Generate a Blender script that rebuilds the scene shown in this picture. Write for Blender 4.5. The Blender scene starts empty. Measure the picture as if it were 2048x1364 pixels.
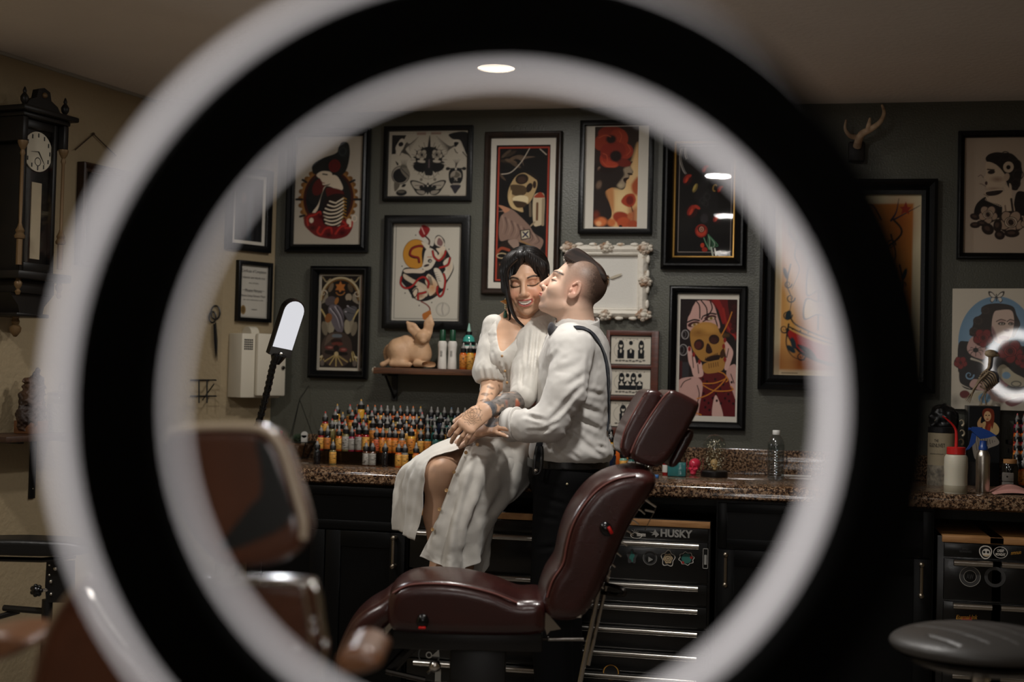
import bpy, bmesh, math, random
import numpy as np
from mathutils import Vector, Matrix
random.seed(7)
RNG = np.random.default_rng(11)
PI = math.pi
SC = bpy.context.scene
COL = SC.collection

# ------------------------------------------------------------------ camera
F = 2700.0
CAM = np.array([1.11, -5.22, 1.25])
_yaw, _pit, _rol = math.radians(12), math.radians(1.59), math.radians(1.43)
_f0 = np.array([-math.sin(_yaw), math.cos(_yaw), 0]); _r0 = np.array([math.cos(_yaw), math.sin(_yaw), 0]); _u0 = np.array([0, 0, 1.])
FW = _f0*math.cos(_pit)+_u0*math.sin(_pit); _u1 = _u0*math.cos(_pit)-_f0*math.sin(_pit)
RT = _r0*math.cos(_rol)+_u1*math.sin(_rol); UP = _u1*math.cos(_rol)-_r0*math.sin(_rol)
cam_d = bpy.data.cameras.new('camera'); cam = bpy.data.objects.new('camera', cam_d); COL.objects.link(cam)
cam_d.sensor_width = 36.0; cam_d.lens = 36.0*F/2048.0; cam_d.clip_start = 0.05; cam_d.clip_end = 60
M = Matrix.Identity(4)
for i in range(3):
    M[i][0], M[i][1], M[i][2], M[i][3] = RT[i], UP[i], -FW[i], CAM[i]
cam.matrix_world = M
cam_d.dof.use_dof = True
cam_d.dof.focus_distance = 4.45
cam_d.dof.aperture_fstop = cam_d.lens/26.5
SC.camera = cam

# ------------------------------------------------------------------ world, exposure
w = bpy.data.worlds.new('world'); SC.world = w; w.use_nodes = True
w.node_tree.nodes['Background'].inputs[0].default_value = (0.5, 0.52, 0.55, 1)
w.node_tree.nodes['Background'].inputs[1].default_value = 0.012
SC.view_settings.view_transform = 'Standard'; SC.view_settings.look = 'None'
SC.view_settings.gamma = 1.0; SC.view_settings.use_curve_mapping = False
SC.view_settings.exposure = -0.15
CEIL = 2.32
# recessed ceiling lights, fourth and last added as unseen fill: x, y, watts (their housings are built with the ceiling)
CANS = [(0.09, -0.79, 9.0), (-1.10, -2.60, 17.0), (0.70, -1.63, 17.0), (-0.40, -4.6, 4.0), (0.65, -3.28, 5.0), (0.5, -5.7, 2.0), (1.9, -4.6, 3.0)]
CAN_COL = (1.0, 0.965, 0.92)

# ------------------------------------------------------------------ geometry helpers
def P(px, py, d):
    return CAM+(px-1024)/F*d*RT-(py-682)/F*d*UP+d*FW
def ray(px, py): return P(px, py, 1.)-CAM
def onY(px, py, y=0.):
    r = ray(px, py); return CAM+r*((y-CAM[1])/r[1])
def onX(px, py, x=0.):
    r = ray(px, py); return CAM+r*((x-CAM[0])/r[0])
def onZ(px, py, z):
    r = ray(px, py); return CAM+r*((z-CAM[2])/r[2])
def onPl(px, py, p0, n):
    r = ray(px, py); return CAM+r*(np.dot(np.asarray(p0)-CAM, n)/np.dot(r, n))
def lin(c):
    if isinstance(c, str):
        c = tuple(int(c[i:i+2], 16) for i in (0, 2, 4))
    c = np.asarray(c, float)/255.
    return np.where(c <= .04045, c/12.92, ((c+.055)/1.055)**2.4)

# ------------------------------------------------------------------ materials
MATS = {}
def mat(name, col=(128, 128, 128), rough=.5, metal=0., spec=.5, coat=0., bump=None, vary=None, emit=None, attr=None, sss=0., sheen=0., coat_rough=.1):
    """bump=(scale,strength[,detail]); vary=(colour2, scale[, lo, hi]); emit=(colour,strength); attr=colour attribute name"""
    if name in MATS: return MATS[name]
    m = bpy.data.materials.new(name); m.use_nodes = True; MATS[name] = m
    nt = m.node_tree; b = nt.nodes['Principled BSDF']
    L = nt.links.new
    b.inputs['Base Color'].default_value = (*lin(col), 1)
    b.inputs['Roughness'].default_value = rough; b.inputs['Metallic'].default_value = metal
    b.inputs['Specular IOR Level'].default_value = spec
    b.inputs['Coat Weight'].default_value = coat; b.inputs['Coat Roughness'].default_value = coat_rough
    if sss:
        b.inputs['Subsurface Weight'].default_value = sss; b.inputs['Subsurface Radius'].default_value = (.012, .005, .003)
        b.inputs['Subsurface Scale'].default_value = .6
    if sheen: b.inputs['Sheen Weight'].default_value = sheen
    tc = nt.nodes.new('ShaderNodeTexCoord')
    if attr:
        a = nt.nodes.new('ShaderNodeAttribute'); a.attribute_name = attr; L(a.outputs['Color'], b.inputs['Base Color'])
    if vary:
        n = nt.nodes.new('ShaderNodeTexNoise'); n.inputs['Scale'].default_value = vary[1]; n.inputs['Detail'].default_value = 6
        r = nt.nodes.new('ShaderNodeValToRGB')
        r.color_ramp.elements[0].position = vary[2] if len(vary) > 2 else .35
        r.color_ramp.elements[1].position = vary[3] if len(vary) > 3 else .65
        r.color_ramp.elements[0].color = (*lin(col), 1); r.color_ramp.elements[1].color = (*lin(vary[0]), 1)
        L(tc.outputs['Object'], n.inputs['Vector']); L(n.outputs['Fac'], r.inputs['Fac']); L(r.outputs['Color'], b.inputs['Base Color'])
    if bump:
        n = nt.nodes.new('ShaderNodeTexNoise'); n.inputs['Scale'].default_value = bump[0]; n.inputs['Detail'].default_value = bump[2] if len(bump) > 2 else 4
        bp = nt.nodes.new('ShaderNodeBump'); bp.inputs['Strength'].default_value = bump[1]; bp.inputs['Distance'].default_value = .01
        L(tc.outputs['Object'], n.inputs['Vector']); L(n.outputs['Fac'], bp.inputs['Height']); L(bp.outputs['Normal'], b.inputs['Normal'])
    if emit:
        b.inputs['Emission Color'].default_value = (*lin(emit[0]), 1); b.inputs['Emission Strength'].default_value = emit[1]
    return m

def wood(name, c1, c2, scale=6., rough=.45, stretch=(1, 12, 12), coat=0.):
    if name in MATS: return MATS[name]
    m = mat(name, c1, rough, coat=coat); nt = m.node_tree; b = nt.nodes['Principled BSDF']; L = nt.links.new
    tc = nt.nodes.new('ShaderNodeTexCoord'); mp = nt.nodes.new('ShaderNodeMapping'); mp.inputs['Scale'].default_value = stretch
    n = nt.nodes.new('ShaderNodeTexNoise'); n.inputs['Scale'].default_value = scale; n.inputs['Detail'].default_value = 8; n.inputs['Distortion'].default_value = .6
    r = nt.nodes.new('ShaderNodeValToRGB'); r.color_ramp.elements[0].position = .35; r.color_ramp.elements[1].position = .68
    r.color_ramp.elements[0].color = (*lin(c1), 1); r.color_ramp.elements[1].color = (*lin(c2), 1)
    bp = nt.nodes.new('ShaderNodeBump'); bp.inputs['Strength'].default_value = .15; bp.inputs['Distance'].default_value = .004
    L(tc.outputs['Object'], mp.inputs['Vector']); L(mp.outputs['Vector'], n.inputs['Vector']); L(n.outputs['Fac'], r.inputs['Fac'])
    L(r.outputs['Color'], b.inputs['Base Color']); L(n.outputs['Fac'], bp.inputs['Height']); L(bp.outputs['Normal'], b.inputs['Normal'])
    return m

def glass(name, tint=(255, 255, 255), rough=.02, refl=1.0, ior=1.45, base=0.):
    """thin clear pane: see-through with Fresnel reflection"""
    if name in MATS: return MATS[name]
    m = bpy.data.materials.new(name); m.use_nodes = True; MATS[name] = m
    nt = m.node_tree; nt.nodes.remove(nt.nodes['Principled BSDF']); L = nt.links.new
    t = nt.nodes.new('ShaderNodeBsdfTransparent'); t.inputs['Color'].default_value = (*lin(tint), 1)
    g = nt.nodes.new('ShaderNodeBsdfGlossy'); g.inputs['Roughness'].default_value = rough; g.inputs['Color'].default_value = (refl, refl, refl, 1)
    ge = nt.nodes.new('ShaderNodeNewGeometry'); dt = nt.nodes.new('ShaderNodeVectorMath'); dt.operation = 'DOT_PRODUCT'
    L(ge.outputs['Normal'], dt.inputs[0]); L(ge.outputs['Incoming'], dt.inputs[1])
    def mth(op, a, b=None):
        n_ = nt.nodes.new('ShaderNodeMath'); n_.operation = op
        for i_, v_ in enumerate((a, b)):
            if v_ is None: continue
            if isinstance(v_, (int, float)): n_.inputs[i_].default_value = v_
            else: L(v_, n_.inputs[i_])
        return n_.outputs[0]
    F0 = ((ior-1)/(ior+1))**2+base
    fres = mth('ADD', mth('MULTIPLY', mth('POWER', mth('SUBTRACT', 1.0, mth('ABSOLUTE', dt.outputs['Value'])), 5.0), 1-F0), F0)
    mx = nt.nodes.new('ShaderNodeMixShader')
    L(fres, mx.inputs['Fac']); L(t.outputs[0], mx.inputs[1]); L(g.outputs[0], mx.inputs[2])
    L(mx.outputs[0], nt.nodes['Material Output'].inputs['Surface'])
    return m

def emitter(name, col, strength):
    if name in MATS: return MATS[name]
    m = bpy.data.materials.new(name); m.use_nodes = True; MATS[name] = m
    nt = m.node_tree; nt.nodes.remove(nt.nodes['Principled BSDF'])
    e = nt.nodes.new('ShaderNodeEmission'); e.inputs['Color'].default_value = (*lin(col), 1); e.inputs['Strength'].default_value = strength
    nt.links.new(e.outputs[0], nt.nodes['Material Output'].inputs['Surface'])
    return m

# ------------------------------------------------------------------ object helpers
def tag(o, label=None, cat=None, group=None, kind=None):
    if label: o['label'] = label
    if cat: o['category'] = cat
    if group: o['group'] = group
    if kind: o['kind'] = kind
    return o
def thing(name, label, cat, loc=(0, 0, 0), rz=0., group=None):
    o = bpy.data.objects.new(name, None); COL.objects.link(o); o.empty_display_size = .05
    o.location = [float(v) for v in loc]; o.rotation_euler = (0, 0, rz)
    return tag(o, label, cat, group)
def rootinv(root):
    return (Matrix.Translation(root.location) @ root.rotation_euler.to_matrix().to_4x4()).inverted()
def put(name, me, m, parent=None, world=True):
    """link one mesh object; world=True: vertices are world coordinates"""
    o = bpy.data.objects.new(name, me); COL.objects.link(o)
    if m is not None and len(me.materials) == 0: me.materials.append(m)
    if parent is not None:
        o.parent = parent
        if world: o.matrix_parent_inverse = rootinv(parent) if parent.type == 'EMPTY' else Matrix.Identity(4)
    return o
def mesh(name, V, Fc, smooth=True, cols=None):
    me = bpy.data.meshes.new(name)
    V = np.asarray(V, np.float32)
    if isinstance(Fc, np.ndarray):
        nf, k = Fc.shape
        me.vertices.add(len(V)); me.vertices.foreach_set('co', V.ravel())
        me.loops.add(nf*k); me.loops.foreach_set('vertex_index', Fc.astype(np.int32).ravel())
        me.polygons.add(nf); me.polygons.foreach_set('loop_start', np.arange(0, nf*k, k, dtype=np.int32))
        me.update(calc_edges=True); me.validate()
    else:
        me.from_pydata([tuple(map(float, v)) for v in V], [], Fc); me.update()
    if smooth: me.polygons.foreach_set('use_smooth', np.ones(len(me.polygons), bool))
    if cols is not None:
        a = me.color_attributes.new('col', 'FLOAT_COLOR', 'POINT')
        c4 = np.ones((len(V), 4), np.float32); c4[:, :3] = cols
        a.data.foreach_set('color', c4.ravel())
    return me

class MB:
    """collects shapes into ONE mesh"""
    def __init__(s): s.v = []; s.f = []
    def add(s, v, f):
        o = len(s.v); s.v += [tuple(map(float, q)) for q in v]; s.f += [[i+o for i in q] for q in f]; return s
    def box(s, lo, hi, M=None, bev=0.):
        bm = bmesh.new(); bmesh.ops.create_cube(bm, size=1)
        lo = np.asarray(lo, float); hi = np.asarray(hi, float)
        for v in bm.verts: v.co = Vector(((v.co[i]+.5)*(hi[i]-lo[i])+lo[i]) for i in range(3))
        if bev: bmesh.ops.bevel(bm, geom=bm.edges[:], offset=bev, segments=2, affect='EDGES', profile=.5)
        if M is not None: bm.transform(M)
        bm.verts.index_update(); s.add([v.co for v in bm.verts], [[v.index for v in f.verts] for f in bm.faces]); bm.free(); return s
    def tube(s, pts, rad, n=10, cap=True, flat=1.0, up=None):
        pts = [np.asarray(p, float) for p in pts]; k = len(pts)
        rad = [rad]*k if np.isscalar(rad) else list(rad)
        T = []
        for i in range(k):
            t = pts[min(i+1, k-1)]-pts[max(i-1, 0)]; T.append(t/(np.linalg.norm(t)+1e-12))
        u = np.cross(T[0], up if up is not None else (0, 0, 1.) if abs(T[0][2]) < .9 else (1., 0, 0)); u /= np.linalg.norm(u)
        V = []; Fc = []
        for i in range(k):
            u = u-T[i]*np.dot(u, T[i]); u /= np.linalg.norm(u); b = np.cross(T[i], u)
            for j in range(n):
                a = 2*PI*j/n; V.append(pts[i]+rad[i]*(math.cos(a)*u+flat*math.sin(a)*b))
        for i in range(k-1):
            for j in range(n):
                Fc.append([i*n+j, i*n+(j+1) % n, (i+1)*n+(j+1) % n, (i+1)*n+j])
        if cap: Fc.append(list(range(n))[::-1]); Fc.append([(k-1)*n+j for j in range(n)])
        return s.add(V, Fc)
    def lathe(s, prof, n=20, o=(0, 0, 0), M=None, cap=True):
        """prof: (r,z) pairs"""
        V = []; Fc = []; k = len(prof)
        for r, z in prof:
            for j in range(n):
                a = 2*PI*j/n; V.append((r*math.cos(a), r*math.sin(a), z))
        for i in range(k-1):
            for j in range(n): Fc.append([i*n+j, i*n+(j+1) % n, (i+1)*n+(j+1) % n, (i+1)*n+j])
        if cap and prof[0][0] > 1e-5: Fc.append(list(range(n))[::-1])
        if cap and prof[-1][0] > 1e-5: Fc.append([(k-1)*n+j for j in range(n)])
        V = np.asarray(V)
        if M is not None: V = np.array([M @ Vector(v) for v in V])
        return s.add(V+np.asarray(o), Fc)
    def prism(s, poly, a, b, M=None):
        """poly (x,z) extruded along y from a to b"""
        n = len(poly); V = [(x, a, z) for x, z in poly]+[(x, b, z) for x, z in poly]
        Fc = [list(range(n)), list(range(n, 2*n))[::-1]]+[[i, i+n, (i+1) % n+n, (i+1) % n] for i in range(n)]
        if M is not None: V = [M @ Vector(v) for v in V]
        return s.add(V, Fc)
    def sphere(s, c, r, n=12, m=8, M=None):
        r = np.array([r]*3 if np.isscalar(r) else r, float)
        prof = [(math.sin(PI*i/m), -math.cos(PI*i/m)) for i in range(m+1)]
        V = []; Fc = []
        for i, (a, z) in enumerate(prof):
            for j in range(n):
                t = 2*PI*j/n; q = np.array((a*math.cos(t), a*math.sin(t), z))*r
                if M is not None: q = np.array(M.to_3x3() @ Vector(q))
                V.append(q+np.asarray(c))
        for i in range(m):
            for j in range(n): Fc.append([i*n+j, i*n+(j+1) % n, (i+1)*n+(j+1) % n, (i+1)*n+j])
        return s.add(V, Fc)
    def me(s, name, smooth=True):
        me = bpy.data.meshes.new(name); me.from_pydata(s.v, [], s.f); me.update()
        bm = bmesh.new(); bm.from_mesh(me); bmesh.ops.remove_doubles(bm, verts=bm.verts[:], dist=1e-6)
        bmesh.ops.recalc_face_normals(bm, faces=bm.faces[:])
        bm.to_mesh(me); bm.free()
        if smooth:
            me.polygons.foreach_set('use_smooth', np.ones(len(me.polygons), bool))
            me.set_sharp_from_angle(angle=math.radians(40))
        return me
    def build(s, name, m, parent=None, smooth=True, world=True):
        return put(name, s.me(name, smooth), m, parent, world)

def sub(me_obj, parent):  # parent a world-space mesh under a world-space mesh part
    me_obj.parent = parent; me_obj.matrix_parent_inverse = Matrix.Identity(4); return me_obj

def catmull(pts, n=8, closed=False):
    pts = np.asarray(pts, float); k = len(pts); out = []
    rng = range(k) if closed else range(k-1)
    for i in rng:
        g = (lambda j: pts[j % k]) if closed else (lambda j: pts[min(max(j, 0), k-1)])
        p0, p1, p2, p3 = g(i-1), g(i), g(i+1), g(i+2)
        for t in np.arange(n)/n:
            out.append(.5*((2*p1)+(-p0+p2)*t+(2*p0-5*p1+4*p2-p3)*t*t+(-p0+3*p1-3*p2+p3)*t**3))
    if not closed: out.append(pts[-1])
    return np.array(out)

_TXT = {}
def text_mesh(s, size=1., bold=0., align='CENTER'):
    c = bpy.data.curves.new('t', 'FONT'); c.body = s; c.size = size; c.align_x = align; c.align_y = 'CENTER'; c.offset = bold; c.resolution_u = 3
    o = bpy.data.objects.new('t', c); COL.objects.link(o)
    dg = bpy.context.evaluated_depsgraph_get(); me = bpy.data.meshes.new_from_object(o.evaluated_get(dg))
    V = np.array([v.co[:] for v in me.vertices]); Fc = [list(p.vertices) for p in me.polygons]
    bpy.data.objects.remove(o); bpy.data.curves.remove(c); bpy.data.meshes.remove(me)
    return V, Fc
def lettering(name, s, m, parent, o, ux, uz, width=None, height=None, bold=0.):
    """flat printed letters centred at o, along ux, up uz"""
    V, Fc = text_mesh(s, 1., bold)
    c = (V.max(0)+V.min(0))/2; V = V-c; e = V.max(0)-V.min(0)
    sx = width/e[0] if width else None; sy = height/e[1] if height else None
    sx = sx or sy; sy = sy or sx
    ux = np.asarray(ux, float); uz = np.asarray(uz, float)
    W = np.asarray(o)+V[:, :1]*sx*ux+V[:, 1:2]*sy*uz
    return put(name, mesh(name, W, Fc, smooth=False), m, parent)
# ------------------------------------------------------------------ implicit surfaces (bodies, cloth, upholstery)
def _hash(ix, iy, iz, s):
    h = (ix*374761393+iy*668265263+iz*2147483647+s*974634777) & 0x7fffffff
    h = ((h ^ (h >> 13))*1274126177) & 0x7fffffff
    return ((h ^ (h >> 16)) & 0xffff)/65535.0
def noise3(p, sc, seed=0):
    q = p*sc; i = np.floor(q).astype(np.int64); f = q-i; f = f*f*(3-2*f); r = 0
    for dx in (0, 1):
        for dy in (0, 1):
            for dz in (0, 1):
                wt = (f[:, 0] if dx else 1-f[:, 0])*(f[:, 1] if dy else 1-f[:, 1])*(f[:, 2] if dz else 1-f[:, 2])
                r = r+wt*_hash(i[:, 0]+dx, i[:, 1]+dy, i[:, 2]+dz, seed)
    return r*2-1
def smin(a, b, k):
    if k <= 0: return np.minimum(a, b)
    h = np.clip(.5+.5*(b-a)/k, 0, 1); return b+(a-b)*h-k*h*(1-h)
def smax(a, b, k): return -smin(-a, -b, k)
def _n(q): return np.sqrt(np.einsum('ij,ij->i', q, q))
def sd_sphere(p, c, r): return np.linalg.norm(p-np.asarray(c), axis=1)-r
def sd_ell(p, c, r, M=None):
    q = p-np.asarray(c)
    if M is not None: q = q @ np.asarray(M)      # columns = local axes in world
    r = np.asarray(r, float)
    k0 = _n(q/r); k1 = _n(q/(r*r))
    return k0*(k0-1)/np.maximum(k1, 1e-9)
def sd_cone(p, a, b, ra, rb):
    """round cone-ish capsule with linearly blended radius"""
    a = np.asarray(a, float); b = np.asarray(b, float); ba = b-a
    t = np.clip((p-a) @ ba/np.dot(ba, ba), 0, 1)
    return _n(p-a-t[:, None]*ba)-(ra+(rb-ra)*t)
def sd_fcone(p, a, b, ra, rb, ax, sq):
    """capsule squashed along unit axis ax by factor sq (<1 = thinner)"""
    a = np.asarray(a, float); b = np.asarray(b, float); ba = b-a; ax = np.asarray(ax, float)
    t = np.clip((p-a) @ ba/np.dot(ba, ba), 0, 1)
    q = p-a-t[:, None]*ba; c = q @ ax
    q = q+np.outer(c*(1/sq-1), ax)
    return (_n(q)-(ra+(rb-ra)*t))*sq**.5
def sd_poly2(q, poly):
    """signed distance to polygon in 2D, q (N,2)"""
    poly = np.asarray(poly, float); n = len(poly)
    d = np.full(len(q), 1e9); s = np.ones(len(q))
    for i in range(n):
        a = poly[i]; b = poly[i-1]; e = b-a; w_ = q-a
        t = np.clip((w_ @ e)/np.dot(e, e), 0, 1); d = np.minimum(d, np.einsum('ij,ij->i', w_-t[:, None]*e, w_-t[:, None]*e))
        c1 = q[:, 1] >= a[1]; c2 = q[:, 1] < b[1]; c3 = e[0]*w_[:, 1] > e[1]*w_[:, 0]
        flip = (c1 & c2 & c3) | (~c1 & ~c2 & ~c3); s = np.where(flip, -s, s)
    return s*np.sqrt(d)

def surf(sdf, lo, hi, h):
    """sparse surface nets -> verts, quads"""
    lo = np.asarray(lo, float); hi = np.asarray(hi, float); B = 8
    nb = np.ceil((hi-lo)/(h*B)).astype(int)
    gi = np.stack(np.meshgrid(*[np.arange(n) for n in nb], indexing='ij'), -1).reshape(-1, 3)
    cen = lo+(gi+.5)*h*B
    d = sdf(cen); keep = np.abs(d) < h*B*.87*1.7+.004
    gi = gi[keep]
    gi = gi[np.lexsort((gi[:, 2] // 3, gi[:, 1] // 3, gi[:, 0] // 3))]
    CH = 20*(B+1)**3
    def ev(p): 
        o = np.empty(len(p))
        for s in range(0, len(p), CH): o[s:s+CH] = sdf(p[s:s+CH])
        return o
    r = np.arange(B+1); loc = np.stack(np.meshgrid(r, r, r, indexing='ij'), -1).reshape(-1, 3)
    pts = (gi[:, None, :]*B+loc[None]).reshape(-1, 3)
    val = np.empty(len(pts), np.float32)
    for s in range(0, len(pts), CH):
        val[s:s+CH] = sdf(lo+pts[s:s+CH]*h)
    val = val.reshape(-1, B+1, B+1, B+1)
    neg = val < 0
    c8 = [neg[:, dx:B+dx, dy:B+dy, dz:B+dz] for dx in (0, 1) for dy in (0, 1) for dz in (0, 1)]
    cnt = sum(c.astype(np.int8) for c in c8); act = (cnt > 0) & (cnt < 8)
    bi, x, y, z = np.nonzero(act)
    acc = np.zeros((len(bi), 3)); num = np.zeros(len(bi))
    offs = [(dx, dy, dz) for dx in (0, 1) for dy in (0, 1) for dz in (0, 1)]
    for a in offs:
        for ax in range(3):
            if a[ax] == 0:
                b = list(a); b[ax] = 1
                va = val[bi, x+a[0], y+a[1], z+a[2]]; vb = val[bi, x+b[0], y+b[1], z+b[2]]
                m = (va < 0) != (vb < 0); t = np.where(m, va/np.where(m, va-vb, 1), 0)
                p = np.tile(np.array(a, float), (len(bi), 1)); p[:, ax] = t
                acc += p*m[:, None]; num += m
    cell = gi[bi]*B+np.stack([x, y, z], 1)
    V = lo+(cell+acc/num[:, None])*h
    N = nb*B+2
    key = (cell[:, 0]*N[1]+cell[:, 1])*N[2]+cell[:, 2]
    order = np.argsort(key); sk = key[order]
    def look(c):
        k = (c[:, 0]*N[1]+c[:, 1])*N[2]+c[:, 2]; i = np.clip(np.searchsorted(sk, k), 0, len(sk)-1)
        return np.where(sk[i] == k, order[i], -1)
    quads = []
    for ax in range(3):
        v0 = val[bi, x, y, z]; o = [0, 0, 0]; o[ax] = 1
        v1 = val[bi, x+o[0], y+o[1], z+o[2]]
        m = (v0 < 0) != (v1 < 0)
        c = cell[m]; b1 = np.zeros(3, int); b1[(ax+1) % 3] = 1; b2 = np.zeros(3, int); b2[(ax+2) % 3] = 1
        q = np.stack([look(c), look(c-b1), look(c-b1-b2), look(c-b2)], 1)
        fl = v0[m] >= 0; q[fl] = q[fl][:, ::-1]
        quads.append(q[(q >= 0).all(1)])
    Q = np.concatenate(quads)
    # one projection step for smoothness
    e = h*.3; v0_ = ev(V); g = np.stack([ev(V+np.eye(3)[k]*e)-v0_ for k in range(3)], 1)/e
    g2 = (g*g).sum(1); s = np.clip(v0_/np.maximum(g2, .25), -h*.5, h*.5); V = V-g*s[:, None]
    return V, Q
def relax(V, Q, it=2, lam=.5):
    for _ in range(it):
        acc = np.zeros_like(V); n = np.zeros(len(V))
        for a, b in ((0, 1), (1, 2), (2, 3), (3, 0)):
            np.add.at(acc, Q[:, a], V[Q[:, b]]); np.add.at(n, Q[:, a], 1)
        V = V+lam*(acc/np.maximum(n, 1)[:, None]-V)*(n > 0)[:, None]
    return V
def joinVQ(lst):
    Vs, Qs, o = [], [], 0
    for V, Q in lst: Vs.append(V); Qs.append(Q+o); o += len(V)
    return np.concatenate(Vs), np.concatenate(Qs)
class SDF:
    """list of smoothly joined primitives with bounding spheres for culling"""
    def __init__(s): s.prims = []
    def add(s, fn, c, r, k=.02, op='u'): s.prims.append((fn, np.asarray(c, float), r, k, op)); return s
    def cone(s, a, b, ra, rb, k=.02, op='u'):
        a = np.asarray(a, float); b = np.asarray(b, float)
        return s.add(lambda p: sd_cone(p, a, b, ra, rb), (a+b)/2, np.linalg.norm(b-a)/2+max(ra, rb), k, op)
    def fcone(s, a, b, ra, rb, ax, sq, k=.02, op='u'):
        a = np.asarray(a, float); b = np.asarray(b, float)
        return s.add(lambda p: sd_fcone(p, a, b, ra, rb, ax, sq), (a+b)/2, np.linalg.norm(b-a)/2+max(ra, rb), k, op)
    def ell(s, c, r, M=None, k=.02, op='u'):
        return s.add(lambda p: sd_ell(p, c, r, M), c, max(r), k, op)
    def __call__(s, p):
        d = np.full(len(p), 10.0)
        if not len(p): return d
        mn, mx = p.min(0), p.max(0); cc = (mn+mx)/2; R = np.linalg.norm(mx-mn)/2
        if not hasattr(s, 'C') or len(s.C) != len(s.prims):
            s.C = np.array([q[1] for q in s.prims]); s.R = np.array([q[2] for q in s.prims])
        dist = np.linalg.norm(s.C-cc, axis=1)
        un = np.array([q[4] == 'u' for q in s.prims])
        ub = (dist+R)[un].min() if un.any() else 10.
        for (fn, c, r, k, op), ds in zip(s.prims, dist):
            if op == 'u':
                if ds-R-r > ub+k: continue
                d = smin(d, fn(p), k)
            elif ds-R-r > (.03+k if op == 's' else 0): continue
            elif op == 's': d = smax(d, -fn(p), k)
            else:      # displacement: fn returns offset, inside bound
                m = np.linalg.norm(p-c, axis=1) < r
                if m.all(): d = d+fn(p)
                elif m.any(): d[m] = d[m]+fn(p[m])
        return d
# ================================================================== ROOM
def struct(name, mb, m, smooth=False):
    o = mb.build(name, m, smooth=smooth); o['kind'] = 'structure'; return o
def slab(mb, p, q, z0, z1, t):
    """vertical wall slab from p to q (xy), thickness t to the left of p->q"""
    p = np.asarray(p, float); q = np.asarray(q, float); d = q-p; n = np.array([-d[1], d[0]])/np.linalg.norm(d)*t
    V = [(*p, z0), (*q, z0), (*(q+n), z0), (*(p+n), z0), (*p, z1), (*q, z1), (*(q+n), z1), (*(p+n), z1)]
    return mb.add(V, [[0, 1, 5, 4], [1, 2, 6, 5], [2, 3, 7, 6], [3, 0, 4, 7], [4, 5, 6, 7], [3, 2, 1, 0]])
def wallmat(name, c1, c2, rough, bs, bst, spec=.5):
    m = mat(name, c1, rough, spec=spec, vary=(c2, 2.2, .3, .7), bump=(bs, bst, 3)); return m
m_dark = wallmat('charcoal_green_wall_paint', (80, 80, 70), (74, 74, 65), .40, 150, .16)
m_beige = wallmat('beige_wall_paint', (158, 142, 114), (150, 134, 106), .8, 60, .3, .2)
m_ceil = wallmat('off_white_ceiling_paint', (222, 213, 204), (214, 205, 196), .9, 50, .25, .1)
m_floor = mat('floor_tile', (118, 109, 99), .4, vary=((104, 96, 86), 3))
cA0, cA1, cB0, cB1 = (-2.60, -6.3), (-1.408, -.304), (-1.128, -.227), (-1.006, 0.)
struct('wall_back', slab(MB(), (-1.006, 0), (3.6, 0), 0, CEIL, .1), m_dark)
struct('wall_left', slab(MB(), cA0, cA1, 0, CEIL, .1), m_beige)
struct('wall_left_return', slab(MB(), cA1, cB0, 0, CEIL, .1), m_beige)
struct('wall_left_corner', slab(MB(), cB0, cB1, 0, CEIL, .1), m_beige)
struct('wall_right', slab(MB(), (3.6, 0), (3.6, -6.3), 0, CEIL, .1), m_beige)
struct('wall_rear', slab(MB(), (3.6, -6.3), (-2.6, -6.3), 0, CEIL, .1), m_beige)
struct('floor', MB().box((-2.8, -6.5, -.1), (3.8, .15, 0)), m_floor)
# ceiling with round openings is kept plain; the lights are surface discs with a trim ring
struct('ceiling', MB().box((-2.8, -6.5, CEIL), (3.8, .15, CEIL+.1)), m_ceil)
# thin crown line on the left wall
d = np.array(cA1)-np.array(cA0); nrm = np.array([d[1], -d[0]])/np.linalg.norm(d)
struct('trim_1', slab(MB(), np.array(cA0)+nrm*.004, np.array(cA1)+nrm*.004, CEIL-.012, CEIL-.001, -.008), mat('wall_trim_caulk', (150, 146, 136), .7))

m_trim = mat('white_light_trim', (225, 222, 215), .5)
m_lens = emitter('ceiling_light_lens', (255, 238, 214), 9.0)
CAN_WHERE = ['round ceiling light above the couple, glowing near the back wall', 'round ceiling light in front of the clock wall', 'round ceiling light above the tattoo chair',
             'added round fill light on the ceiling left of the ring lamp', 'round ceiling light over the grey stool', 'rearmost round ceiling light behind the camera', 'added round fill light on the ceiling right of the ring lamp']
for (x, y, wt), lb in zip(CANS, CAN_WHERE):
    t = thing('ceiling_light', lb, 'ceiling light', (x, y, CEIL-.012), group='round recessed ceiling lights')
    MB().lathe([(.064, -.010), (.078, -.008), (.084, -.001), (.084, .012), (.064, .012), (.064, -.010)], 32, (x, y, CEIL-.012), cap=False).build('trim_ring', m_trim, t)
    MB().lathe([(0, -.006), (.064, -.006), (.064, .006), (0, .006)], 32, (x, y, CEIL-.012)).build('lens', m_lens, t)
    ld = bpy.data.lights.new('ceiling_light_lamp', 'AREA'); ld.shape = 'DISK'; ld.size = .13; ld.energy = wt; ld.color = CAN_COL
    lo = bpy.data.objects.new('lamp', ld); COL.objects.link(lo); lo.location = (0, 0, -.014); lo.parent = t

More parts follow.
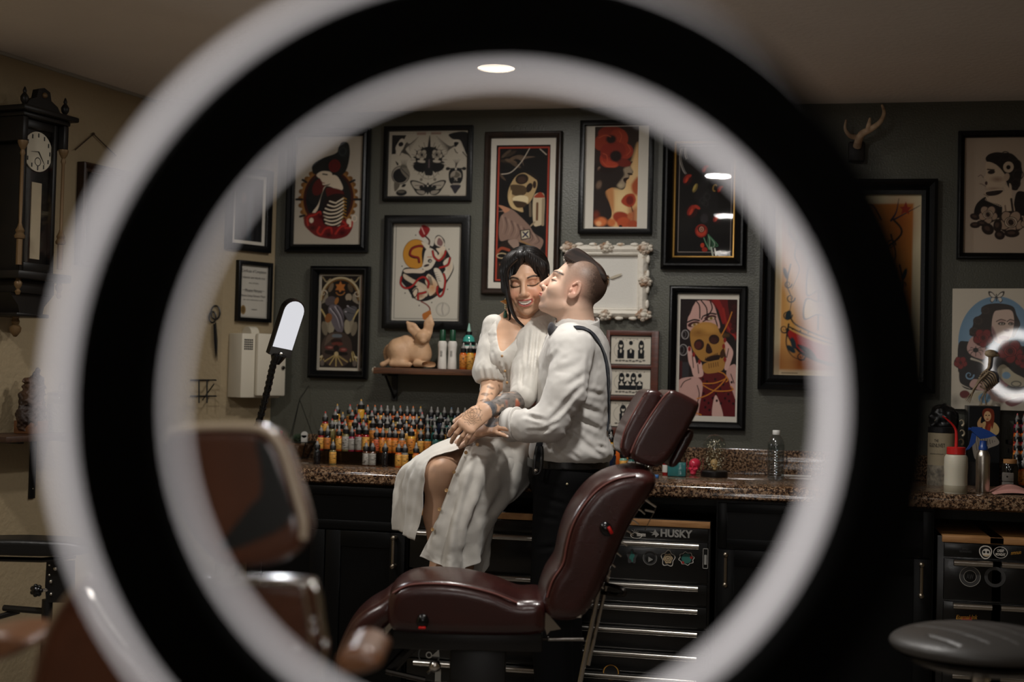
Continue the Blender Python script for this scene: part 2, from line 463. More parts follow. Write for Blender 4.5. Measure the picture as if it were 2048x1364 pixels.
# ------------------------------------------------------------------ counter and cabinets
CT, CFY = .91, -.635
def granite():
    m = mat('brown_speckled_granite', (60, 48, 40), .12, coat=.3, coat_rough=.05); nt = m.node_tree; b = nt.nodes['Principled BSDF']; L = nt.links.new
    tc = nt.nodes.new('ShaderNodeTexCoord')
    v = nt.nodes.new('ShaderNodeTexNoise'); v.inputs['Scale'].default_value = 130; v.inputs['Detail'].default_value = 5; v.inputs['Roughness'].default_value = .7
    r = nt.nodes.new('ShaderNodeValToRGB'); e = r.color_ramp.elements
    e[0].position = .42; e[0].color = (*lin((26, 20, 17)), 1); e[1].position = .49; e[1].color = (*lin((70, 50, 38)), 1)
    for p_, c_ in ((.55, (126, 96, 70)), (.61, (156, 134, 110)), (.67, (70, 60, 52))):
        q = e.new(p_); q.color = (*lin(c_), 1)
    L(tc.outputs['Object'], v.inputs['Vector']); L(v.outputs['Fac'], r.inputs['Fac']); L(r.outputs['Color'], b.inputs['Base Color'])
    return m
m_gran = granite()
m_blk = mat('black_cabinet_lacquer', (4, 5, 6), .36, spec=.22)
m_blk2 = mat('black_satin_trim', (8, 8, 9), .5)  # near-black for toe kicks, casters, brackets and sticker print
m_chr = mat('brushed_chrome', (205, 200, 192), .22, metal=1.)
m_chrome = mat('polished_chrome', (215, 212, 208), .10, metal=1.)
ct = thing('countertop', 'long brown speckled granite countertop with rounded front lip', 'countertop', (.9, -.3, CT-.05))
prof = [(CFY+.012, -.05), (CFY, -.043), (CFY, -.016), (CFY+.004, -.006), (CFY+.014, 0), (-.002, 0), (-.002, -.05)]
V = [(x, y, CT+z) for x in (-.86, 3.55) for y, z in prof]; n = len(prof)
MB().add(V, [list(range(n)), list(range(n, 2*n))[::-1]]+[[i, (i+1) % n, (i+1) % n+n, i+n] for i in range(n)]).build('slab', m_gran, ct)
MB().box((-.86, -.024, CT+.0005), (3.55, -.002, CT+.095), bev=.003).build('backsplash', m_gran, None)
tag(bpy.data.objects['backsplash'], 'low granite backsplash strip along the wall behind the counter', 'backsplash')

def cab_front(t, x0, x1, z0, z1, y=-.60):
    MB().box((x0, y-.018, z0), (x1, y, z1), bev=.003).build('door_slab', m_blk, t)
def shaker(name_parent, x0, x1, z0, z1, y, name='door', rail=.055):
    o = MB().box((x0+rail-.004, y-.012, z0+rail-.004), (x1-rail+.004, y-.004, z1-rail+.004)).build(name, m_blk, name_parent)
    f = MB()
    f.box((x0, y-.02, z0), (x0+rail, y, z1), bev=.0015); f.box((x1-rail, y-.02, z0), (x1, y, z1), bev=.0015)
    f.box((x0+rail, y-.02, z0), (x1-rail, y, z0+rail), bev=.0015); f.box((x0+rail, y-.02, z1-rail), (x1-rail, y, z1), bev=.0015)
    sub(f.build('door_frame', m_blk, None), o); return o
def bar_pull(parent, x, z, y, L, vertical=True):
    f = MB()
    if vertical:
        f.tube([(x, y-.03, z-L/2), (x, y-.03, z+L/2)], .006, 8); ends = [(x, z-L/2), (x, z+L/2)]
    else:
        f.tube([(x-L/2, y-.03, z), (x+L/2, y-.03, z)], .006, 8); ends = [(x-L/2, z), (x+L/2, z)]
    for (a, b) in ends: f.tube([(a, y-.034, b), (a, y, b)], [.009, .007], 8); f.sphere((a, y-.032, b), .0095, 8, 6)
    sub(f.build('handle', mat('antique_pewter', (150, 140, 125), .35, metal=1.), None), parent)
def xat(px, y): return onY(px, 1000, y)[0]
YF = -.60
xa, xb, xc, xd, xe = -.84, xat(828, YF), xat(1424, YF), xat(1874, YF), 2.25
# left cabinet: drawer over two doors
def cabinet(x0, x1, lb, ndoor, pulls, grp=None):
    t = thing('base_cabinet', lb, 'cabinet', ((x0+x1)/2, -.3, 0), group='black base cabinets')
    MB().box((x0+.004, YF, .09), (x1-.004, -.02, CT-.052)).build('body', m_blk, t)
    MB().box((x0+.004, YF+.06, 0), (x1-.004, -.02, .09)).build('toe_kick', m_blk2, t)
    zt = CT-.06
    dr = shaker(t, x0+.01, x1-.01, zt-.15, zt, YF, 'drawer', .03)
    w_ = (x1-x0-.02)/ndoor
    for k in range(ndoor):
        a = x0+.01+k*w_; dd = shaker(t, a+.002, a+w_-.002, .10, zt-.156, YF)
        if k in pulls: bar_pull(dd, a+(w_-.035 if pulls[k] > 0 else .03), zt-.22, YF-.02, .10)
    return t
cabinet(xa, xb-.012, 'black base cabinet with panelled doors under the counter, left of the tool chest', 2, {1: 1})
cabinet(xc+.012, xd-.004, 'black base cabinet between the two tool chests, right of the maroon chair', 2, {0: -1, 1: 1})
cabinet(2.27, 3.5, 'black base cabinet at the far right end of the counter', 2, {})

m_tool = mat('black_tool_chest_enamel', (4, 5, 6), .28, coat=.08)
m_strip = wood('oiled_wood_strip', (150, 105, 62), (186, 138, 88), 5, .5, (2, 14, 14))
m_white = mat('white_print', (214, 208, 198), .6); m_grey = mat('grey_print', (150, 148, 142), .5); m_teal = mat('teal_print', (48, 110, 100), .5)
m_red = mat('red_print', (170, 40, 34), .5); m_gold = mat('gold_print', (196, 142, 52), .5); m_dkg = mat('dark_grey_print', (62, 62, 62), .5); m_cream = mat('cream_print', (200, 176, 138), .5)
def zat(px, py, y): return onY(px, py, y)[2]
def disc(mb, c, r, y, n=20, wob=0, seed=0, sx=1, sz=1, k=7):
    rr = [r*(1+wob*math.sin(k*2*PI*i/n+seed)) for i in range(n)]
    mb.add([(c[0]+sx*rr[i]*math.cos(2*PI*i/n), y, c[1]+sz*rr[i]*math.sin(2*PI*i/n)) for i in range(n)], [list(range(n))[::-1]]); return mb
def ring2(mb, c, r0, r1, y, n=28, sx=1, sz=1):
    V = []; 
    for i in range(n):
        a = 2*PI*i/n
        for r in (r0, r1): V.append((c[0]+sx*r*math.cos(a), y, c[1]+sz*r*math.sin(a)))
    return mb.add(V, [[2*i, 2*i+1, (2*i+3) % (2*n), (2*i+2) % (2*n)] for i in range(n)])
YT = YF-.012
def chest(x0, x1, zs, lb, cols, ztop, zstrip):
    """zs: handle centre heights; cols: list of (xa, xb) handle spans"""
    t = thing('tool_chest', lb, 'tool chest', ((x0+x1)/2, -.3, 0), group='black rolling tool chests')
    MB().box((x0, YF, .05), (x1, -.03, ztop), bev=.004).build('body', m_tool, t)
    for xx in (x0+.06, x1-.06):
        for yy in (YF+.06, -.1): MB().tube([(xx-.015, yy, .026), (xx+.015, yy, .026)], .025, 12).build('caster', m_blk2, t)
    edges = [zs[0]+.045]+[z-.052 if i == 0 else z-.03 for i, z in enumerate(zs)]
    lim = [zs[0]+.038]
    for i, z in enumerate(zs):
        nxt = zs[i+1]+.014 if i+1 < len(zs) else .07
        for (a, b) in cols:
            o = MB().box((a-.03, YT, nxt+.004), (b+.03, YF+.002, (z+.012)), bev=.0025).build('drawer', m_tool, t)
            hb = MB().tube([(a, YT-.012, z), (b, YT-.012, z)], .0105, 14)
            hb.box((a, YT-.012, z-.004), (b, YT, z+.010))
            sub(hb.build('handle', m_chr, None), o)
    for (a, b) in cols:
        MB().box((a-.03, YT, zs[0]+.017), (b+.03, YF+.002, zstrip-.012), bev=.002).build('top_rail', m_tool, t)
        MB().box((a-.036, YF-.014, zstrip-.010), (b+.036, -.03, zstrip+.012), bev=.002).build('wood_top', m_strip, t)
    return t
hz = [zat(1300, y, YT) for y in (1088, 1172, 1217, 1263, 1311)]
hz += [hz[-1]-.078, hz[-1]-.16]
h0, h1 = xat(838, YT), xat(1400, YT)
chest1 = chest(xb, xc, hz, 'black tool chest with chrome drawer bars behind the maroon chair', [(h0, h1)], zat(1300, 1037, YT), zat(1340, 1048, YT))
def at1(px, py): q = onY(px, py, YT); return (q[0], q[2])
c = at1(1353, 1067)
lettering('brand_lettering', 'HUSKY', m_grey, chest1, (c[0], YT-.001, c[1]), (1, 0, 0), (0, 0, 1), width=.108, height=.027, bold=.04)
c = at1(1309, 1066); L_ = MB()   # dog-head mark left of the lettering
q = [(-.018, .004), (-.004, .002), (.002, .013), (.007, .004), (.016, -.004), (.004, -.015), (.002, -.006), (-.010, -.008), (-.004, -.002)]
L_.add([(c[0]+a, YT-.001, c[1]+b) for a, b in q], [list(range(len(q)))[::-1]]); L_.build('brand_mark', m_grey, chest1, False)
c = at1(1275, 1067); L_ = MB()
for a0, ln in ((2.5, .026), (2.1, .022), (1.7, .017), (1.2, .010)):
    e = (c[0]+ln*math.cos(a0), c[1]+ln*math.sin(a0)*.7); L_.tube([(c[0], YT-.0012, c[1]-.004), ((c[0]+e[0])/2-.004, YT-.0012, (c[1]+e[1])/2+.002), (e[0], YT-.0012, e[1])], .0016, 4, flat=.2)
ring2(L_, (c[0]-.004, c[1]-.007), .011, .0125, YT-.0008, sx=1.6, sz=.8); L_.build('wing_sticker', m_white, chest1, False)
lettering('sticker_lettering', 'nnmmn', m_white, chest1, (c[0]+.013, YT-.001, c[1]-.004), (1, 0, 0), (0, 0, 1), width=.03, height=.010, bold=.03)
def sticker(px, py, r, parts, par, nm='sticker'):
    c = at1(px, py); base = None
    for i, (m_, fn) in enumerate(parts):
        mb = MB(); fn(mb, c, r, YT-.0006-.0003*i); o = mb.build(nm if i == 0 else 'sticker_print', m_, par if i == 0 else None, False)
        if i == 0: base = o
        else: sub(o, base)
sticker(1264, 1113, .021, [(m_dkg, lambda b, c, r, y: disc(b, c, r, y, 40, .16, 0, .8, 1.1, 5)), (m_teal, lambda b, c, r, y: disc(b, c, r*.7, y, 40, .25, .6, .5, 1.1, 4))], chest1)
sticker(1300, 1116, .024, [(m_dkg, lambda b, c, r, y: ring2(b, c, r*.72, r, y)), (m_grey, lambda b, c, r, y: disc(b, (c[0], c[1]-r*.2), r*.45, y, 3, 0)), (m_grey, lambda b, c, r, y: ring2(b, c, r*.95, r, y))], chest1)
sticker(1336, 1117, .024, [(m_white, lambda b, c, r, y: disc(b, c, r, y, 40, .14, .3, .95, 1.1, 5)), (m_blk2, lambda b, c, r, y: disc(b, c, r*.88, y, 40, .15, .3, .95, 1.1, 5)), (m_cream, lambda b, c, r, y: disc(b, c, r*.7, y, 40, .10, .9, .9, 1, 6)), (m_blk2, lambda b, c, r, y: ring2(b, c, r*.42, r*.48, y)), (m_blk2, lambda b, c, r, y: ring2(b, c, r*.18, r*.25, y))], chest1)
sticker(1373, 1117, .023, [(m_white, lambda b, c, r, y: disc(b, c, r, y, 40, .10, 0, 1.1, .95, 8)), (m_blk2, lambda b, c, r, y: disc(b, c, r*.9, y, 40, .10, 0, 1.1, .95, 8)), (m_teal, lambda b, c, r, y: disc(b, c, r*.72, y, 24)), (m_red, lambda b, c, r, y: disc(b, (c[0]+r*.7, c[1]+r*.2), r*.22, y, 8)), (m_red, lambda b, c, r, y: disc(b, (c[0]-r*.5, c[1]-r*.6), r*.2, y, 8))], chest1)
sticker(966, 1091, .021, [(m_white, lambda b, c, r, y: (disc(b, (c[0], c[1]+r*.15), r*.95, y, 30, .04), b.box((c[0]-r*.5, y, c[1]-r*1.3), (c[0]-r*.1, y+.0004, c[1]-.3*r)), b.box((c[0]+r*.05, y, c[1]-r*1.6), (c[0]+r*.5, y+.0004, c[1]-.3*r)))), (m_red, lambda b, c, r, y: disc(b, (c[0], c[1]+r*.25), r*.75, y, 24)), (m_blk2, lambda b, c, r, y: disc(b, (c[0], c[1]-r*.3), r*.6, y, 20, 0, 0, 1, .4))], chest1)
sticker(858, 1310, .040, [(m_dkg, lambda b, c, r, y: ring2(b, c, r*.86, r, y, 40)), (m_grey, lambda b, c, r, y: ring2(b, c, r*.18, r*.3, y)), (m_grey, lambda b, c, r, y: b.add([(c[0]+r*.2, y, c[1]-.1*r), (c[0]+r*.95, y, c[1]-.1*r), (c[0]+r*.9, y, c[1]+.55*r)], [[2, 1, 0]]))], chest1)
sticker(876, 1350, .018, [(m_grey, lambda b, c, r, y: b.box((c[0]-r*.6, y, c[1]-r*1.3), (c[0]+r*.6, y+.0004, c[1]+r*1.2)))], chest1)
sticker(1222, 1345, .03, [(m_blk2, lambda b, c, r, y: disc(b, c, r, y, 24)), (m_gold, lambda b, c, r, y: ring2(b, c, r*.8, r*.9, y))], chest1)
# label holder plate at the right of the sticker drawer
c = at1(1411, 1117); L_ = MB()
for lo_, hi_ in (((-.009, -.034), (-.007, .034)), ((.007, -.034), (.009, .034)), ((-.009, .032), (.009, .034)), ((-.009, -.034), (.009, -.032)), ((-.004, -.02), (.004, .012))):
    L_.box((c[0]+lo_[0], YT-.004, c[1]+lo_[1]), (c[0]+hi_[0], YF+.001, c[1]+hi_[1]))
L_.build('lock_plate', m_grey, chest1, False)
# second tool chest, right
rz = [zat(1940, y, YT) for y in (1126, 1212)]; rz += [rz[-1]-.075*k for k in range(1, 6)]
r0, r1, r2, r3 = xat(1909, YT), xat(1986, YT), xat(1991, YT), xat(2110, YT)
chest2 = chest(xd+.002, 2.255, rz, 'black tool chest with two drawer columns behind the grey stool', [(r0, r1), (r2+.02, r3)], zat(1940, 1074, YT), zat(1940, 1080, YT))
lettering('sticker_lettering', 'CHEAP\nMONDAY', m_white, chest2, (at1(2001, 1105)[0], YT-.0014, at1(2001, 1105)[1]), (1, 0, 0), (0, 0, 1), width=.030, height=.021, bold=.03)
sticker(2001, 1105, .022, [(m_white, lambda b, c, r, y: ring2(b, c, r*.92, r, y, 30, 1, .85))], chest2)
sticker(1971, 1104, .021, [(m_white, lambda b, c, r, y: disc(b, c, r, y, 30, .05, 0, .95, 1.05, 3)), (m_blk2, lambda b, c, r, y: disc(b, c, r*.85, y, 30, .05, 0, .95, 1.05, 3)), (m_white, lambda b, c, r, y: disc(b, (c[0]+.1*r, c[1]-.1*r), r*.62, y, 24)), (m_blk2, lambda b, c, r, y: (disc(b, (c[0]-.2*r, c[1]), r*.2, y, 10), disc(b, (c[0]+.35*r, c[1]), r*.2, y, 10))), (m_cream, lambda b, c, r, y: b.box((c[0]-.3*r, y, c[1]-.62*r), (c[0]+.5*r, y+.0003, c[1]-.42*r)))], chest2)
lettering('sticker_lettering', 'BALL\nBEARING', m_dkg, chest2, (at1(1931, 1100)[0], YT-.001, at1(1931, 1100)[1]), (1, 0, 0), (0, 0, 1), width=.036, height=.016)
sticker(1940, 1153, .033, [(m_grey, lambda b, c, r, y: ring2(b, c, r*.93, r, y)), (m_dkg, lambda b, c, r, y: ring2(b, c, r*.66, r*.9, y)), (m_grey, lambda b, c, r, y: ring2(b, c, r*.56, r*.62, y))], chest2)
lettering('sticker_lettering', 'AW', m_dkg, chest2, (at1(1940, 1153)[0], YT-.001, at1(1940, 1153)[1]), (1, 0, 0), (0, 0, 1), width=.022, height=.018)
sticker(1990, 1154, .033, [(m_dkg, lambda b, c, r, y: ring2(b, c, r*.68, r, y, 40))], chest2)
lettering('sticker_lettering', 'Eternal Ink', m_gold, chest2, (at1(1934, 1234)[0], YT-.0014, at1(1934, 1234)[1]), (1, 0, .06), (.2, 0, 1), width=.066, height=.014, bold=.02)
sticker(1932, 1236, .02, [(m_red, lambda b, c, r, y: b.box((c[0]-r*.8, y, c[1]-r*.35), (c[0]+r*.9, y+.0003, c[1]+r*.25)))], chest2)
lettering('sticker_lettering', 'nmnun', m_gold, chest2, (at1(2032, 1106)[0], YT-.001, at1(2032, 1106)[1]), (1, 0, .15), (.2, 0, 1), width=.03, height=.009)
# ================================================================== PRINTED ART
class Cv:
    """paints a flat print: coordinates are free units inside (x0,y0)-(x1,y1), y down"""
    def __init__(s, x0, y0, x1, y1, bg, res=150):
        s.x0, s.y0, s.x1, s.y1 = x0, y0, x1, y1
        s.nx = res; s.ny = max(4, int(round(res*(y1-y0)/(x1-x0)))); s.px = (x1-x0)/s.nx
        X, Y = np.meshgrid(x0+(np.arange(s.nx)+.5)*s.px, y0+(np.arange(s.ny)+.5)*(y1-y0)/s.ny); s.q = np.stack([X.ravel(), Y.ravel()], 1)
        s.c = np.tile(lin(bg), (len(s.q), 1))
    def _in(s, pts, pad):
        lo = pts.min(0)-pad; hi = pts.max(0)+pad
        return np.nonzero((s.q[:, 0] > lo[0]) & (s.q[:, 0] < hi[0]) & (s.q[:, 1] > lo[1]) & (s.q[:, 1] < hi[1]))[0]
    def _blend(s, idx, a, col):
        a = np.clip(a, 0, 1)[:, None]; s.c[idx] = s.c[idx]*(1-a)+lin(col)*a
    def poly(s, pts, col, smooth=True, a=1., soft=None):
        p = np.asarray(pts, float); p = catmull(p, 6, True) if smooth else p
        i = s._in(p, s.px*2+(soft or 0))
        if len(i): s._blend(i, a*(.5-sd_poly2(s.q[i], p)/(soft or s.px)), col)
        return s
    def line(s, pts, w, col, smooth=True, taper=False, a=1.):
        p = np.asarray(pts, float); p = catmull(p, 6) if smooth and len(p) > 2 else p
        i = s._in(p, w+s.px*2)
        if not len(i): return s
        q = s.q[i]; d = np.full(len(q), 1e9); n = len(p)-1
        for k in range(n):
            e = p[k+1]-p[k]; t = np.clip(((q-p[k]) @ e)/max(np.dot(e, e), 1e-9), 0, 1)
            ww = w*(1-.8*(k+t)/n) if taper else w
            d = np.minimum(d, np.linalg.norm(q-p[k]-t[:, None]*e, axis=1)-ww/2)
        s._blend(i, a*(.5-d/s.px), col); return s
    def ell(s, cx, cy, rx, ry, col, rot=0., a=1., soft=None):
        c_, s_ = math.cos(rot), math.sin(rot); R_ = max(rx, ry)
        i = s._in(np.array([[cx-R_, cy-R_], [cx+R_, cy+R_]]), s.px*2+(soft or 0))
        if not len(i): return s
        q = s.q[i]-np.array([cx, cy]); u = q[:, 0]*c_+q[:, 1]*s_; v = -q[:, 0]*s_+q[:, 1]*c_
        k = np.sqrt((u/rx)**2+(v/ry)**2); d = (k-1)*min(rx, ry)
        s._blend(i, a*(.5-d/(soft or s.px)), col); return s
    def ring(s, cx, cy, rx, ry, w, col, rot=0., a0=0., a1=2*PI):
        t = np.linspace(a0, a1, 24); p = np.stack([rx*np.cos(t), ry*np.sin(t)], 1)
        c_, s_ = math.cos(rot), math.sin(rot); p = np.stack([p[:, 0]*c_-p[:, 1]*s_+cx, p[:, 0]*s_+p[:, 1]*c_+cy], 1)
        return s.line(p, w, col, False)
    def rect(s, x0, y0, x1, y1, col, a=1., soft=None): return s.poly([(x0, y0), (x1, y0), (x1, y1), (x0, y1)], col, False, a, soft)
    def frame(s, x0, y0, x1, y1, w, col):
        return s.line([(x0, y0), (x1, y0), (x1, y1), (x0, y1), (x0, y0)], w, col, False)
    def rose(s, cx, cy, r, dark, mid, light, n=3):
        s.ell(cx, cy, r, r*.9, dark)
        for k in range(5):
            a = k*1.257+.3; s.ell(cx+.55*r*math.cos(a), cy+.5*r*math.sin(a), .48*r, .42*r, mid, a); s.ring(cx+.55*r*math.cos(a), cy+.5*r*math.sin(a), .48*r, .42*r, r*.07, dark, a)
        for k in range(n):
            q = r*(.5-.14*k); s.ell(cx, cy, q, q*.85, [light, mid, dark][k % 3], .5*k); s.ring(cx, cy, q, q*.85, r*.06, dark, .5*k)
        return s
    def spiral(s, cx, cy, r, w, col, turns=1.5, a0=0., sgn=1):
        t = np.linspace(0, 1, 26); a = a0+sgn*turns*2*PI*t; rr = r*(1-.85*t)
        return s.line(np.stack([cx+rr*np.cos(a), cy+rr*np.sin(a)], 1), w, col, False, True)
    def grain(s, amt, sc, seed=0):
        n = noise3(np.c_[s.q, np.zeros(len(s.q))], sc, seed); s.c = np.clip(s.c*(1+amt*n[:, None]), 0, 1); return s
    def mesh(s, o, ux, uz, W, H):
        """grid whose vertices carry the colours; o = bottom-left corner"""
        nx, ny = s.nx, s.ny
        img = np.clip(s.c*1.10, 0, .92).reshape(ny, nx, 3)
        i, j = np.meshgrid(np.linspace(0, 1, nx), np.linspace(1, 0, ny))
        V = np.asarray(o)+i.reshape(-1, 1)*W*np.asarray(ux)+j.reshape(-1, 1)*H*np.asarray(uz)
        a = np.arange(ny*nx).reshape(ny, nx)
        Q = np.stack([a[1:, :-1], a[1:, 1:], a[:-1, 1:], a[:-1, :-1]], -1).reshape(-1, 4)
        return mesh('print', V, Q, False, img.reshape(-1, 3))
m_print = mat('ink_on_paper', rough=.75, spec=.2, attr='col')
m_fblk = mat('black_picture_frame', (5, 6, 7), .36, spec=.3, bump=(120, .08))
m_fbrn = mat('dark_walnut_frame', (42, 28, 20), .4, vary=((26, 18, 13), 18))
m_fred = wood('reddish_brown_frame', (66, 30, 20), (92, 44, 28), 8, .4)
m_glass = glass('picture_glass', refl=1.0)
m_gilt = mat('gilt_frame_edge', (170, 130, 66), .38, metal=.7)
m_mat = mat('off_white_mat_board', (206, 200, 188), .85)
def sweep_frame(mb, rect, prof, o, ux, uz, nv):
    """rect (x0,z0,x1,z1) in plane coordinates; prof [(inset from outer edge, height off wall)]"""
    x0, z0, x1, z1 = rect; V = []; n = len(prof)
    for (cx, cz, sx, sz) in ((x0, z0, 1, 1), (x1, z0, -1, 1), (x1, z1, -1, -1), (x0, z1, 1, -1)):
        for a, b in prof: V.append(o+(cx+sx*a)*ux+(cz+sz*a)*uz+b*nv)
    Fc = []
    for k in range(4):
        for i in range(n-1): Fc.append([k*n+i, ((k+1) % 4)*n+i, ((k+1) % 4)*n+i+1, k*n+i+1])
    return mb.add(V, Fc)
BACK = (np.zeros(3), np.array([1., 0, 0]), np.array([0, 0, 1.]), np.array([0, -1., 0]))
def px_rect(r, plane=BACK, off=.012):
    o, ux, uz, nv = plane; x0, y0, x1, y1 = r; cx, cy = (x0+x1)/2, (y0+y1)/2
    f = lambda px, py: onPl(px, py, o+off*nv, nv)-o
    return (f(x0, cy) @ ux, f(cx, y1) @ uz, f(x1, cy) @ ux, f(cx, y0) @ uz)
def framed(name, label, outer, inner, cv, plane=BACK, fm=None, style='round', depth=.026, matpx=None, group='framed prints on the dark wall', gap=.0015, cat='framed picture', pane=True):
    """outer/inner/mat rectangles in photo pixels projected onto the wall plane"""
    o, ux, uz, nv = plane
    R0 = px_rect(outer, plane, depth); R1 = px_rect(inner, plane, .008)
    t = thing(name, label, cat, o+(R0[0]+R0[2])/2*ux+R0[1]*uz+gap*nv, group=group)
    op = px_rect(matpx, plane, .012) if matpx else R1      # frame opening
    w_ = min(op[0]-R0[0], R0[2]-op[2]); w_ = max(w_, .012)
    b0 = o+gap*nv
    if style == 'round': prof = [(0, 0), (0, depth*.75), (w_*.15, depth*.95), (w_*.35, depth), (w_*.7, depth*.8), (w_*.85, depth*.62), (w_*.9, depth*.66), (w_, depth*.5), (w_, .004)]
    elif style == 'flat': prof = [(0, 0), (0, depth), (w_*.08, depth*1.04), (w_*.9, depth*1.04), (w_, depth*.95), (w_, .004)]
    elif style == 'slope': prof = [(0, 0), (0, depth*.7), (w_*.1, depth*.78), (w_*.3, depth*1.1), (w_*.45, depth*1.1), (w_*.8, depth*.7), (w_, depth*.45), (w_, .004)]
    else: prof = [(0, 0), (0, depth*.9), (w_*.2, depth), (w_*.5, depth*.55), (w_*.75, depth*.75), (w_, depth*.6), (w_, .004)]
    MBf = MB(); sweep_frame(MBf, (op[0]-w_, op[1]-w_, op[2]+w_, op[3]+w_), prof, b0, ux, uz, nv).build('frame', fm or m_fblk, t)
    if matpx:
        m = MB(); sweep_frame(m, (op[0]-.003, op[1]-.003, op[2]+.003, op[3]+.003), [(0, .0065), (R1[0]-op[0]+.003, .0065)], b0, ux, uz, nv)
        mm = MB(); V = [b0+x*ux+z*uz+.0065*nv for x, z in ((op[0]-.003, op[1]-.003), (op[2]+.003, op[1]-.003), (op[2]+.003, op[3]+.003), (op[0]-.003, op[3]+.003), (R1[0], R1[1]), (R1[2], R1[1]), (R1[2], R1[3]), (R1[0], R1[3]))]
        mm.add(V, [[0, 1, 5, 4], [1, 2, 6, 5], [2, 3, 7, 6], [3, 0, 4, 7]]).build('mat_board', m_mat, t, False)
    pr = put('print', cv.mesh(b0+R1[0]*ux+R1[1]*uz+.005*nv, ux, uz, R1[2]-R1[0], R1[3]-R1[1]), m_print, t)
    # backing board and glass
    V = [b0+x*ux+z*uz+h*nv for h in (.0005, .004) for x, z in ((op[0]-.004, op[1]-.004), (op[2]+.004, op[1]-.004), (op[2]+.004, op[3]+.004), (op[0]-.004, op[3]+.004))]
    MB().add(V, [[0, 1, 2, 3], [4, 5, 6, 7], [0, 1, 5, 4], [1, 2, 6, 5], [2, 3, 7, 6], [3, 0, 4, 7]]).build('backing', m_fblk, t, False)
    V = [b0+x*ux+z*uz+.0095*nv for x, z in ((op[0]-.002, op[1]-.002), (op[2]+.002, op[1]-.002), (op[2]+.002, op[3]+.002), (op[0]-.002, op[3]+.002))]
    if pane: MB().add(V, [[0, 1, 2, 3]]).build('glass', m_glass, t, False)
    return t, (o, ux, uz, nv, op, R1)

INK, PAP, RED, DRED, GLD, SKN = '15171a', 'b8b0a2', 'a8302a', '6e1c1c', 'b0782c', 'c8a68e'
# ---- 1. woman with bare ribs over a cog wheel
c = Cv(52, 170, 755, 1305, 'aba294', 150)
for k in range(28):
    a = 2*PI*k/28; c.ell(400+285*math.cos(a), 820+330*math.sin(a), 30, 26, '6e4a24')
c.ell(400, 820, 285, 325, '8a5e30'); c.ell(405, 820, 262, 300, '3a1410'); c.ell(405, 820, 235, 275, '15171a')
for x, y, dx, dy in ((130, 625, 40, 25), (70, 830, 60, 0), (115, 1010, 45, -12), (670, 632, -45, 20), (735, 832, -60, 0)): c.line([(x, y), (x+dx, y+dy)], 24, INK)
c.ell(300, 700, 60, 95, '541416', .4)
c.poly([(240, 560), (230, 470), (330, 400), (480, 340), (520, 240), (590, 240), (615, 330), (600, 470), (560, 560), (480, 590), (420, 540), (300, 560)], '14181a')
c.ell(545, 320, 55, 75, '1c2224'); c.ring(540, 330, 35, 40, 6, '3c4446'); c.ell(460, 480, 62, 68, '5a1517'); c.ring(460, 480, 35, 38, 6, '3a0d10')
c.poly([(275, 570), (330, 535), (420, 545), (445, 600), (430, 660), (350, 680), (335, 650), (310, 610), (290, 600)], 'd2c2ac')
c.line([(340, 565), (385, 572)], 14, INK); c.line([(335, 655), (360, 660)], 9, '7a2a26')
c.poly([(440, 580), (500, 600), (555, 715), (500, 740), (430, 700), (370, 700), (330, 800), (300, 930), (250, 990), (245, 960), (300, 880), (340, 760), (360, 700), (420, 670)], 'd2c2ac')
c.poly([(385, 710), (540, 735), (560, 800), (480, 830), (400, 810)], '541416')
c.poly([(400, 800), (575, 790), (580, 1000), (520, 1120), (380, 1110), (350, 980)], '1a1012')
for k in range(8):
    y = 850+k*38; x0 = [420, 400, 378, 362, 360, 372, 385, 400][k]
    c.line([(x0, y), (x0+60, y+18), (500, y+8), (565, y-32)], 15, 'd8cab2')
for k in range(8): c.line([(560, 812+k*32), (592, 828+k*32)], 10, 'a07424')
c.poly([(165, 1010), (250, 970), (330, 1000), (380, 1100), (520, 1110), (560, 1040), (640, 1060), (665, 1120), (610, 1210), (500, 1245), (400, 1240), (290, 1215), (205, 1150), (160, 1090)], '64171a')
for p in ([(200, 1100), (195, 1020), (270, 990), (320, 960), (330, 990)], [(320, 1120), (300, 1170), (340, 1200), (380, 1140), (440, 1130), (450, 1190)], [(490, 1190), (540, 1120), (600, 1100), (560, 1060)], [(590, 1130), (650, 1120), (660, 1060)]): c.line(p, 20, 'a02a24')
for q in ((340, 1010), (250, 1130), (420, 1200), (560, 1180)): c.ell(q[0], q[1], 40, 30, '3a0d10', a=.6, soft=20)
c.ell(235, 1050, 22, 28, 'd2c2ac'); c.ell(625, 1060, 25, 30, 'd2c2ac'); c.line([(640, 1075), (640, 1110)], 20, 'd2c2ac'); c.ring(680, 1030, 24, 32, 8, 'd2c2ac')
framed('framed_print', 'black framed print of a red-skirted woman with bare ribs before a cog wheel', (572, 256, 742, 507), (590, 273, 724, 489), c, style='double')
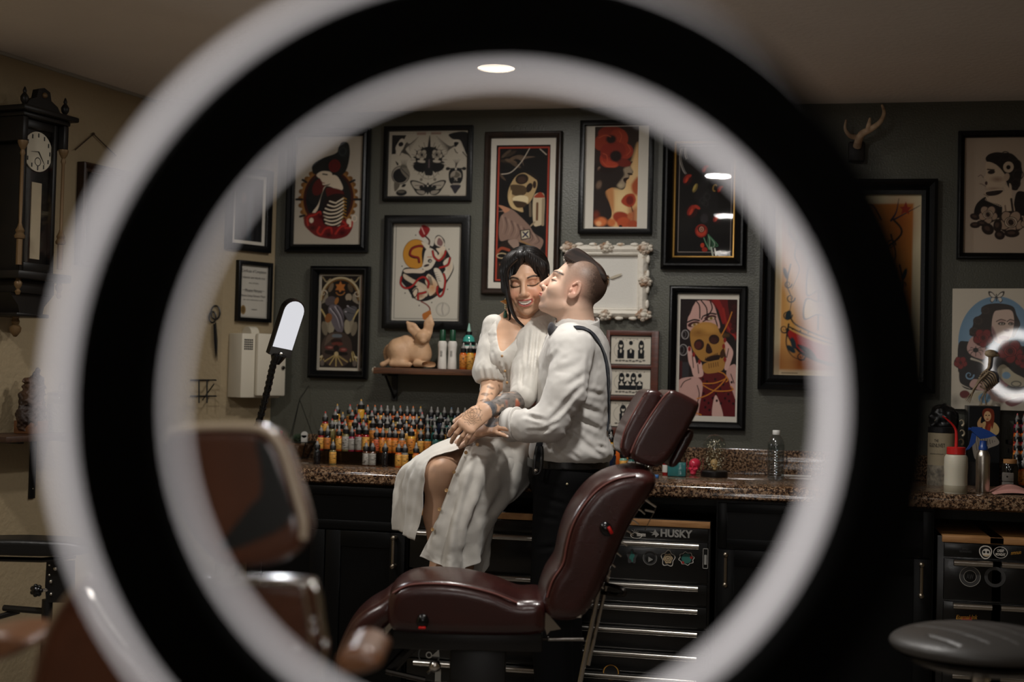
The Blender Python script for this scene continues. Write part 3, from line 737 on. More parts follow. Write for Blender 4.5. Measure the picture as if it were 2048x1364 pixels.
# ---- 2. black and white flash sheet, landscape
c = Cv(125, 175, 1415, 1232, 'aaa293', 180)
c.frame(160, 208, 1390, 1212, 5, '7c7468'); c.rect(575, 195, 725, 240, '8a7468', .8); c.rect(805, 195, 970, 235, '8a7468', .8)
c.poly([(175, 235), (405, 240), (370, 310), (310, 300), (250, 400), (240, 540), (175, 545)], INK, False)
c.poly([(320, 300), (370, 310), (380, 380), (350, 470), (290, 560), (240, 480), (245, 410)], 'b4ab9c'); c.ell(320, 385, 42, 36, INK, -.4); c.line([(310, 560), (340, 490), (365, 470)], 9, INK)
for k in range(8): c.line([(345, 515), (420, 430-10*k), (600-18*k, 270+32*k)], 20, '4c4842', taper=True)
c.poly([(420, 350), (400, 470), (470, 560), (500, 620), (440, 560), (350, 510)], '3a3732')
c.poly([(1100, 230), (1395, 215), (1395, 560), (1330, 440), (1270, 330), (1150, 310)], INK); c.poly([(1160, 340), (1250, 340), (1330, 470), (1300, 550), (1230, 540), (1180, 470), (1200, 420)], 'b4ab9c')
c.poly([(1180, 365), (1255, 370), (1200, 440)], INK); c.line([(1190, 470), (1215, 520), (1240, 535)], 14, INK); c.line([(1320, 520), (1390, 600)], 14, INK)
for k in range(8): c.line([(1180, 420), (1090, 420+10*k), (890+25*k, 262+42*k)], 19, '4c4842', taper=True)
for k in range(20):
    a = 2*PI*k/20; c.line([(780, 640), (780+290*math.cos(a), 640+290*math.sin(a))], 9, '6a645a')
for k in range(14):
    a = 2*PI*k/14+.2; c.poly([(780+130*math.cos(a-.25), 640+130*math.sin(a-.25)), (780+265*math.cos(a), 640+240*math.sin(a)), (780+130*math.cos(a+.25), 640+130*math.sin(a+.25))], '1d1e20')
c.poly([(755, 460), (785, 240), (800, 450)], INK); c.ell(780, 620, 215, 190, INK)
for cx in (665, 905):
    c.rose(cx, 560, 95, INK, 'a39a8a', 'b4ab9c'); c.ell(cx, 665, 70, 22, 'b0a798', .1)
c.poly([(740, 560), (830, 560), (850, 860), (780, 890), (720, 850)], '1d1e20'); c.line([(785, 640), (785, 760)], 22, '5c4e50')
for s_ in (-1, 1):
    c.ell(780+s_*165, 770, 95, 55, INK, s_*-.5); c.line([(780, 950), (780+s_*90, 920), (780+s_*160, 840)], 7, '6a645a')
c.ell(330, 880, 150, 150, INK); c.ell(330, 880, 138, 140, '8a8276'); c.ell(325, 890, 120, 115, INK); c.poly([(320, 730), (400, 720), (470, 830), (470, 920), (430, 930), (340, 830)], '6f695e')
for k in range(6): c.line([(330+20*k, 760), (345+14*k, 700), (320+22*k, 640)], 10, '3a3732', taper=True); c.line([(330, 770), (400, 840), (465, 900)], 6, '26262a')
c.poly([(240, 655), (290, 700), (270, 725)], INK); c.poly([(230, 1000), (320, 1020), (300, 1090), (240, 1140)], '5a544a'); c.ell(350, 1165, 88, 50, INK, -.05); c.ell(345, 1150, 60, 20, '5a544a'); c.ell(385, 1050, 38, 22, INK, -.5)
for s_ in (-1, 1):
    f = lambda x, y: (776+s_*x, y)
    c.poly([f(10, 1060), f(70, 1020), f(200, 970), f(290, 980), f(240, 1090), f(160, 1190), f(60, 1200), f(10, 1130)], INK); c.poly([f(60, 1045), f(200, 990), f(265, 1000), f(215, 1090), f(120, 1110)], '9a9284'); c.poly([f(60, 1140), f(180, 1130), f(140, 1180), f(60, 1190)], '8a8276')
    c.ell(776+s_*105, 1080, 34, 30, INK); c.line([f(60, 1050), f(210, 1050)], 9, '3a2f34'); c.ell(776+s_*110, 955, 24, 24, '6a645a')
c.ell(776, 1100, 26, 95, INK); c.ell(774, 1055, 12, 16, 'b4ab9c')
c.poly([(1105, 880), (1130, 800), (1220, 770), (1310, 800), (1335, 900), (1310, 1000), (1230, 1050), (1130, 1010)], INK); c.ell(1220, 900, 88, 85, '8a8276'); c.poly([(1135, 910), (1200, 900), (1220, 830), (1290, 880), (1240, 930)], '5a544a')
c.ell(1165, 955, 38, 32, INK); c.ell(1280, 955, 36, 30, INK); c.poly([(1215, 960), (1240, 1010), (1195, 1012)], INK); c.poly([(1140, 1050), (1300, 1050), (1260, 1130), (1215, 1185), (1170, 1120)], '2c2a30'); c.rect(1170, 1015, 1280, 1045, '8a8276')
for x in (1090, 1350): c.ell(x, 785, 34, 26, INK)
c.line([(1090, 785), (1350, 785)], 20, INK); c.ell(1218, 790, 16, 18, 'b4ab9c')
for k in range(5): c.line([(1215, 760), (1210+8*k, 700), (1170+28*k, 640-8*(k % 2))], 12, '3a3732', taper=True)
c.rect(890, 1206, 1130, 1220, '6a645a'); c.rect(1170, 1208, 1390, 1218, '8a7f74')
framed('framed_print', 'black framed landscape sheet of black ink designs, roses, moth and skull', (766, 251, 947, 403), (777, 262, 936, 393), c, style='flat', depth=.022)
# ---- 3. curled white cat with red cord and orange moon
c = Cv(80, 105, 915, 1260, 'b9b3a6', 170)
c.frame(112, 130, 880, 1232, 6, '4a4844')
c.ell(355, 465, 155, 178, '6a4a20'); c.ell(355, 465, 149, 172, 'b57e2e')
c.line([(470, 390), (400, 368), (310, 400), (285, 470), (330, 500), (385, 510), (400, 560)], 30, INK); c.line([(470, 388), (400, 368), (312, 402), (290, 465), (330, 492), (388, 505), (402, 555)], 20, '7c1f1e')
c.poly([(395, 180), (420, 125), (460, 120), (520, 165), (490, 235), (440, 270), (400, 240), (385, 200)], '801f22'); c.line([(415, 140), (455, 225)], 12, 'c89a92'); c.line([(470, 255), (515, 300), (515, 345)], 18, '3a1416')
c.poly([(215, 640), (330, 630), (440, 650), (430, 440), (480, 340), (560, 370), (590, 260), (640, 240), (700, 300), (705, 380), (760, 470), (815, 600), (805, 680), (740, 800), (690, 900), (560, 1000), (420, 1025), (330, 970), (270, 880), (190, 780)], '1b1a1d')
c.poly([(590, 350), (585, 290), (620, 250), (665, 270), (700, 350), (660, 380)], 'c0b4a4'); c.poly([(610, 340), (630, 270), (680, 320), (660, 370)], '7a5a58')
c.poly([(450, 560), (470, 430), (520, 390), (580, 420), (620, 480), (560, 620), (480, 660), (440, 620)], 'c4baa9'); c.poly([(420, 320), (520, 360), (490, 410)], 'c4baa9'); c.ell(530, 545, 26, 24, INK); c.ell(535, 548, 15, 14, '8f8a82'); c.ell(490, 600, 36, 14, '2a2226', -.3); c.line([(500, 500), (550, 500)], 9, '9a5a3a')
c.poly([(600, 400), (640, 390), (700, 370), (715, 460), (660, 530), (590, 500), (640, 460)], 'c8b8a2'); c.ell(680, 480, 30, 40, 'b08a64', a=.5, soft=30)
c.poly([(690, 560), (770, 500), (810, 600), (790, 680), (730, 770), (690, 700), (720, 640)], 'c4baa9'); c.ell(760, 610, 28, 60, 'b08a64', a=.4, soft=40)
c.poly([(580, 640), (640, 640), (700, 740), (710, 850), (660, 860), (610, 740)], 'c4baa9')
for k in range(5): c.line([(585+14*k, 690+22*k), (625+12*k, 680+26*k)], 8, INK, taper=True)
c.poly([(215, 655), (300, 640), (470, 655), (440, 690), (330, 690), (240, 690)], 'c2b2a0'); c.poly([(220, 700), (330, 760), (480, 830), (520, 900), (500, 970), (470, 900), (350, 830), (230, 760)], 'b7a792')
c.poly([(520, 700), (620, 800), (620, 890), (540, 960), (510, 860), (480, 780)], 'c4b299'); c.ell(570, 860, 60, 70, 'b5763c', a=.5, soft=60)
for k in range(4): c.line([(510+12*k, 720+5*k), (540+10*k, 830)], 6, INK)
c.poly([(330, 900), (420, 850), (500, 940), (450, 1000), (380, 1000)], 'c2b09a'); c.ring(360, 930, 30, 60, 12, INK, .4); c.ell(430, 960, 40, 25, '8a5a34', a=.6, soft=30)
for p in ([(190, 740), (185, 820), (240, 870), (320, 850), (400, 760), (470, 740), (520, 800), (515, 860)], [(700, 700), (720, 780), (700, 920), (660, 965), (625, 910), (630, 850)], [(560, 430), (580, 500), (640, 540), (700, 480), (715, 430)], [(770, 510), (745, 590), (650, 625)], [(400, 1000), (400, 940), (440, 930), (490, 915)]):
    c.line(p, 28, '40100f'); c.line(p, 19, '9a2624')
c.line([(440, 1030), (500, 1060), (540, 1100), (545, 1140)], 15, '6a2018'); c.poly([(455, 1180), (500, 1150), (550, 1130), (560, 1190), (500, 1240), (470, 1240)], 'a8642c')
c.ring(700, 1118, 80, 80, 7, '8a857b'); c.ring(700, 1118, 66, 66, 4, '97928a'); c.line([(700, 1050), (690, 1120), (705, 1180)], 16, '97928a')
for x, y in ((350, 240), (195, 610), (755, 405), (750, 880), (240, 930), (565, 1038), (415, 1075)): c.ell(x, y, 8, 8, '4a4844')
framed('framed_print', 'black framed print of a curled white cat wound in red cord with orange moon', (766, 430, 945, 664), (785, 448, 923, 642), c, style='flat', depth=.03)
# ---- 4. tall skull, raven and crystal
c = Cv(120, 120, 555, 1225, '0d0c0d', 130)
c.frame(141, 142, 540, 1205, 13, '9a3a2a')
for k in range(7): c.ell(200+38*(k % 4), 190+30*(k//2), 50, 14, ['4a3c30', '32281f', '5a4838'][k % 3], -.7+.2*k)
c.poly([(280, 215), (430, 215), (340, 240), (345, 290), (320, 250)], '5a4a3c'); c.line([(160, 355), (240, 340), (320, 260), (385, 150)], 7, 'b0a494'); c.line([(470, 155), (520, 200)], 8, 'a89c8c'); c.poly([(150, 340), (205, 405), (165, 385)], '4a3c30')
c.poly([(225, 480), (275, 380), (340, 345), (420, 370), (455, 430), (430, 520), (390, 590), (340, 600), (345, 660), (270, 630), (225, 570)], 'a38a62')
c.poly([(340, 335), (430, 360), (460, 410), (400, 370)], '1c1712'); c.ell(330, 395, 52, 42, '1f1511', -.2); c.ell(330, 400, 34, 26, '3c2a20'); c.ell(390, 465, 24, 40, '1f1511', .4); c.ell(432, 440, 14, 30, '2a1c15'); c.poly([(250, 440), (350, 450), (370, 500), (330, 530), (260, 520), (240, 470)], '4a3a26')
c.poly([(262, 545), (320, 525), (380, 540), (375, 590), (300, 590), (270, 575)], 'c9b892'); c.poly([(265, 570), (370, 585), (350, 620), (290, 620)], '3a2a1c'); c.poly([(225, 560), (250, 480), (255, 560), (290, 620), (350, 655), (260, 630)], 'b59c70')
c.poly([(425, 545), (480, 505), (515, 540), (510, 730), (470, 770), (430, 750)], 'b2a286'); c.poly([(430, 540), (480, 500), (515, 540), (480, 545)], '8a3420'); c.line([(458, 590), (458, 720)], 18, '5a3a24'); c.line([(505, 560), (505, 760)], 22, '8a7a62'); c.line([(400, 590), (405, 690)], 20, '5a4e3e'); c.line([(410, 770), (440, 740)], 12, '8a7a62')
c.poly([(145, 605), (190, 615), (260, 640), (330, 700), (400, 770), (440, 830), (510, 880), (500, 940), (470, 960), (400, 920), (320, 900), (240, 880), (170, 890), (155, 800), (165, 700), (200, 660), (145, 655), (185, 640)], '7c6458')
for k in range(12): c.line([(180+25*k, 690+14*k), (195+26*k, 760+12*k), (180+24*k, 830+8*k)], 12, ['8e7668', '5a4740'][k % 2], taper=True)
c.poly([(145, 605), (190, 612), (240, 640), (200, 665), (180, 640)], 'a8765a')
c.poly([(325, 805), (405, 795), (412, 870), (335, 885)], '1c1a1a', False); c.poly([(335, 812), (398, 804), (403, 864), (342, 875)], 'b7ac92', False); c.line([(350, 820), (388, 858)], 12, '22223c'); c.line([(388, 818), (350, 860)], 12, '22223c')
c.poly([(160, 930), (240, 880), (300, 890), (320, 960), (250, 980)], '241a16'); c.poly([(230, 890), (300, 880), (320, 930), (280, 950)], '8a7468'); c.line([(330, 890), (430, 940), (500, 1020)], 12, '8a6a44'); c.line([(145, 985), (180, 950), (240, 965)], 22, '8a3f2a')
c.ring(185, 1010, 40, 20, 8, 'b09a78'); c.rect(150, 1060, 240, 1190, '2a1c16'); c.line([(170, 1080), (230, 1150)], 10, '7a4a30'); c.line([(470, 950), (520, 1000)], 14, '7c6458'); c.poly([(420, 1000), (520, 980), (525, 1190), (430, 1190)], '241a16')
framed('framed_print', 'tall walnut framed print of a skull above a raven, behind the couple', (965, 266, 1122, 588), (990, 290, 1098, 565), c, fm=m_fbrn, style='round', matpx=(979, 276, 1109, 577), depth=.028)
# ---- 5. woman in profile with poppies
c = Cv(205, 127, 690, 1220, '2c211d', 130)
c.poly([(640, 420), (690, 360), (690, 1220), (420, 1220), (400, 900), (400, 800), (520, 810), (560, 700), (600, 600)], 'c9a270', soft=40)
c.ell(520, 950, 90, 170, 'd2b886', a=.8, soft=70); c.ell(640, 640, 50, 120, 'c8aa7c', a=.7, soft=50); c.poly([(620, 760), (690, 680), (690, 860), (640, 850)], '9a4a2c', soft=30); c.poly([(340, 820), (420, 800), (430, 1060), (370, 930)], 'b07a4c', soft=30); c.rect(600, 1010, 690, 1220, '8a3a22', .7, 60)
c.poly([(205, 560), (330, 560), (560, 520), (625, 510), (600, 560), (635, 625), (600, 655), (590, 690), (560, 720), (550, 790), (510, 815), (440, 790), (380, 800), (330, 850), (380, 960), (410, 1060), (380, 1130), (205, 1150)], '241c1a')
c.poly([(530, 590), (590, 560), (630, 620), (590, 660), (588, 690), (548, 715), (550, 775), (500, 805), (470, 760), (510, 700), (540, 650)], '8f7f6a', soft=24); c.ell(600, 645, 30, 12, '2c221d', .2); c.poly([(535, 690), (590, 685), (560, 720), (560, 745), (530, 720)], '241513'); c.ell(500, 770, 35, 22, 'a8987c', a=.7, soft=24); c.ell(262, 760, 30, 45, '6a5546', .3, a=.9, soft=20); c.ell(258, 585, 14, 22, '8a6a58', .5, soft=10)
for x, y, rx, ry, r, col in ((380, 200, 140, 80, 0, '7c2c20'), (280, 300, 80, 90, .4, '84301f'), (470, 260, 100, 110, -.3, '8e3422'), (540, 400, 90, 85, 0, '8a2f20'), (360, 480, 95, 95, 0, '93301f'), (440, 380, 110, 90, .3, '7a281d'), (330, 400, 60, 80, 0, '7a261c'), (520, 520, 90, 45, .2, '6a231a'), (390, 540, 80, 35, .1, 'a33c26')):
    c.ell(x, y, rx, ry, col, r, soft=10)
for x, y, rx, ry in ((385, 265, 55, 45), (440, 450, 65, 60), (330, 600, 100, 25)): c.ell(x, y, rx, ry, '1f1413', soft=22)
for p in ([(250, 250), (320, 220), (380, 240)], [(560, 320), (600, 390), (560, 440)], [(290, 500), (350, 560), (450, 555)], [(470, 180), (500, 230), (480, 300)], [(300, 420), (340, 440), (350, 500)]): c.line(p, 9, 'b4553a', a=.6)
c.poly([(510, 940), (560, 870), (640, 860), (670, 930), (630, 1000), (560, 990)], '9a3a24', soft=12); c.ell(605, 930, 40, 50, '6a1f18', soft=16); c.line([(620, 990), (640, 1050)], 9, '2a1a16')
c.ell(520, 1120, 100, 65, '8e3520', .3, soft=14); c.ell(540, 1170, 70, 60, 'a84a2a', soft=14); c.ell(510, 1210, 18, 14, '1c1210'); c.ell(640, 1190, 60, 45, '9a4428', soft=16); c.ell(290, 1160, 70, 50, 'c06a3c', soft=24); c.ell(270, 1180, 30, 26, 'd9a070', soft=20); c.ell(410, 1170, 45, 40, 'b8683a', soft=20); c.ell(240, 1090, 40, 50, '6a2a1c', a=.7, soft=30); c.ell(610, 1100, 30, 35, 'a8603c', soft=14)
framed('framed_print', 'black framed print of a dark woman in profile crowned with red poppies', (1158, 243, 1307, 468), (1188, 253, 1276, 454), c, style='flat', matpx=(1169, 251, 1297, 458), depth=.028)
# ---- 6. black print with red tulips, gilt inner edge
c = Cv(185, 70, 755, 1160, '0c0b0c', 150)
c.frame(232, 110, 715, 1103, 5, '8a7f78')
for p in ([(245, 130), (230, 230), (260, 330), (285, 370)], [(280, 130), (280, 190), (292, 230)]): c.line(p, 9, '8d8780'); c.line([(x+14, y) for x, y in p], 4, '8d8780')
c.ell(355, 318, 18, 8, 'a8a49c', .8); c.ell(430, 260, 120, 110, '150f10'); c.ell(500, 640, 100, 130, '171617')
for k in range(9): c.ring(470+22*math.cos(k*1.3), 590+60*math.sin(k*1.9), 30, 24, 5, '2c2b2c', k)
c.ell(440, 520, 40, 110, '1a1819', .5); c.ell(380, 505, 20, 45, '6a5a30', .4); c.ell(375, 500, 10, 34, 'a08a48', .4); c.ring(562, 505, 16, 30, 12, '8a6c34', .2, 1.2, 5.4)
for x, y, s_ in ((305, 425, 1.), (355, 720, 1.2), (585, 790, .9), (470, 330, .8), (610, 520, .7)):
    c.ell(x, y, 44*s_, 54*s_, '2a0c0d', .3); c.ell(x-8*s_, y-6*s_, 22*s_, 44*s_, '7c2018', .5); c.ell(x+16*s_, y-30*s_, 26*s_, 14*s_, '8e2a1c', -.5); c.ell(x-6*s_, y+6*s_, 10*s_, 26*s_, 'b03c24', .4)
c.ell(405, 685, 30, 14, 'a03020', .6); c.ell(470, 790, 36, 44, '2a272a'); c.ell(445, 905, 58, 62, '7a1f17'); c.ell(445, 915, 44, 40, 'a83826'); c.ell(445, 890, 32, 32, '1a0a0a'); c.ell(447, 890, 22, 26, 'b07c68'); c.ring(447, 892, 9, 14, 6, '1a0a0a')
for k in range(7): c.line([(510, 940), (540+14*k-30, 980+8*k), (560+14*k-50, 1050), (520+10*k, 1080-6*k)], 7, ['3c6a4c', '8ea890', '2a5038'][k % 3])
c.line([(540, 1060), (560, 1155)], 14, 'a8b0a4'); c.line([(572, 1070), (588, 1155)], 12, 'c8c8be'); c.line([(470, 970), (500, 1040), (530, 1080)], 8, '5c8a68'); c.ell(458, 1040, 18, 22, 'a83824'); c.ell(480, 1080, 26, 22, '8a281c')
t6, g6 = framed('framed_print', 'wide black and gilt framed dark print of red tulips tied with green stems', (1323, 258, 1500, 548), (1348, 283, 1471, 516), c, style='slope', depth=.04)
o, ux, uz, nv, op, R1 = g6
sweep_frame(MB(), (op[0]-.001, op[1]-.001, op[2]+.001, op[3]+.001), [(0, .02), (.003, .024), (.007, .022), (.009, .0098)], o, ux, uz, nv).build('gilt_edge', m_gilt, t6)
# ---- 7. woman holding a skull
c = Cv(130, 175, 648, 1235, '1c1416', 150)
c.rect(150, 750, 220, 920, '2c2a2e'); c.rect(130, 740, 160, 940, '3a1416')
c.poly([(380, 180), (648, 180), (648, 530), (560, 480), (500, 300)], '5a1216'); c.poly([(420, 185), (480, 180), (540, 320), (520, 400), (470, 260)], '7c1a1a'); c.line([(520, 260), (560, 420), (640, 520)], 20, '84201c'); c.poly([(560, 180), (648, 180), (648, 460), (600, 400)], '24090c')
for k in range(6): c.ell(620-10*(k % 2), 240+45*k, 26, 20, '330b0f')
c.poly([(195, 430), (205, 300), (260, 200), (410, 200), (470, 330), (490, 440), (380, 400), (240, 470)], 'b58f86')
c.poly([(130, 180), (270, 180), (215, 300), (195, 430), (230, 480), (235, 620), (150, 560), (140, 300)], '1a1215')
for p in ([(270, 190), (305, 240), (310, 350)], [(320, 190), (370, 260), (370, 350), (340, 380)], [(400, 190), (420, 260), (380, 330)], [(250, 200), (225, 290), (205, 330)], [(440, 330), (470, 420), (450, 470)], [(340, 330), (325, 360)]): c.line(p, 11, '1a1215')
for x, y, a in ((255, 405, -.25), (405, 345, -.2)):
    c.ell(x, y, 55, 24, '3a1a1c', a); c.ell(x+8, y+6, 30, 14, 'b8a08c', a); c.ell(x+8, y+4, 13, 12, '6a5a2a', a); c.line([(x-55, y-18), (x, y-40), (x+50, y-34)], 14, '1a1215')
for x, y, r in ((180, 500, 45), (165, 640, 55), (590, 570, 45), (610, 650, 40)): c.ell(x, y, r*.8, r, '1a1215'); c.ring(x, y, r*.7, r*.9, 7, '8f8a88'); c.ring(x-r*.2, y, r*.35, r*.6, 5, '5c585a')
c.poly([(470, 460), (560, 470), (630, 540), (640, 760), (560, 800), (500, 600)], '171113')
c.poly([(112, 940), (260, 880), (300, 880), (350, 960), (330, 1240), (112, 1240)], 'b58f86'); c.poly([(560, 830), (600, 770), (648, 790), (648, 1070), (580, 960)], 'b58f86')
c.poly([(300, 870), (420, 830), (560, 870), (600, 960), (648, 1100), (648, 1240), (530, 1240), (465, 1040), (440, 1240), (320, 1240), (350, 960)], '551418')
c.poly([(440, 1240), (468, 1040), (540, 1240)], 'c09c92')
for k in range(26): c.ell(350+37*(k % 8)+(k//8)*9, 900+ (k//8)*85+23*(k % 3), 10, 12, '200a0e')
c.poly([(205, 620), (235, 615), (250, 680), (270, 700), (290, 760), (310, 740), (335, 760), (350, 870), (270, 880), (240, 800), (215, 740)], 'bf998f'); c.poly([(525, 530), (560, 560), (615, 640), (605, 720), (570, 810), (540, 800), (555, 700), (530, 600)], 'bf998f')
for p in ([(250, 690), (262, 800)], [(300, 770), (310, 850)], [(575, 620), (560, 700)], [(300, 960), (320, 1040), (300, 1130)], [(240, 900), (180, 930), (150, 980)], [(600, 850), (630, 930)]): c.line(p, 8, '2a1618')
c.poly([(225, 510), (240, 450), (310, 395), (390, 385), (460, 410), (490, 470), (520, 520), (545, 600), (540, 690), (500, 740), (350, 740), (290, 690), (245, 620)], '9c7036')
c.ell(360, 450, 110, 62, 'ab7d3e', a=.8, soft=30); c.ell(300, 480, 60, 35, '7c5424', a=.6, soft=30); c.ell(400, 500, 150, 20, '845a28', a=.5, soft=24)
c.ell(308, 590, 46, 50, '2a1512', .2); c.ell(300, 595, 30, 36, '4a1f1a', .2); c.ell(443, 540, 48, 44, '2a1512', .1); c.ell(440, 548, 30, 26, '3a1a16'); c.poly([(380, 580), (405, 590), (430, 650), (400, 670), (370, 650)], '2a1512')
c.poly([(370, 720), (420, 690), (500, 680), (480, 730), (390, 740)], '1c0e0e'); c.poly([(500, 660), (530, 620), (545, 680), (510, 710)], '3a2012')
for k in range(8): c.line([(365+15*k, 730-6*k), (372+15*k, 705-6*k)], 7, '2a1512')
c.poly([(340, 790), (380, 750), (520, 720), (545, 760), (520, 820), (440, 845), (370, 845)], '9c7036')
for k in range(5): c.line([(400+20*k, 760-4*k), (405+20*k, 800-5*k)], 6, '4a2a14')
for x, y in ((222, 630), (262, 680), (315, 745), (540, 545), (545, 720), (530, 600)): c.ell(x, y, 13, 22, '7c1e1c')
for p in ([(510, 500), (540, 440), (575, 360), (598, 290)], [(350, 940), (450, 935), (540, 900), (560, 880)], [(300, 1080), (400, 1040), (500, 960), (550, 900)], [(350, 955), (440, 1000), (540, 1005), (620, 990), (600, 960)], [(490, 830), (540, 850), (575, 900), (560, 920)], [(270, 1200), (340, 1225)]): c.line(p, 10, 'b5702a')
framed('framed_print', 'black framed print of a woman hiding behind a golden skull in her hands', (1336, 572, 1495, 858), (1358.6, 598.5, 1472.6, 832), c, style='round', matpx=(1353, 588, 1476, 843), depth=.03)
# ---- 8. large parchment with ship's heart scrollwork
c = Cv(1549, 390, 1840, 753, 'c6b898', 190)
c.poly([(1563, 410), (1824, 408), (1823, 560), (1822, 741), (1563, 741), (1565, 560)], 'a4682e', False, soft=4); c.ell(1690, 560, 95, 125, 'bf8a4a', a=.8, soft=60)
c.ell(1590, 725, 50, 26, '6a3014', a=.7, soft=30); c.ell(1700, 725, 70, 26, '7a3a18', a=.7, soft=30); c.ell(1800, 440, 30, 50, '8a4a1e', a=.6, soft=30); c.ell(1580, 600, 20, 120, 'c89a5c', a=.7, soft=22)
c.poly([(1580, 656), (1690, 690), (1800, 656), (1795, 700), (1740, 727), (1690, 735), (1640, 725), (1595, 700)], INK); c.poly([(1583, 662), (1690, 695), (1797, 662), (1788, 696), (1740, 720), (1690, 727), (1640, 718), (1598, 697)], '8e1f1a'); c.poly([(1598, 690), (1625, 700), (1640, 722), (1612, 706)], INK)
c.poly([(1578, 630), (1600, 655), (1690, 683), (1780, 655), (1802, 630), (1800, 655), (1690, 696), (1580, 660)], 'bb8a48'); c.line([(1580, 655), (1620, 672), (1690, 690), (1760, 672), (1800, 655)], 3, INK); c.line([(1582, 630), (1600, 654), (1690, 682), (1780, 654), (1798, 630)], 3, INK)
for k in range(14): c.ell(1588+8*k*2, 660+14*math.sin(PI*k/13), 1.6, 1.6, INK)
for s_ in (1, -1):
    f = lambda x, y: (1690+s_*(x-1690), y)
    for p in ([(1582, 530), (1575, 570), (1585, 600), (1578, 640)], [(1600, 470), (1590, 510), (1600, 540), (1585, 580)], [(1580, 650), (1576, 690), (1590, 715), (1615, 722)], [(1620, 440), (1640, 410), (1660, 430), (1680, 410)]): c.line([f(*q) for q in p], 3.5, '181a1c', taper=True)
    for x, y, r in ((1577, 632, 10), (1571, 660, 9), (1606, 714, 9), (1577, 570, 8), (1583, 598, 9), (1600, 490, 10)): c.spiral(*f(x, y), r, 3, '181a1c', 1.5, 0, s_)
    for x, y, rx, ry, a in ((1579, 632, 6, 10, .3), (1586, 700, 11, 5, .7), (1572, 548, 4, 12, -.3), (1590, 688, 5, 12, -.3)): c.ell(*f(x, y), rx, ry, '1c2a30', s_*a)
    c.line([f(1785, 440), f(1795, 435), f(1837, 412)], 4.5, '2a2430', taper=True); c.line([f(1780, 442), f(1790, 425), f(1795, 398)], 4.5, '2a2430', taper=True)
    c.line([f(1740, 520), f(1800, 470), f(1785, 440)], 4, '2a2018')
c.poly([(1809, 404), (1813, 415), (1820, 415), (1814, 422), (1816, 430), (1808, 425), (1800, 430), (1802, 420), (1797, 415), (1805, 414)], '7c2a1c', False)
c.line([(1690, 668), (1690, 418)], 5, '2a1c14'); c.line([(1640, 660), (1640, 470)], 4, '2a1c14'); c.line([(1742, 660), (1742, 470)], 4, '2a1c14')
for x, w0, rows_ in ((1690, 34, ((440, 490), (496, 556), (562, 632))), (1640, 24, ((482, 528), (534, 592), (598, 640))), (1742, 24, ((482, 528), (534, 592), (598, 640)))):
    for i, (y0_, y1_) in enumerate(rows_):
        w_ = w0*(.75+.18*i); c.poly([(x-w_, y0_), (x, y0_+5), (x+w_, y0_), (x+w_*1.12, y1_), (x, y1_-9), (x-w_*1.12, y1_)], '2a2018'); c.poly([(x-w_+3, y0_+3), (x, y0_+8), (x+w_-3, y0_+3), (x+w_*1.12-3, y1_-3), (x, y1_-12), (x-w_*1.12+3, y1_-3)], 'c6a878'); c.poly([(x-w_*.2, y0_+7), (x+w_-3, y0_+4), (x+w_*1.1-3, y1_-4), (x+w_*.1, y1_-12)], 'a87c4a', a=.6, soft=8)
c.rect(1567, 747, 1600, 749, '6a5a44')
framed('framed_print', 'large black framed parchment print of a red-hulled ship with scrollwork behind the ring', (1517, 358, 1873, 788), (1549, 390, 1840, 753), c, style='double', depth=.04, pane=False)
# ---- 9. sepia woman in profile with roses
c = Cv(125, 160, 830, 1210, 'aa9886', 150)
c.poly([(325, 370), (340, 320), (410, 295), (480, 300), (560, 310), (630, 380), (655, 470), (640, 570), (610, 640), (540, 620), (500, 540), (420, 440)], '15100f')
for x, y, r in ((600, 410, 45), (620, 500, 45), (600, 580, 40), (500, 330, 40)): c.ring(x, y, r, r, 9, '2c2320')
c.poly([(328, 385), (420, 410), (500, 500), (510, 560), (470, 620), (400, 635), (340, 630), (330, 590), (318, 560), (330, 545), (305, 525), (325, 490)], 'b9a48d'); c.ell(375, 475, 34, 18, '241a18', -.1); c.line([(340, 450), (400, 455)], 12, '2a201c'); c.ell(330, 575, 12, 18, '3a2420'); c.ell(430, 540, 60, 26, '8c7260', a=.6, soft=20); c.ell(400, 625, 70, 14, '8c7260', a=.6, soft=14)
c.ell(530, 430, 48, 50, 'b9a48d'); c.ell(530, 432, 20, 20, '15100f'); c.ell(515, 520, 26, 36, 'a8917c', .3)
c.poly([(330, 650), (480, 630), (470, 700), (470, 770), (380, 750), (330, 700)], 'b9a48d'); c.poly([(335, 655), (480, 640), (440, 680), (350, 690)], '241a18')
c.poly([(225, 870), (240, 770), (320, 700), (350, 740), (470, 780), (480, 880), (300, 900)], '15100f'); c.poly([(600, 680), (660, 650), (760, 720), (780, 860), (600, 850)], '15100f')
for k in range(9): c.ring(335+16*k, 722+7*k, 10, 9, 4, 'b9a48d')
c.poly([(470, 690), (510, 640), (560, 680), (600, 900), (490, 900), (480, 760)], 'b9a48d'); c.poly([(480, 590), (530, 610), (560, 700), (530, 690)], 'b9a48d'); c.poly([(540, 580), (560, 600), (565, 680), (545, 670)], 'b9a48d'); c.line([(505, 780), (520, 890)], 14, '7a6454'); c.line([(560, 720), (585, 880)], 20, '2a201c')
for x, y, r in ((350, 860, 88), (560, 930, 115), (720, 930, 70)): c.rose(x, y, r, '2a1f1b', '9c8470', 'c2ad96')
for x, y, rx, ry, a in ((230, 880, 45, 30, .3), (235, 955, 48, 28, .0), (350, 990, 60, 50, .6), (300, 940, 50, 26, .2), (460, 1045, 48, 42, .3), (570, 1030, 70, 36, 0), (440, 960, 40, 60, 0)): c.ell(x, y, rx, ry, '241a17', a); c.ell(x-5, y-5, rx*.5, ry*.4, '4a3830', a)
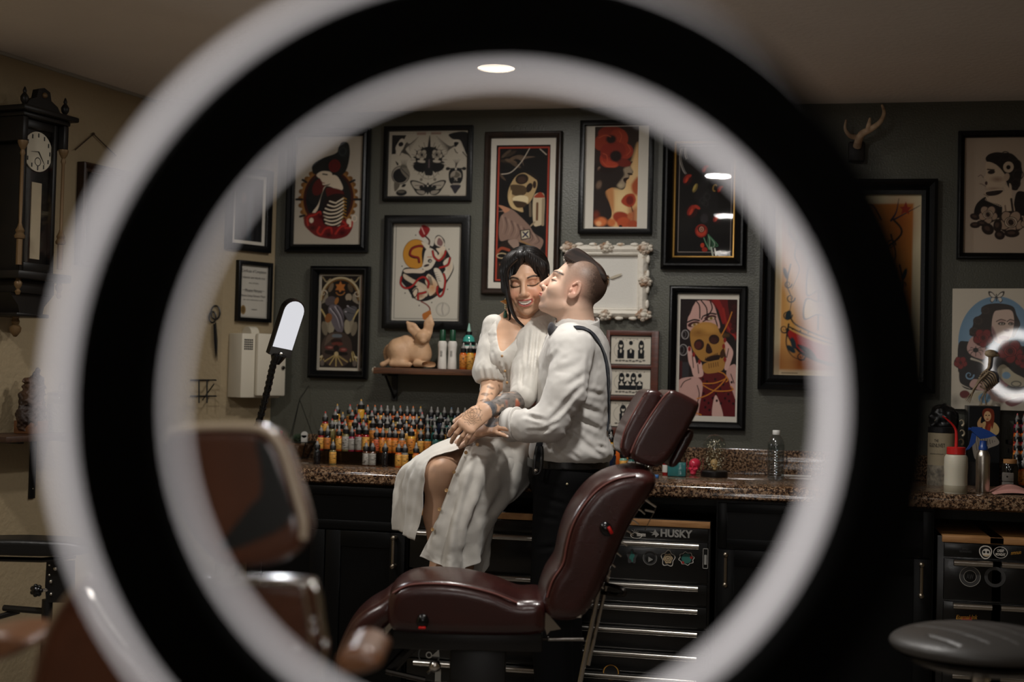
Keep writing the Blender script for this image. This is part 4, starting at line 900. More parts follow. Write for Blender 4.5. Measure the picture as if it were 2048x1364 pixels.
for p in ([(305, 525), (280, 500), (255, 515)], [(325, 605), (295, 585), (272, 580)], [(350, 700), (320, 680), (310, 675)]): c.line(p, 5, '4a3830')
framed('framed_print', 'glossy black framed sepia print of a woman in profile above roses', (1912, 258, 2098, 523), (1928, 275, 2082, 506), c, style='round', depth=.03)
# ---- 10. unframed panel: woman in a blue oval
c = Cv(115, 82, 970, 1265, 'b4ab9b', 170)
c.ell(545, 600, 365, 440, '5f7f98'); c.ell(545, 620, 340, 400, '6f8ea6', a=.5, soft=60)
c.poly([(290, 540), (320, 440), (330, 380), (400, 330), (400, 270), (470, 235), (590, 230), (700, 260), (735, 340), (770, 420), (750, 480), (700, 560), (560, 560), (420, 560)], '1a1516')
for x, y, r in ((370, 400, 50), (330, 500, 45), (440, 300, 45), (730, 430, 40)): c.ell(x, y, r, r*.9, '241c1c'); c.ring(x, y, r*.7, r*.6, 8, '332826')
c.poly([(500, 440), (520, 320), (570, 295), (680, 295), (710, 370), (705, 470), (680, 560), (600, 620), (520, 580)], 'b9a193'); c.poly([(500, 450), (540, 520), (560, 600), (510, 570)], '7c5a5c', soft=16)
for x, w_ in ((595, 36), (682, 26)): c.ell(x, 425, w_, 16, '2a1c1c'); c.ell(x, 427, w_*.5, 9, 'c8beb0'); c.ell(x+2, 426, 9, 9, '3a2c28'); c.line([(x-w_*1.4, 405), (x-w_*.3, 385), (x+w_, 395)], 9, '2a1c1c'); c.ell(x, 400, w_, 10, '8c6460', a=.5, soft=10)
c.ell(645, 490, 26, 12, '7c5654'); c.ell(620, 560, 50, 18, '7c1f22')
c.poly([(180, 640), (260, 600), (420, 640), (560, 700), (760, 640), (900, 700), (900, 1040), (700, 1100), (420, 1080), (250, 1060), (190, 960)], '17171b')
c.poly([(265, 660), (300, 570), (370, 540), (430, 590), (440, 760), (360, 760), (290, 720)], 'b08e86'); c.ell(350, 685, 26, 24, INK)
for k in range(8): a = k*PI/4; c.line([(350, 685), (350+55*math.cos(a), 685+35*math.sin(a)), (350+70*math.cos(a), 700+45*math.sin(a))], 6, INK)
for x, y, r in ((420, 565, 95), (680, 690, 120), (205, 810, 65), (800, 780, 75), (640, 980, 60)): c.rose(x, y, r, '3a1114', '701f22', '8a2a2a')
c.poly([(560, 870), (620, 820), (720, 900), (830, 960), (820, 1020), (700, 1030), (600, 960)], 'a89f88'); c.ell(645, 925, 40, 34, '6f8ea6'); c.ring(740, 1005, 45, 25, 12, '5c5a50')
for p in ([(310, 770), (400, 800), (440, 840)], [(180, 910), (200, 1010), (300, 1060)], [(180, 1010), (240, 1060)]): c.line(p, 22, 'b4ab9b', taper=True)
c.spiral(290, 930, 45, 16, '6f8ea6', 1.2); c.poly([(300, 1040), (330, 970), (420, 990), (440, 1080)], 'b08e86'); c.poly([(450, 1090), (520, 1040), (640, 1120), (700, 1140), (640, 1190), (520, 1170)], 'b08e86')
c.ell(390, 1140, 60, 50, 'a89f88'); c.ell(440, 1150, 60, 50, '6f8ea6'); c.ell(250, 1120, 50, 40, '5a1c1e'); c.poly([(500, 1070), (600, 1090), (640, 1130), (560, 1130)], '5a1c1e'); c.poly([(640, 1180), (800, 1130), (800, 1180), (700, 1225)], '651f22')
c.ell(300, 1190, 80, 35, 'a29a8a', a=.8, soft=30); c.ell(160, 1190, 50, 60, '7c776c', a=.6, soft=50)
for s_ in (-1, 1):
    f = lambda x, y: (540+s_*x, y)
    c.poly([f(4, 165), f(40, 120), f(76, 112), f(70, 150), f(48, 170), f(60, 200), f(40, 222), f(16, 190)], '1c1a1a'); c.poly([f(10, 165), f(42, 130), f(62, 128), f(56, 150), f(38, 166)], 'bdb5a8'); c.poly([f(14, 180), f(44, 176), f(52, 200), f(36, 212)], 'bdb5a8')
c.line([(540, 140), (542, 205)], 9, INK)
BLANK = thing
# the panel leans a few degrees so that it mirrors the ring lamp
pc = onY(1990, 700, -.03); aw = math.radians(-10.1)
ux = np.array([math.cos(aw), math.sin(aw), 0]); uz = np.array([0., 0, 1]); nv = np.array([math.sin(aw), -math.cos(aw), 0])
at_ = math.radians(1.2); uz2 = uz*math.cos(at_)+nv*math.sin(at_); nv2 = nv*math.cos(at_)-uz*math.sin(at_)   # top leans out: the face looks slightly down
plane = (np.array([pc[0], -.056, pc[2]]), ux, uz2, nv2)
R = px_rect((1903.5, 577, 2082, 820), plane, .0)
t = thing('art_panel', 'unframed glossy panel of a dark-haired woman in a blue oval', 'picture', (pc[0], -.03, plane[0][2]+R[1]))
b0 = plane[0]
V = [b0+x*ux+z*uz2+h*nv2 for h in (-.022, -.001) for x, z in ((R[0], R[1]), (R[2], R[1]), (R[2], R[3]), (R[0], R[3]))]
MB().add(V, [[3, 2, 1, 0], [4, 5, 6, 7], [0, 1, 5, 4], [1, 2, 6, 5], [2, 3, 7, 6], [3, 0, 4, 7]]).build('panel', mat('panel_edge', (70, 66, 60), .5), t, False)
m_lacq = mat('lacquered_print', rough=.6, spec=.5, attr='col', coat=1., coat_rough=.03); m_lacq.node_tree.nodes['Principled BSDF'].inputs['Coat IOR'].default_value = 1.6
put('print', c.mesh(b0+R[0]*ux+R[1]*uz2, ux, uz2, R[2]-R[0], R[3]-R[1]), m_lacq, t)
# wall cleats behind the leaning panel
MB().box((pc[0]-.05, -.026, plane[0][2]+R[3]-.06), (pc[0]+.02, -.0005, plane[0][2]+R[3]-.02)).build('cleat', m_fblk, t, False)

# ---- 13. tarot-like print of a dark face below blue drapery
c = Cv(135, 150, 595, 1160, 'b0a797', 130)
c.rect(163, 165, 562, 1130, '17120f'); c.line([(150, 160), (150, 1150)], 5, '3a4654'); c.line([(578, 160), (578, 1150)], 5, '7a2a26')
c.ring(365, 420, 205, 235, 20, 'a89878', 0, PI, 2*PI); c.ring(365, 420, 185, 215, 12, '6a4a24', 0, PI, 2*PI)
for s_ in (-1, 1):
    f = lambda x, y: (362+s_*x, y)
    c.line([f(190, 180), f(150, 230), f(110, 200)], 12, '8a7a5c'); c.spiral(*f(175, 350), 36, 14, 'a89c88', 1.2, 0, s_); c.poly([f(190, 460), f(130, 420), f(140, 350), f(190, 440)], '7a7060'); c.line([f(195, 520), f(150, 600), f(130, 690)], 16, 'a89462')
    for k in range(5): c.line([f(190-16*k, 1060), f(150-10*k, 960-10*k)], 10, ['a89462', '4a3820'][k % 2])
    c.ell(*f(110, 690), 36, 85, '7c7260', s_*.25); c.ell(*f(155, 720), 30, 75, '6a6050', s_*.2); c.ell(*f(80, 700), 30, 75, '8a806c', s_*-.1); c.ell(*f(170, 1080), 22, 34, '5a5048'); c.line([f(170, 1010), f(190, 1020)], 20, 'b0a080')
c.poly([(360, 220), (378, 255), (412, 255), (395, 290), (410, 320), (375, 318), (358, 340), (342, 315), (308, 315), (325, 285), (310, 255), (345, 255)], 'a0602c', False); c.ring(362, 320, 48, 48, 12, '8a5a2c', 0, .4, 2.7)
c.ell(262, 290, 22, 50, '6a5a48', .4); c.ell(465, 290, 24, 50, '4a3c2c', -.4); c.ell(450, 390, 34, 40, '8a7c68'); c.ell(450, 440, 26, 22, '171412'); c.ell(260, 430, 60, 46, '4a4244', -.5); c.ell(325, 430, 20, 40, '8a5a2c', .3)
c.poly([(240, 500), (330, 470), (400, 560), (400, 740), (340, 750), (280, 660)], '5a5358'); c.poly([(400, 520), (500, 480), (540, 520), (480, 640), (430, 600)], '4c4a4c')
for p in ([(260, 510), (330, 600), (370, 720)], [(310, 490), (370, 590), (395, 690)], [(420, 540), (500, 560)], [(440, 480), (520, 520)]): c.line(p, 14, '9a9498', taper=True); c.line([(x+20, y+6) for x, y in p], 12, '1c1a1e', taper=True)
c.ell(245, 610, 36, 50, '7a4c26', .3)
c.poly([(180, 940), (200, 830), (280, 760), (400, 760), (480, 830), (500, 950), (460, 1080), (340, 1130), (230, 1080)], '3a2e28'); c.poly([(210, 900), (240, 800), (300, 770), (330, 800), (260, 860)], '54463c')
c.poly([(300, 780), (380, 780), (385, 810), (295, 810)], '5a6064'); c.ell(335, 850, 60, 26, '241512'); c.ell(345, 880, 62, 20, '5a2a22'); c.ell(265, 920, 50, 20, '5c2a26'); c.ell(410, 940, 40, 22, '6a302c'); c.ell(335, 925, 30, 34, '1a1210'); c.ell(270, 918, 26, 9, '8a5a50'); c.ell(412, 938, 22, 9, '8a5a50'); c.poly([(225, 950), (340, 960), (450, 970), (430, 1000), (240, 990)], '120d0c')
for a in (-.9, -.45, 0, .45, .9): c.line([(338, 990), (338+150*math.sin(a), 990+120*math.cos(a))], 15, 'a08a58'); c.line([(338+6, 992), (344+150*math.sin(a), 990+120*math.cos(a))], 4, '241a10')
c.ell(338, 985, 22, 24, 'a8946c')
framed('framed_print', 'deep black framed tall print of a dark face under drapery, beside the lamp', (616, 531, 742, 760), (636, 549, 723, 741), c, style='slope', depth=.035)
# ---- 11. ornate white frame with a winged insect
R0 = px_rect((1125, 485, 1299, 640), BACK, .03); R1 = px_rect((1165, 517, 1271, 611), BACK, .02)
t = thing('ornate_frame', 'ornate chipped white picture frame with a pinned winged insect', 'framed picture', ((R0[0]+R0[2])/2, -.001, R0[1]))
m_orn = mat('chipped_white_paint', (214, 208, 196), .55, vary=((176, 150, 122), 38, .60, .72), bump=(70, .3))
m_orn2 = mat('worn_ornament_paint', (206, 198, 184), .55, vary=((150, 118, 92), 30, .45, .62), bump=(60, .3))
wx = .032; o = np.array([0, -.001, 0.])
f = MB(); sweep_frame(f, (R0[0]+.008, R0[1]+.008, R0[2]-.008, R0[3]-.008), [(0, 0), (0, .018), (.006, .026), (.018, .034), (.030, .026), (.034, .028), (.040, .024), (.042, .004)], o, BACK[1], BACK[2], BACK[3]); f.build('frame', m_orn, t)
cx, cz = (R0[0]+R0[2])/2, (R0[1]+R0[3])/2
def ornament(x, z, s, rot):
    b = MB(); rr = random.Random(int(x*1000)+int(z*977))
    for k in range(9):
        a = rot+2*PI*k/9; r = s*(.75 if k % 2 else .95); b.sphere((x+r*.75*math.cos(a), -.030, z+r*.6*math.sin(a)), (s*.30, .012, s*.24), 10, 6)
    b.sphere((x, -.036, z), (s*.5, .014, s*.36), 12, 6)
    for k in range(4):
        a = rot+PI/4+k*PI/2; q = [(x+s*.6*(1-u)*math.cos(a+2.6*u), -.040, z+s*.5*(1-u)*math.sin(a+2.6*u)) for u in np.linspace(0, .8, 8)]; b.tube(q, [.005*(1-.6*u) for u in np.linspace(0, 1, 8)], 6)
    b.build('ornament', m_orn2, t)
for sx in (-1, 1):
    for sz in (-1, 1): ornament(cx+sx*((R0[2]-R0[0])/2-.020), cz+sz*((R0[3]-R0[1])/2-.022), .034, .4)
for (a, b_) in ((0, 1), (0, -1), (1, 0), (-1, 0)): ornament(cx+a*((R0[2]-R0[0])/2-.017), cz+b_*((R0[3]-R0[1])/2-.018), .030, 0)
for k in range(5):
    for side in (-1, 1):
        u_ = (k+.5)/5; xx = R0[0]+.035+u_*(R0[2]-R0[0]-.07); zz = (R0[3]-.007) if side > 0 else R0[1]+.007; MB().sphere((xx, -.024, zz), (.017, .009, .0075), 12, 6).build('scallop', m_orn, t)
for k in range(4):
    for side in (-1, 1):
        u_ = (k+.5)/4; zz = R0[1]+.035+u_*(R0[3]-R0[1]-.07); xx = (R0[2]-.007) if side > 0 else R0[0]+.007; MB().sphere((xx, -.024, zz), (.0075, .009, .017), 12, 6).build('scallop', m_orn, t)
iw = .05
MB().box((R0[0]+iw, -.008, R0[1]+iw), (R0[2]-iw, -.0012, R0[3]-iw)).build('backing', mat('pale_linen', (206, 203, 196), .9, bump=(300, .2)), t, False)
q = onY(1214, 560, -.02); b = MB()
b.sphere((q[0], -.014, q[2]-.004), (.0065, .006, .017), 12, 8); b.sphere((q[0]+.001, -.014, q[2]+.014), (.006, .005, .006), 10, 6)
for k in range(4): b.tube([(q[0], -.016, q[2]+.004-.006*k), (q[0]-.012, -.012, q[2]+.003-.009*k)], .0008, 5)
b.build('insect_body', mat('golden_chitin', (150, 110, 60), .4, vary=((84, 58, 34), 200)), t)
m_wing = mat('insect_wing', (176, 166, 146), .4); 
wpoly = [(0, 0), (.014, .006), (.034, .014), (.054, .019), (.050, .010), (.034, .003), (.016, -.003)]
for s_, dz in ((1, .008), (-1, .008)):
    b = MB(); b.prism([(q[0]+s_*x+.003*s_, q[2]+dz+z) for x, z in wpoly], -.0155, -.0150); b.build('wing', m_wing, t, False)

# ---- 12. brown triple frame with three small drawings
R0 = px_rect((1211, 661, 1316, 872), BACK, .016)
t = thing('triple_frame', 'reddish brown frame holding three small black and white drawings', 'framed picture', ((R0[0]+R0[2])/2, -.001, R0[1]), group='framed prints on the dark wall')
wins = [px_rect(r, BACK, .010) for r in ((1222, 673, 1301, 728), (1222, 739, 1300, 790), (1221, 803, 1299, 853))]
# stiles and rails
f = MB(); f.box((R0[0], -.018, R0[1]), (wins[0][0]-.004, -.001, R0[3]), bev=.002); f.box((wins[0][2]+.004, -.018, R0[1]), (R0[2], -.001, R0[3]), bev=.002)
zc = [R0[3]]+[v for w_ in wins for v in (w_[3]+.004, w_[1]-.004)]+[R0[1]]
for k in range(0, 8, 2): f.box((wins[0][0]-.006, -.0175, zc[k+1]), (wins[0][2]+.006, -.001, zc[k]), bev=.002)
f.build('frame', m_fred, t)
PEOPLE = [[(.25, 1), (.5, 1.1), (.76, .95)], [(.27, 1), (.42, 1), (.57, 1), (.73, .95)], [(.32, 1.1), (.66, 1.1)]]
for k, w_ in enumerate(wins):
    c = Cv(0, 0, 1, (w_[3]-w_[1])/(w_[2]-w_[0]), 'bdb6a8', 90); h = c.y1
    c.ring(.5, h*.5, .42, h*.42, .012, '8a857a', 0, .5, 5.2)
    for i, (x, s_) in enumerate(PEOPLE[k]):
        if i % 2 == 0: c.ell(x, h*.34, .075*s_, h*.20, INK)
        c.ell(x, h*.32, .038*s_, h*.085, 'bdb6a8'); c.ell(x, h*.24, .05, h*.08, INK)
        c.poly([(x-.085*s_, h*.50), (x, h*.43), (x+.085*s_, h*.50), (x+.08*s_, h*.8), (x-.08*s_, h*.8)], INK, False); c.ell(x, h*.53, .022, h*.07, 'bdb6a8')
        if k == 1: c.rect(x-.05, h*.56, x+.05, h*.62, 'bdb6a8')
    for i in range(9): c.ell(.12+.09*i, h*(.1+.05*(i % 2)), .008, .014, INK); c.ell(.15+.085*i, h*(.88+.02*math.sin(3*i)), .04, .022, '55524c')
    o_ = put('print', c.mesh((w_[0], -.006, w_[1]), (1, 0, 0), (0, 0, 1), w_[2]-w_[0], w_[3]-w_[1]), m_print, t)
    sub(sweep_frame(MB(), (w_[0]-.005, w_[1]-.005, w_[2]+.005, w_[3]+.005), [(0, .013), (.002, .013), (.005, .006)], np.array([0, 0, 0.]), BACK[1], BACK[2], BACK[3]).build('window_liner', m_blk2, None), o_)
MB().box((R0[0]+.004, -.003, R0[1]+.004), (R0[2]-.004, -.0011, R0[3]-.004)).build('backing', m_fblk, t, False)

# ---- corner wall: framed photo and certificate
pB0 = np.array([*cB0, 0.]); pB1 = np.array([*cB1, 0.]); uB = (pB1-pB0)/np.linalg.norm(pB1-pB0); nB = np.array([uB[1], -uB[0], 0])
PLB = (pB0, uB, np.array([0, 0, 1.]), nB)
def px_rectB(r): 
    f = lambda px, py: onPl(px, py, pB0+.01*nB, nB)-pB0
    x0, y0, x1, y1 = r
    return (f(x0, (y0+y1)/2) @ uB, f((x0+x1)/2, y1)[2], f(x1, (y0+y1)/2) @ uB, f((x0+x1)/2, y0)[2])
c = Cv(0, 0, 1, 1.35, 'b4afa4', 80)
c.frame(.03, .03, .97, 1.32, .02, '8a867c'); c.ell(.16, 1.15, .09, .12, '7c6238'); c.ell(.16, 1.15, .055, .08, '5a4420'); c.rect(.12, .64, .9, .648, '5a5850')
t, g = framed('certificate', 'black framed training certificate with gold seal on the beige corner wall', (463, 512, 545, 650), (479, 531, 535, 636), c, plane=PLB, style='flat', depth=.02, group='frames on the beige corner wall', cat='certificate')
o, ux_, uz_, nv_, op, R1 = g
m_txt = mat('black_lettering', (30, 30, 32), .6)
Wd, Hd = R1[2]-R1[0], R1[3]-R1[1]
for s_, fx, fz, wd, hh in (('Certificate of Completion', .5, .88, .86, .075), ('nmumnm unm nmumn mnn', .5, .76, .8, .035), ('nmu mnumn', .5, .66, .35, .022), ('Mnumn Nmunn', .5, .52, .6, .065), ('Mnumn Unmnu Nmunmn Mnum', .5, .42, .86, .045), ('nm unm nmumnmu nmn', .5, .34, .7, .02), ('nmumn', .55, .16, .2, .025)):
    lettering('lettering', s_, m_txt, t, o+(R1[0]+fx*Wd)*ux_+(R1[1]+fz*Hd)*uz_+.0072*nv_, ux_, uz_, width=wd*Wd, height=hh*Hd)
c = Cv(0, 0, 1, 1.4, '2a2a2c', 60); c.rect(.45, .2, .62, 1.4, '3a4046'); c.ell(.3, .9, .14, .4, '1a1a1c'); c.ell(.3, .45, .09, .12, '6a5848'); c.rect(.7, 0, 1, 1.4, '121214')
framed('framed_photo', 'black framed dark photo with white mat hung above the certificate', (452, 330, 545, 500), (470, 355, 525, 482), c, plane=PLB, style='flat', depth=.02, matpx=(464, 348, 532, 489), group='frames on the beige corner wall')

# ---- antler on the wall, half hidden by the ring
q = onY(1716, 292, -.02); t = thing('antler', 'pale deer antler mounted high on the dark wall beside the ring', 'antler', (q[0], 0, q[2]))
m_bone = mat('antler_bone', (206, 180, 150), .6, vary=((160, 128, 100), 30), bump=(60, .3))
pts = [onY(1714, 293, -.05), onY(1722, 270, -.09), onY(1742, 258, -.10), onY(1760, 244, -.10), onY(1768, 226, -.09), onY(1764, 210, -.07)]
MB().tube(catmull(pts, 5), np.linspace(.016, .004, 26), 12).build('main_beam', m_bone, t)
MB().tube(catmull([onY(1736, 262, -.10), onY(1738, 248, -.10), onY(1740, 236, -.09)], 4), np.linspace(.013, .003, 9), 10).build('tine', m_bone, t)
MB().tube(catmull([onY(1716, 275, -.06), onY(1700, 272, -.08), onY(1690, 258, -.09), onY(1692, 240, -.08)], 4), np.linspace(.011, .003, 13), 10).build('tine', m_bone, t)
q2 = onY(1712, 300, 0); MB().box((q2[0]-.03, -.045, q2[2]-.05), (q2[0]+.03, -.001, q2[2]+.025), bev=.008).build('mount', mat('dark_mount_wood', (30, 22, 18), .5), t)
# ================================================================== SHELF AND COUNTER THINGS
m_shelfw = wood('rustic_shelf_wood', (74, 46, 30), (112, 72, 46), 5, .55, (2, 16, 16))
SHZ = onY(850, 737, -.16)[2]; sx0, sx1 = onY(747, 740, -.16)[0], onY(1020, 740, -.16)[0]
t = thing('wall_shelf', 'rustic brown plank wall shelf holding the cat statue', 'shelf', ((sx0+sx1)/2, -.08, SHZ-.03))
MB().box((sx0, -.165, SHZ-.024), (sx1, -.001, SHZ), bev=.003).build('plank', m_shelfw, t)
for xx in (sx0+.04, sx1-.06):
    b = MB(); b.box((xx-.012, -.14, SHZ-.032), (xx+.012, -.001, SHZ-.0245)); b.box((xx-.012, -.008, SHZ-.13), (xx+.012, -.001, SHZ-.0245)); b.tube([(xx, -.13, SHZ-.03), (xx, -.006, SHZ-.12)], .005, 8); b.build('bracket', m_blk2, t)
b = MB(); q = onY(748, 745, -.15); b.lathe([(0, 0), (.011, .001), (.015, .006), (.012, .014), (.008, .017), (0, .018)], 16, M=Matrix.Translation(Vector((sx0-.001, -.12, SHZ-.012))) @ Matrix.Rotation(-PI/2, 4, 'Y')); b.build('end_knob', mat('ivory_knob', (196, 186, 168), .4), t)

# ---- hairless cat statue
m_cat = mat('tan_clay', (206, 168, 132), .55, vary=((190, 150, 114), 14), bump=(90, .12))
Y0 = -.085
w3 = lambda px, py, y=Y0: onY(px, py, y)
S = SDF()
S.cone(w3(805, 708), w3(842, 708, Y0-.01), .050, .040, .03); S.cone(w3(800, 700), w3(815, 690), .050, .040, .03)
S.cone(w3(842, 712, Y0-.02), w3(847, 682, Y0-.03), .030, .020, .03)      # neck
S.ell(w3(846, 673, Y0-.035), (.030, .034, .026), k=.012); S.cone(w3(846, 676, Y0-.05), w3(846, 682, Y0-.060), .020, .011, .015)
for s_, tip, base in ((-1, w3(815, 645, Y0-.03), w3(836, 668, Y0-.025)), (1, w3(861, 632, Y0-.03), w3(855, 664, Y0-.025))):
    ax = np.array([0, 1., 0]); mid = base*.45+tip*.55
    S.fcone(base, mid, .020, .019, ax, .45, .008); S.fcone(mid, tip, .019, .006, ax, .45, .006)
    S.fcone(base+(0, -.016, .004), mid+(0, -.016, 0), .011, .011, ax, .6, .004, 's'); S.fcone(mid+(0, -.014, 0), tip*.85+mid*.15+(0, -.012, 0), .011, .003, ax, .6, .004, 's')
for px in (818, 866):
    S.cone(w3(px-34, 727, Y0-.055), w3(px, 729, Y0-.085 if px > 850 else -.14), .013, .011, .01)
S.cone(w3(800, 715, Y0-.03), w3(795, 700, Y0-.035), .034, .030, .02)       # haunch
tl = catmull([w3(775, 722, -.05), w3(771, 705, -.07), w3(777, 694, -.09), w3(785, 702, -.11), w3(782, 718, -.12), w3(770, 727, -.12), w3(764, 729, -.12)], 3)
for a, b_ in zip(tl[:-1], tl[1:]): S.cone(a, b_, .0085, .0085, .006)
lo_ = np.array([w3(755, 740)[0], -.165, SHZ+.0005]); hi_ = np.array([w3(880, 740)[0], -.01, w3(860, 620)[2]])
f_ = lambda p: smax(S(p), SHZ+.0008-p[:, 2], .002)
V, Q = surf(f_, lo_, hi_, .0022)
put('cat_statue', mesh('cat_statue', V, Q), m_cat); tag(bpy.data.objects['cat_statue'], 'tan clay statue of a big-eared hairless cat on the wall shelf', 'statue')

# ---- ink bottles
m_cap = mat('black_bottle_cap', (14, 14, 15), .35)
m_noz = mat('frosted_nozzle', (128, 126, 122), .45)
def labmat(k):
    name = ['orange_ink_label', 'yellow_ink_label', 'amber_ink_label', 'grey_ink_label', 'red_orange_label'][k]
    c1 = [(196, 122, 44), (204, 150, 66), (180, 106, 40), (150, 146, 138), (186, 84, 46)][k]
    if name in MATS: return MATS[name]
    m = mat(name, c1, .5); nt = m.node_tree; b = nt.nodes['Principled BSDF']; L = nt.links.new
    tc = nt.nodes.new('ShaderNodeTexCoord'); mp = nt.nodes.new('ShaderNodeMapping'); mp.inputs['Scale'].default_value = (60, 60, 330)
    n = nt.nodes.new('ShaderNodeTexNoise'); n.inputs['Scale'].default_value = 1.; n.inputs['Detail'].default_value = 2
    r = nt.nodes.new('ShaderNodeValToRGB'); r.color_ramp.interpolation = 'CONSTANT'
    r.color_ramp.elements[0].position = 0; r.color_ramp.elements[0].color = (*lin((40, 26, 16)), 1); r.color_ramp.elements[1].position = .40; r.color_ramp.elements[1].color = (*lin(c1), 1)
    e = r.color_ramp.elements.new(.63); e.color = (*lin(tuple(min(255, int(v*1.15+14)) for v in c1)), 1)
    L(tc.outputs['Object'], mp.inputs['Vector']); L(mp.outputs['Vector'], n.inputs['Vector']); L(n.outputs['Fac'], r.inputs['Fac']); L(r.outputs['Color'], b.inputs['Base Color'])
    return m
LIQ = {n: mat('ink_'+n, c_, .12, coat=.6) for n, c_ in dict(black=(16, 16, 20), navy=(24, 32, 52), red=(140, 24, 26), orange=(196, 92, 30), yellow=(206, 152, 50), olive=(116, 106, 66), teal=(36, 92, 88), green=(30, 70, 48), brown=(74, 44, 28), grey=(120, 118, 112), magenta=(140, 30, 60), mint=(120, 160, 140)).items()}
TIP = {n: mat('tip_'+n, c_, .45) for n, c_ in dict(red=(206, 60, 48), orange=(224, 120, 52), yellow=(214, 164, 66), grey=(168, 166, 160), green=(96, 128, 108), blue=(104, 130, 152), pink=(190, 96, 96)).items()}
BM = {}
def bottle_meshes(sz):
    if sz in BM: return BM[sz]
    r, h = {'s': (.0130, .057), 'm': (.0145, .066), 'l': (.0150, .078)}[sz]
    body = MB().lathe([(0, 0), (r*.9, 0), (r, .002), (r, h-.008), (r*.85, h-.003), (r*.62, h), (r*.62, h+.004), (0, h+.004)], 16).me('bottle_body')
    lab = MB().lathe([(r+.0002, h*.10), (r+.0004, h*.105), (r+.0004, h*.84), (r+.0002, h*.845)], 16, cap=False).me('label')
    cap = MB().lathe([(r*.85, h+.000), (r*.92, h+.001), (r*.92, h+.015), (r*.86, h+.016), (0, h+.016)], 14).me('cap')
    z = h+.016
    noz = MB().lathe([(r*.60, z), (r*.60, z+.003), (r*.46, z+.005), (r*.44, z+.008), (r*.32, z+.010), (r*.26, z+.015), (0, z+.0155)], 10).me('nozzle')
    tip = MB().lathe([(r*.24, z+.015), (r*.2, z+.018), (r*.12, z+.0215), (0, z+.022)], 8).me('tip')
    for me_ in (body, lab, cap, noz, tip): me_.materials.append(m_cap)
    BM[sz] = (body, lab, cap, noz, tip, z+.022); return BM[sz]
def setmat(o, m): o.material_slots[0].link = 'OBJECT'; o.material_slots[0].material = m
LABN = ['orange', 'yellow', 'amber', 'grey', 'red-orange']
def bottle(x, y, z, sz, liq, lab, tip, label, group):
    body, lm, cp, nz, tp, H = bottle_meshes(sz)
    t = thing('ink_bottle', label, 'ink bottle', (x, y, z), random.uniform(0, 6.28), group)
    setmat(put('bottle_body', body, None, t, False), LIQ[liq])
    if lab is not None: setmat(put('label', lm, None, t, False), labmat(lab))
    setmat(put('cap', cp, None, t, False), m_cap); setmat(put('nozzle', nz, None, t, False), m_noz); setmat(put('tip', tp, None, t, False), TIP[tip])
    return t
rows = {1: [93, 283, 683, 760, 912, 1075, 1150, 1285, 1530, 1640],
        2: [135, 213, 352, 435, 505, 590, 672, 805, 878, 960, 1028, 1110, 1220, 1335, 1420, 1515, 1590, 1700],
        3: [265, 350, 420, 540, 640, 755, 840, 930, 1000, 1080, 1160, 1240, 1330, 1415, 1500, 1600, 1685, 1755, 1840, 1920],
        4: [180, 300, 390, 502, 580, 660, 740, 815, 880, 960, 1045, 1130, 1200, 1280, 1345, 1410, 1495, 1570, 1660, 1740, 1815, 1890],
        5: [322, 475, 565, 607, 688, 775, 850, 925, 1000, 1080, 1163, 1235, 1325, 1455, 1530, 1612, 1697, 1775, 1860, 1950]}
tipy = {1: 869, 2: 855, 3: 841, 4: 827, 5: 811}
RY = {k: -.40+.052*(k-1) for k in rows}
rackx0, rackx1 = onY(628, 900, -.36)[0], onY(958, 900, -.36)[0]
base = {}
for k in rows:
    H = bottle_meshes('s')[5]; base[k] = max(CT, onY(790, tipy[k], RY[k])[2]-H) if k > 1 else CT
t = thing('bottle_riser', 'clear stepped display riser under the rows of ink bottles', 'riser', ((rackx0+rackx1)/2, -.26, CT), group=None)
m_acr = mat('smoked_acrylic', (30, 28, 28), .12, coat=.5)
for k in range(2, 6):
    MB().box((rackx0, RY[k]-.024, base[k]-.008), (rackx1, RY[k]+.026, base[k]-.0005)).build('tread', glass('clear_acrylic', (228, 222, 214)), t, False)
    MB().box((rackx0, RY[k]-.024, CT+.0005), (rackx1, RY[k]-.020, base[k]-.0085)).build('riser_panel', glass('clear_acrylic', (228, 222, 214)), t, False)
rr = random.Random(3)
ORD = 'first second third fourth fifth sixth seventh eighth ninth tenth eleventh twelfth thirteenth fourteenth fifteenth sixteenth seventeenth eighteenth nineteenth twentieth twenty-first twenty-second twenty-third'.split()
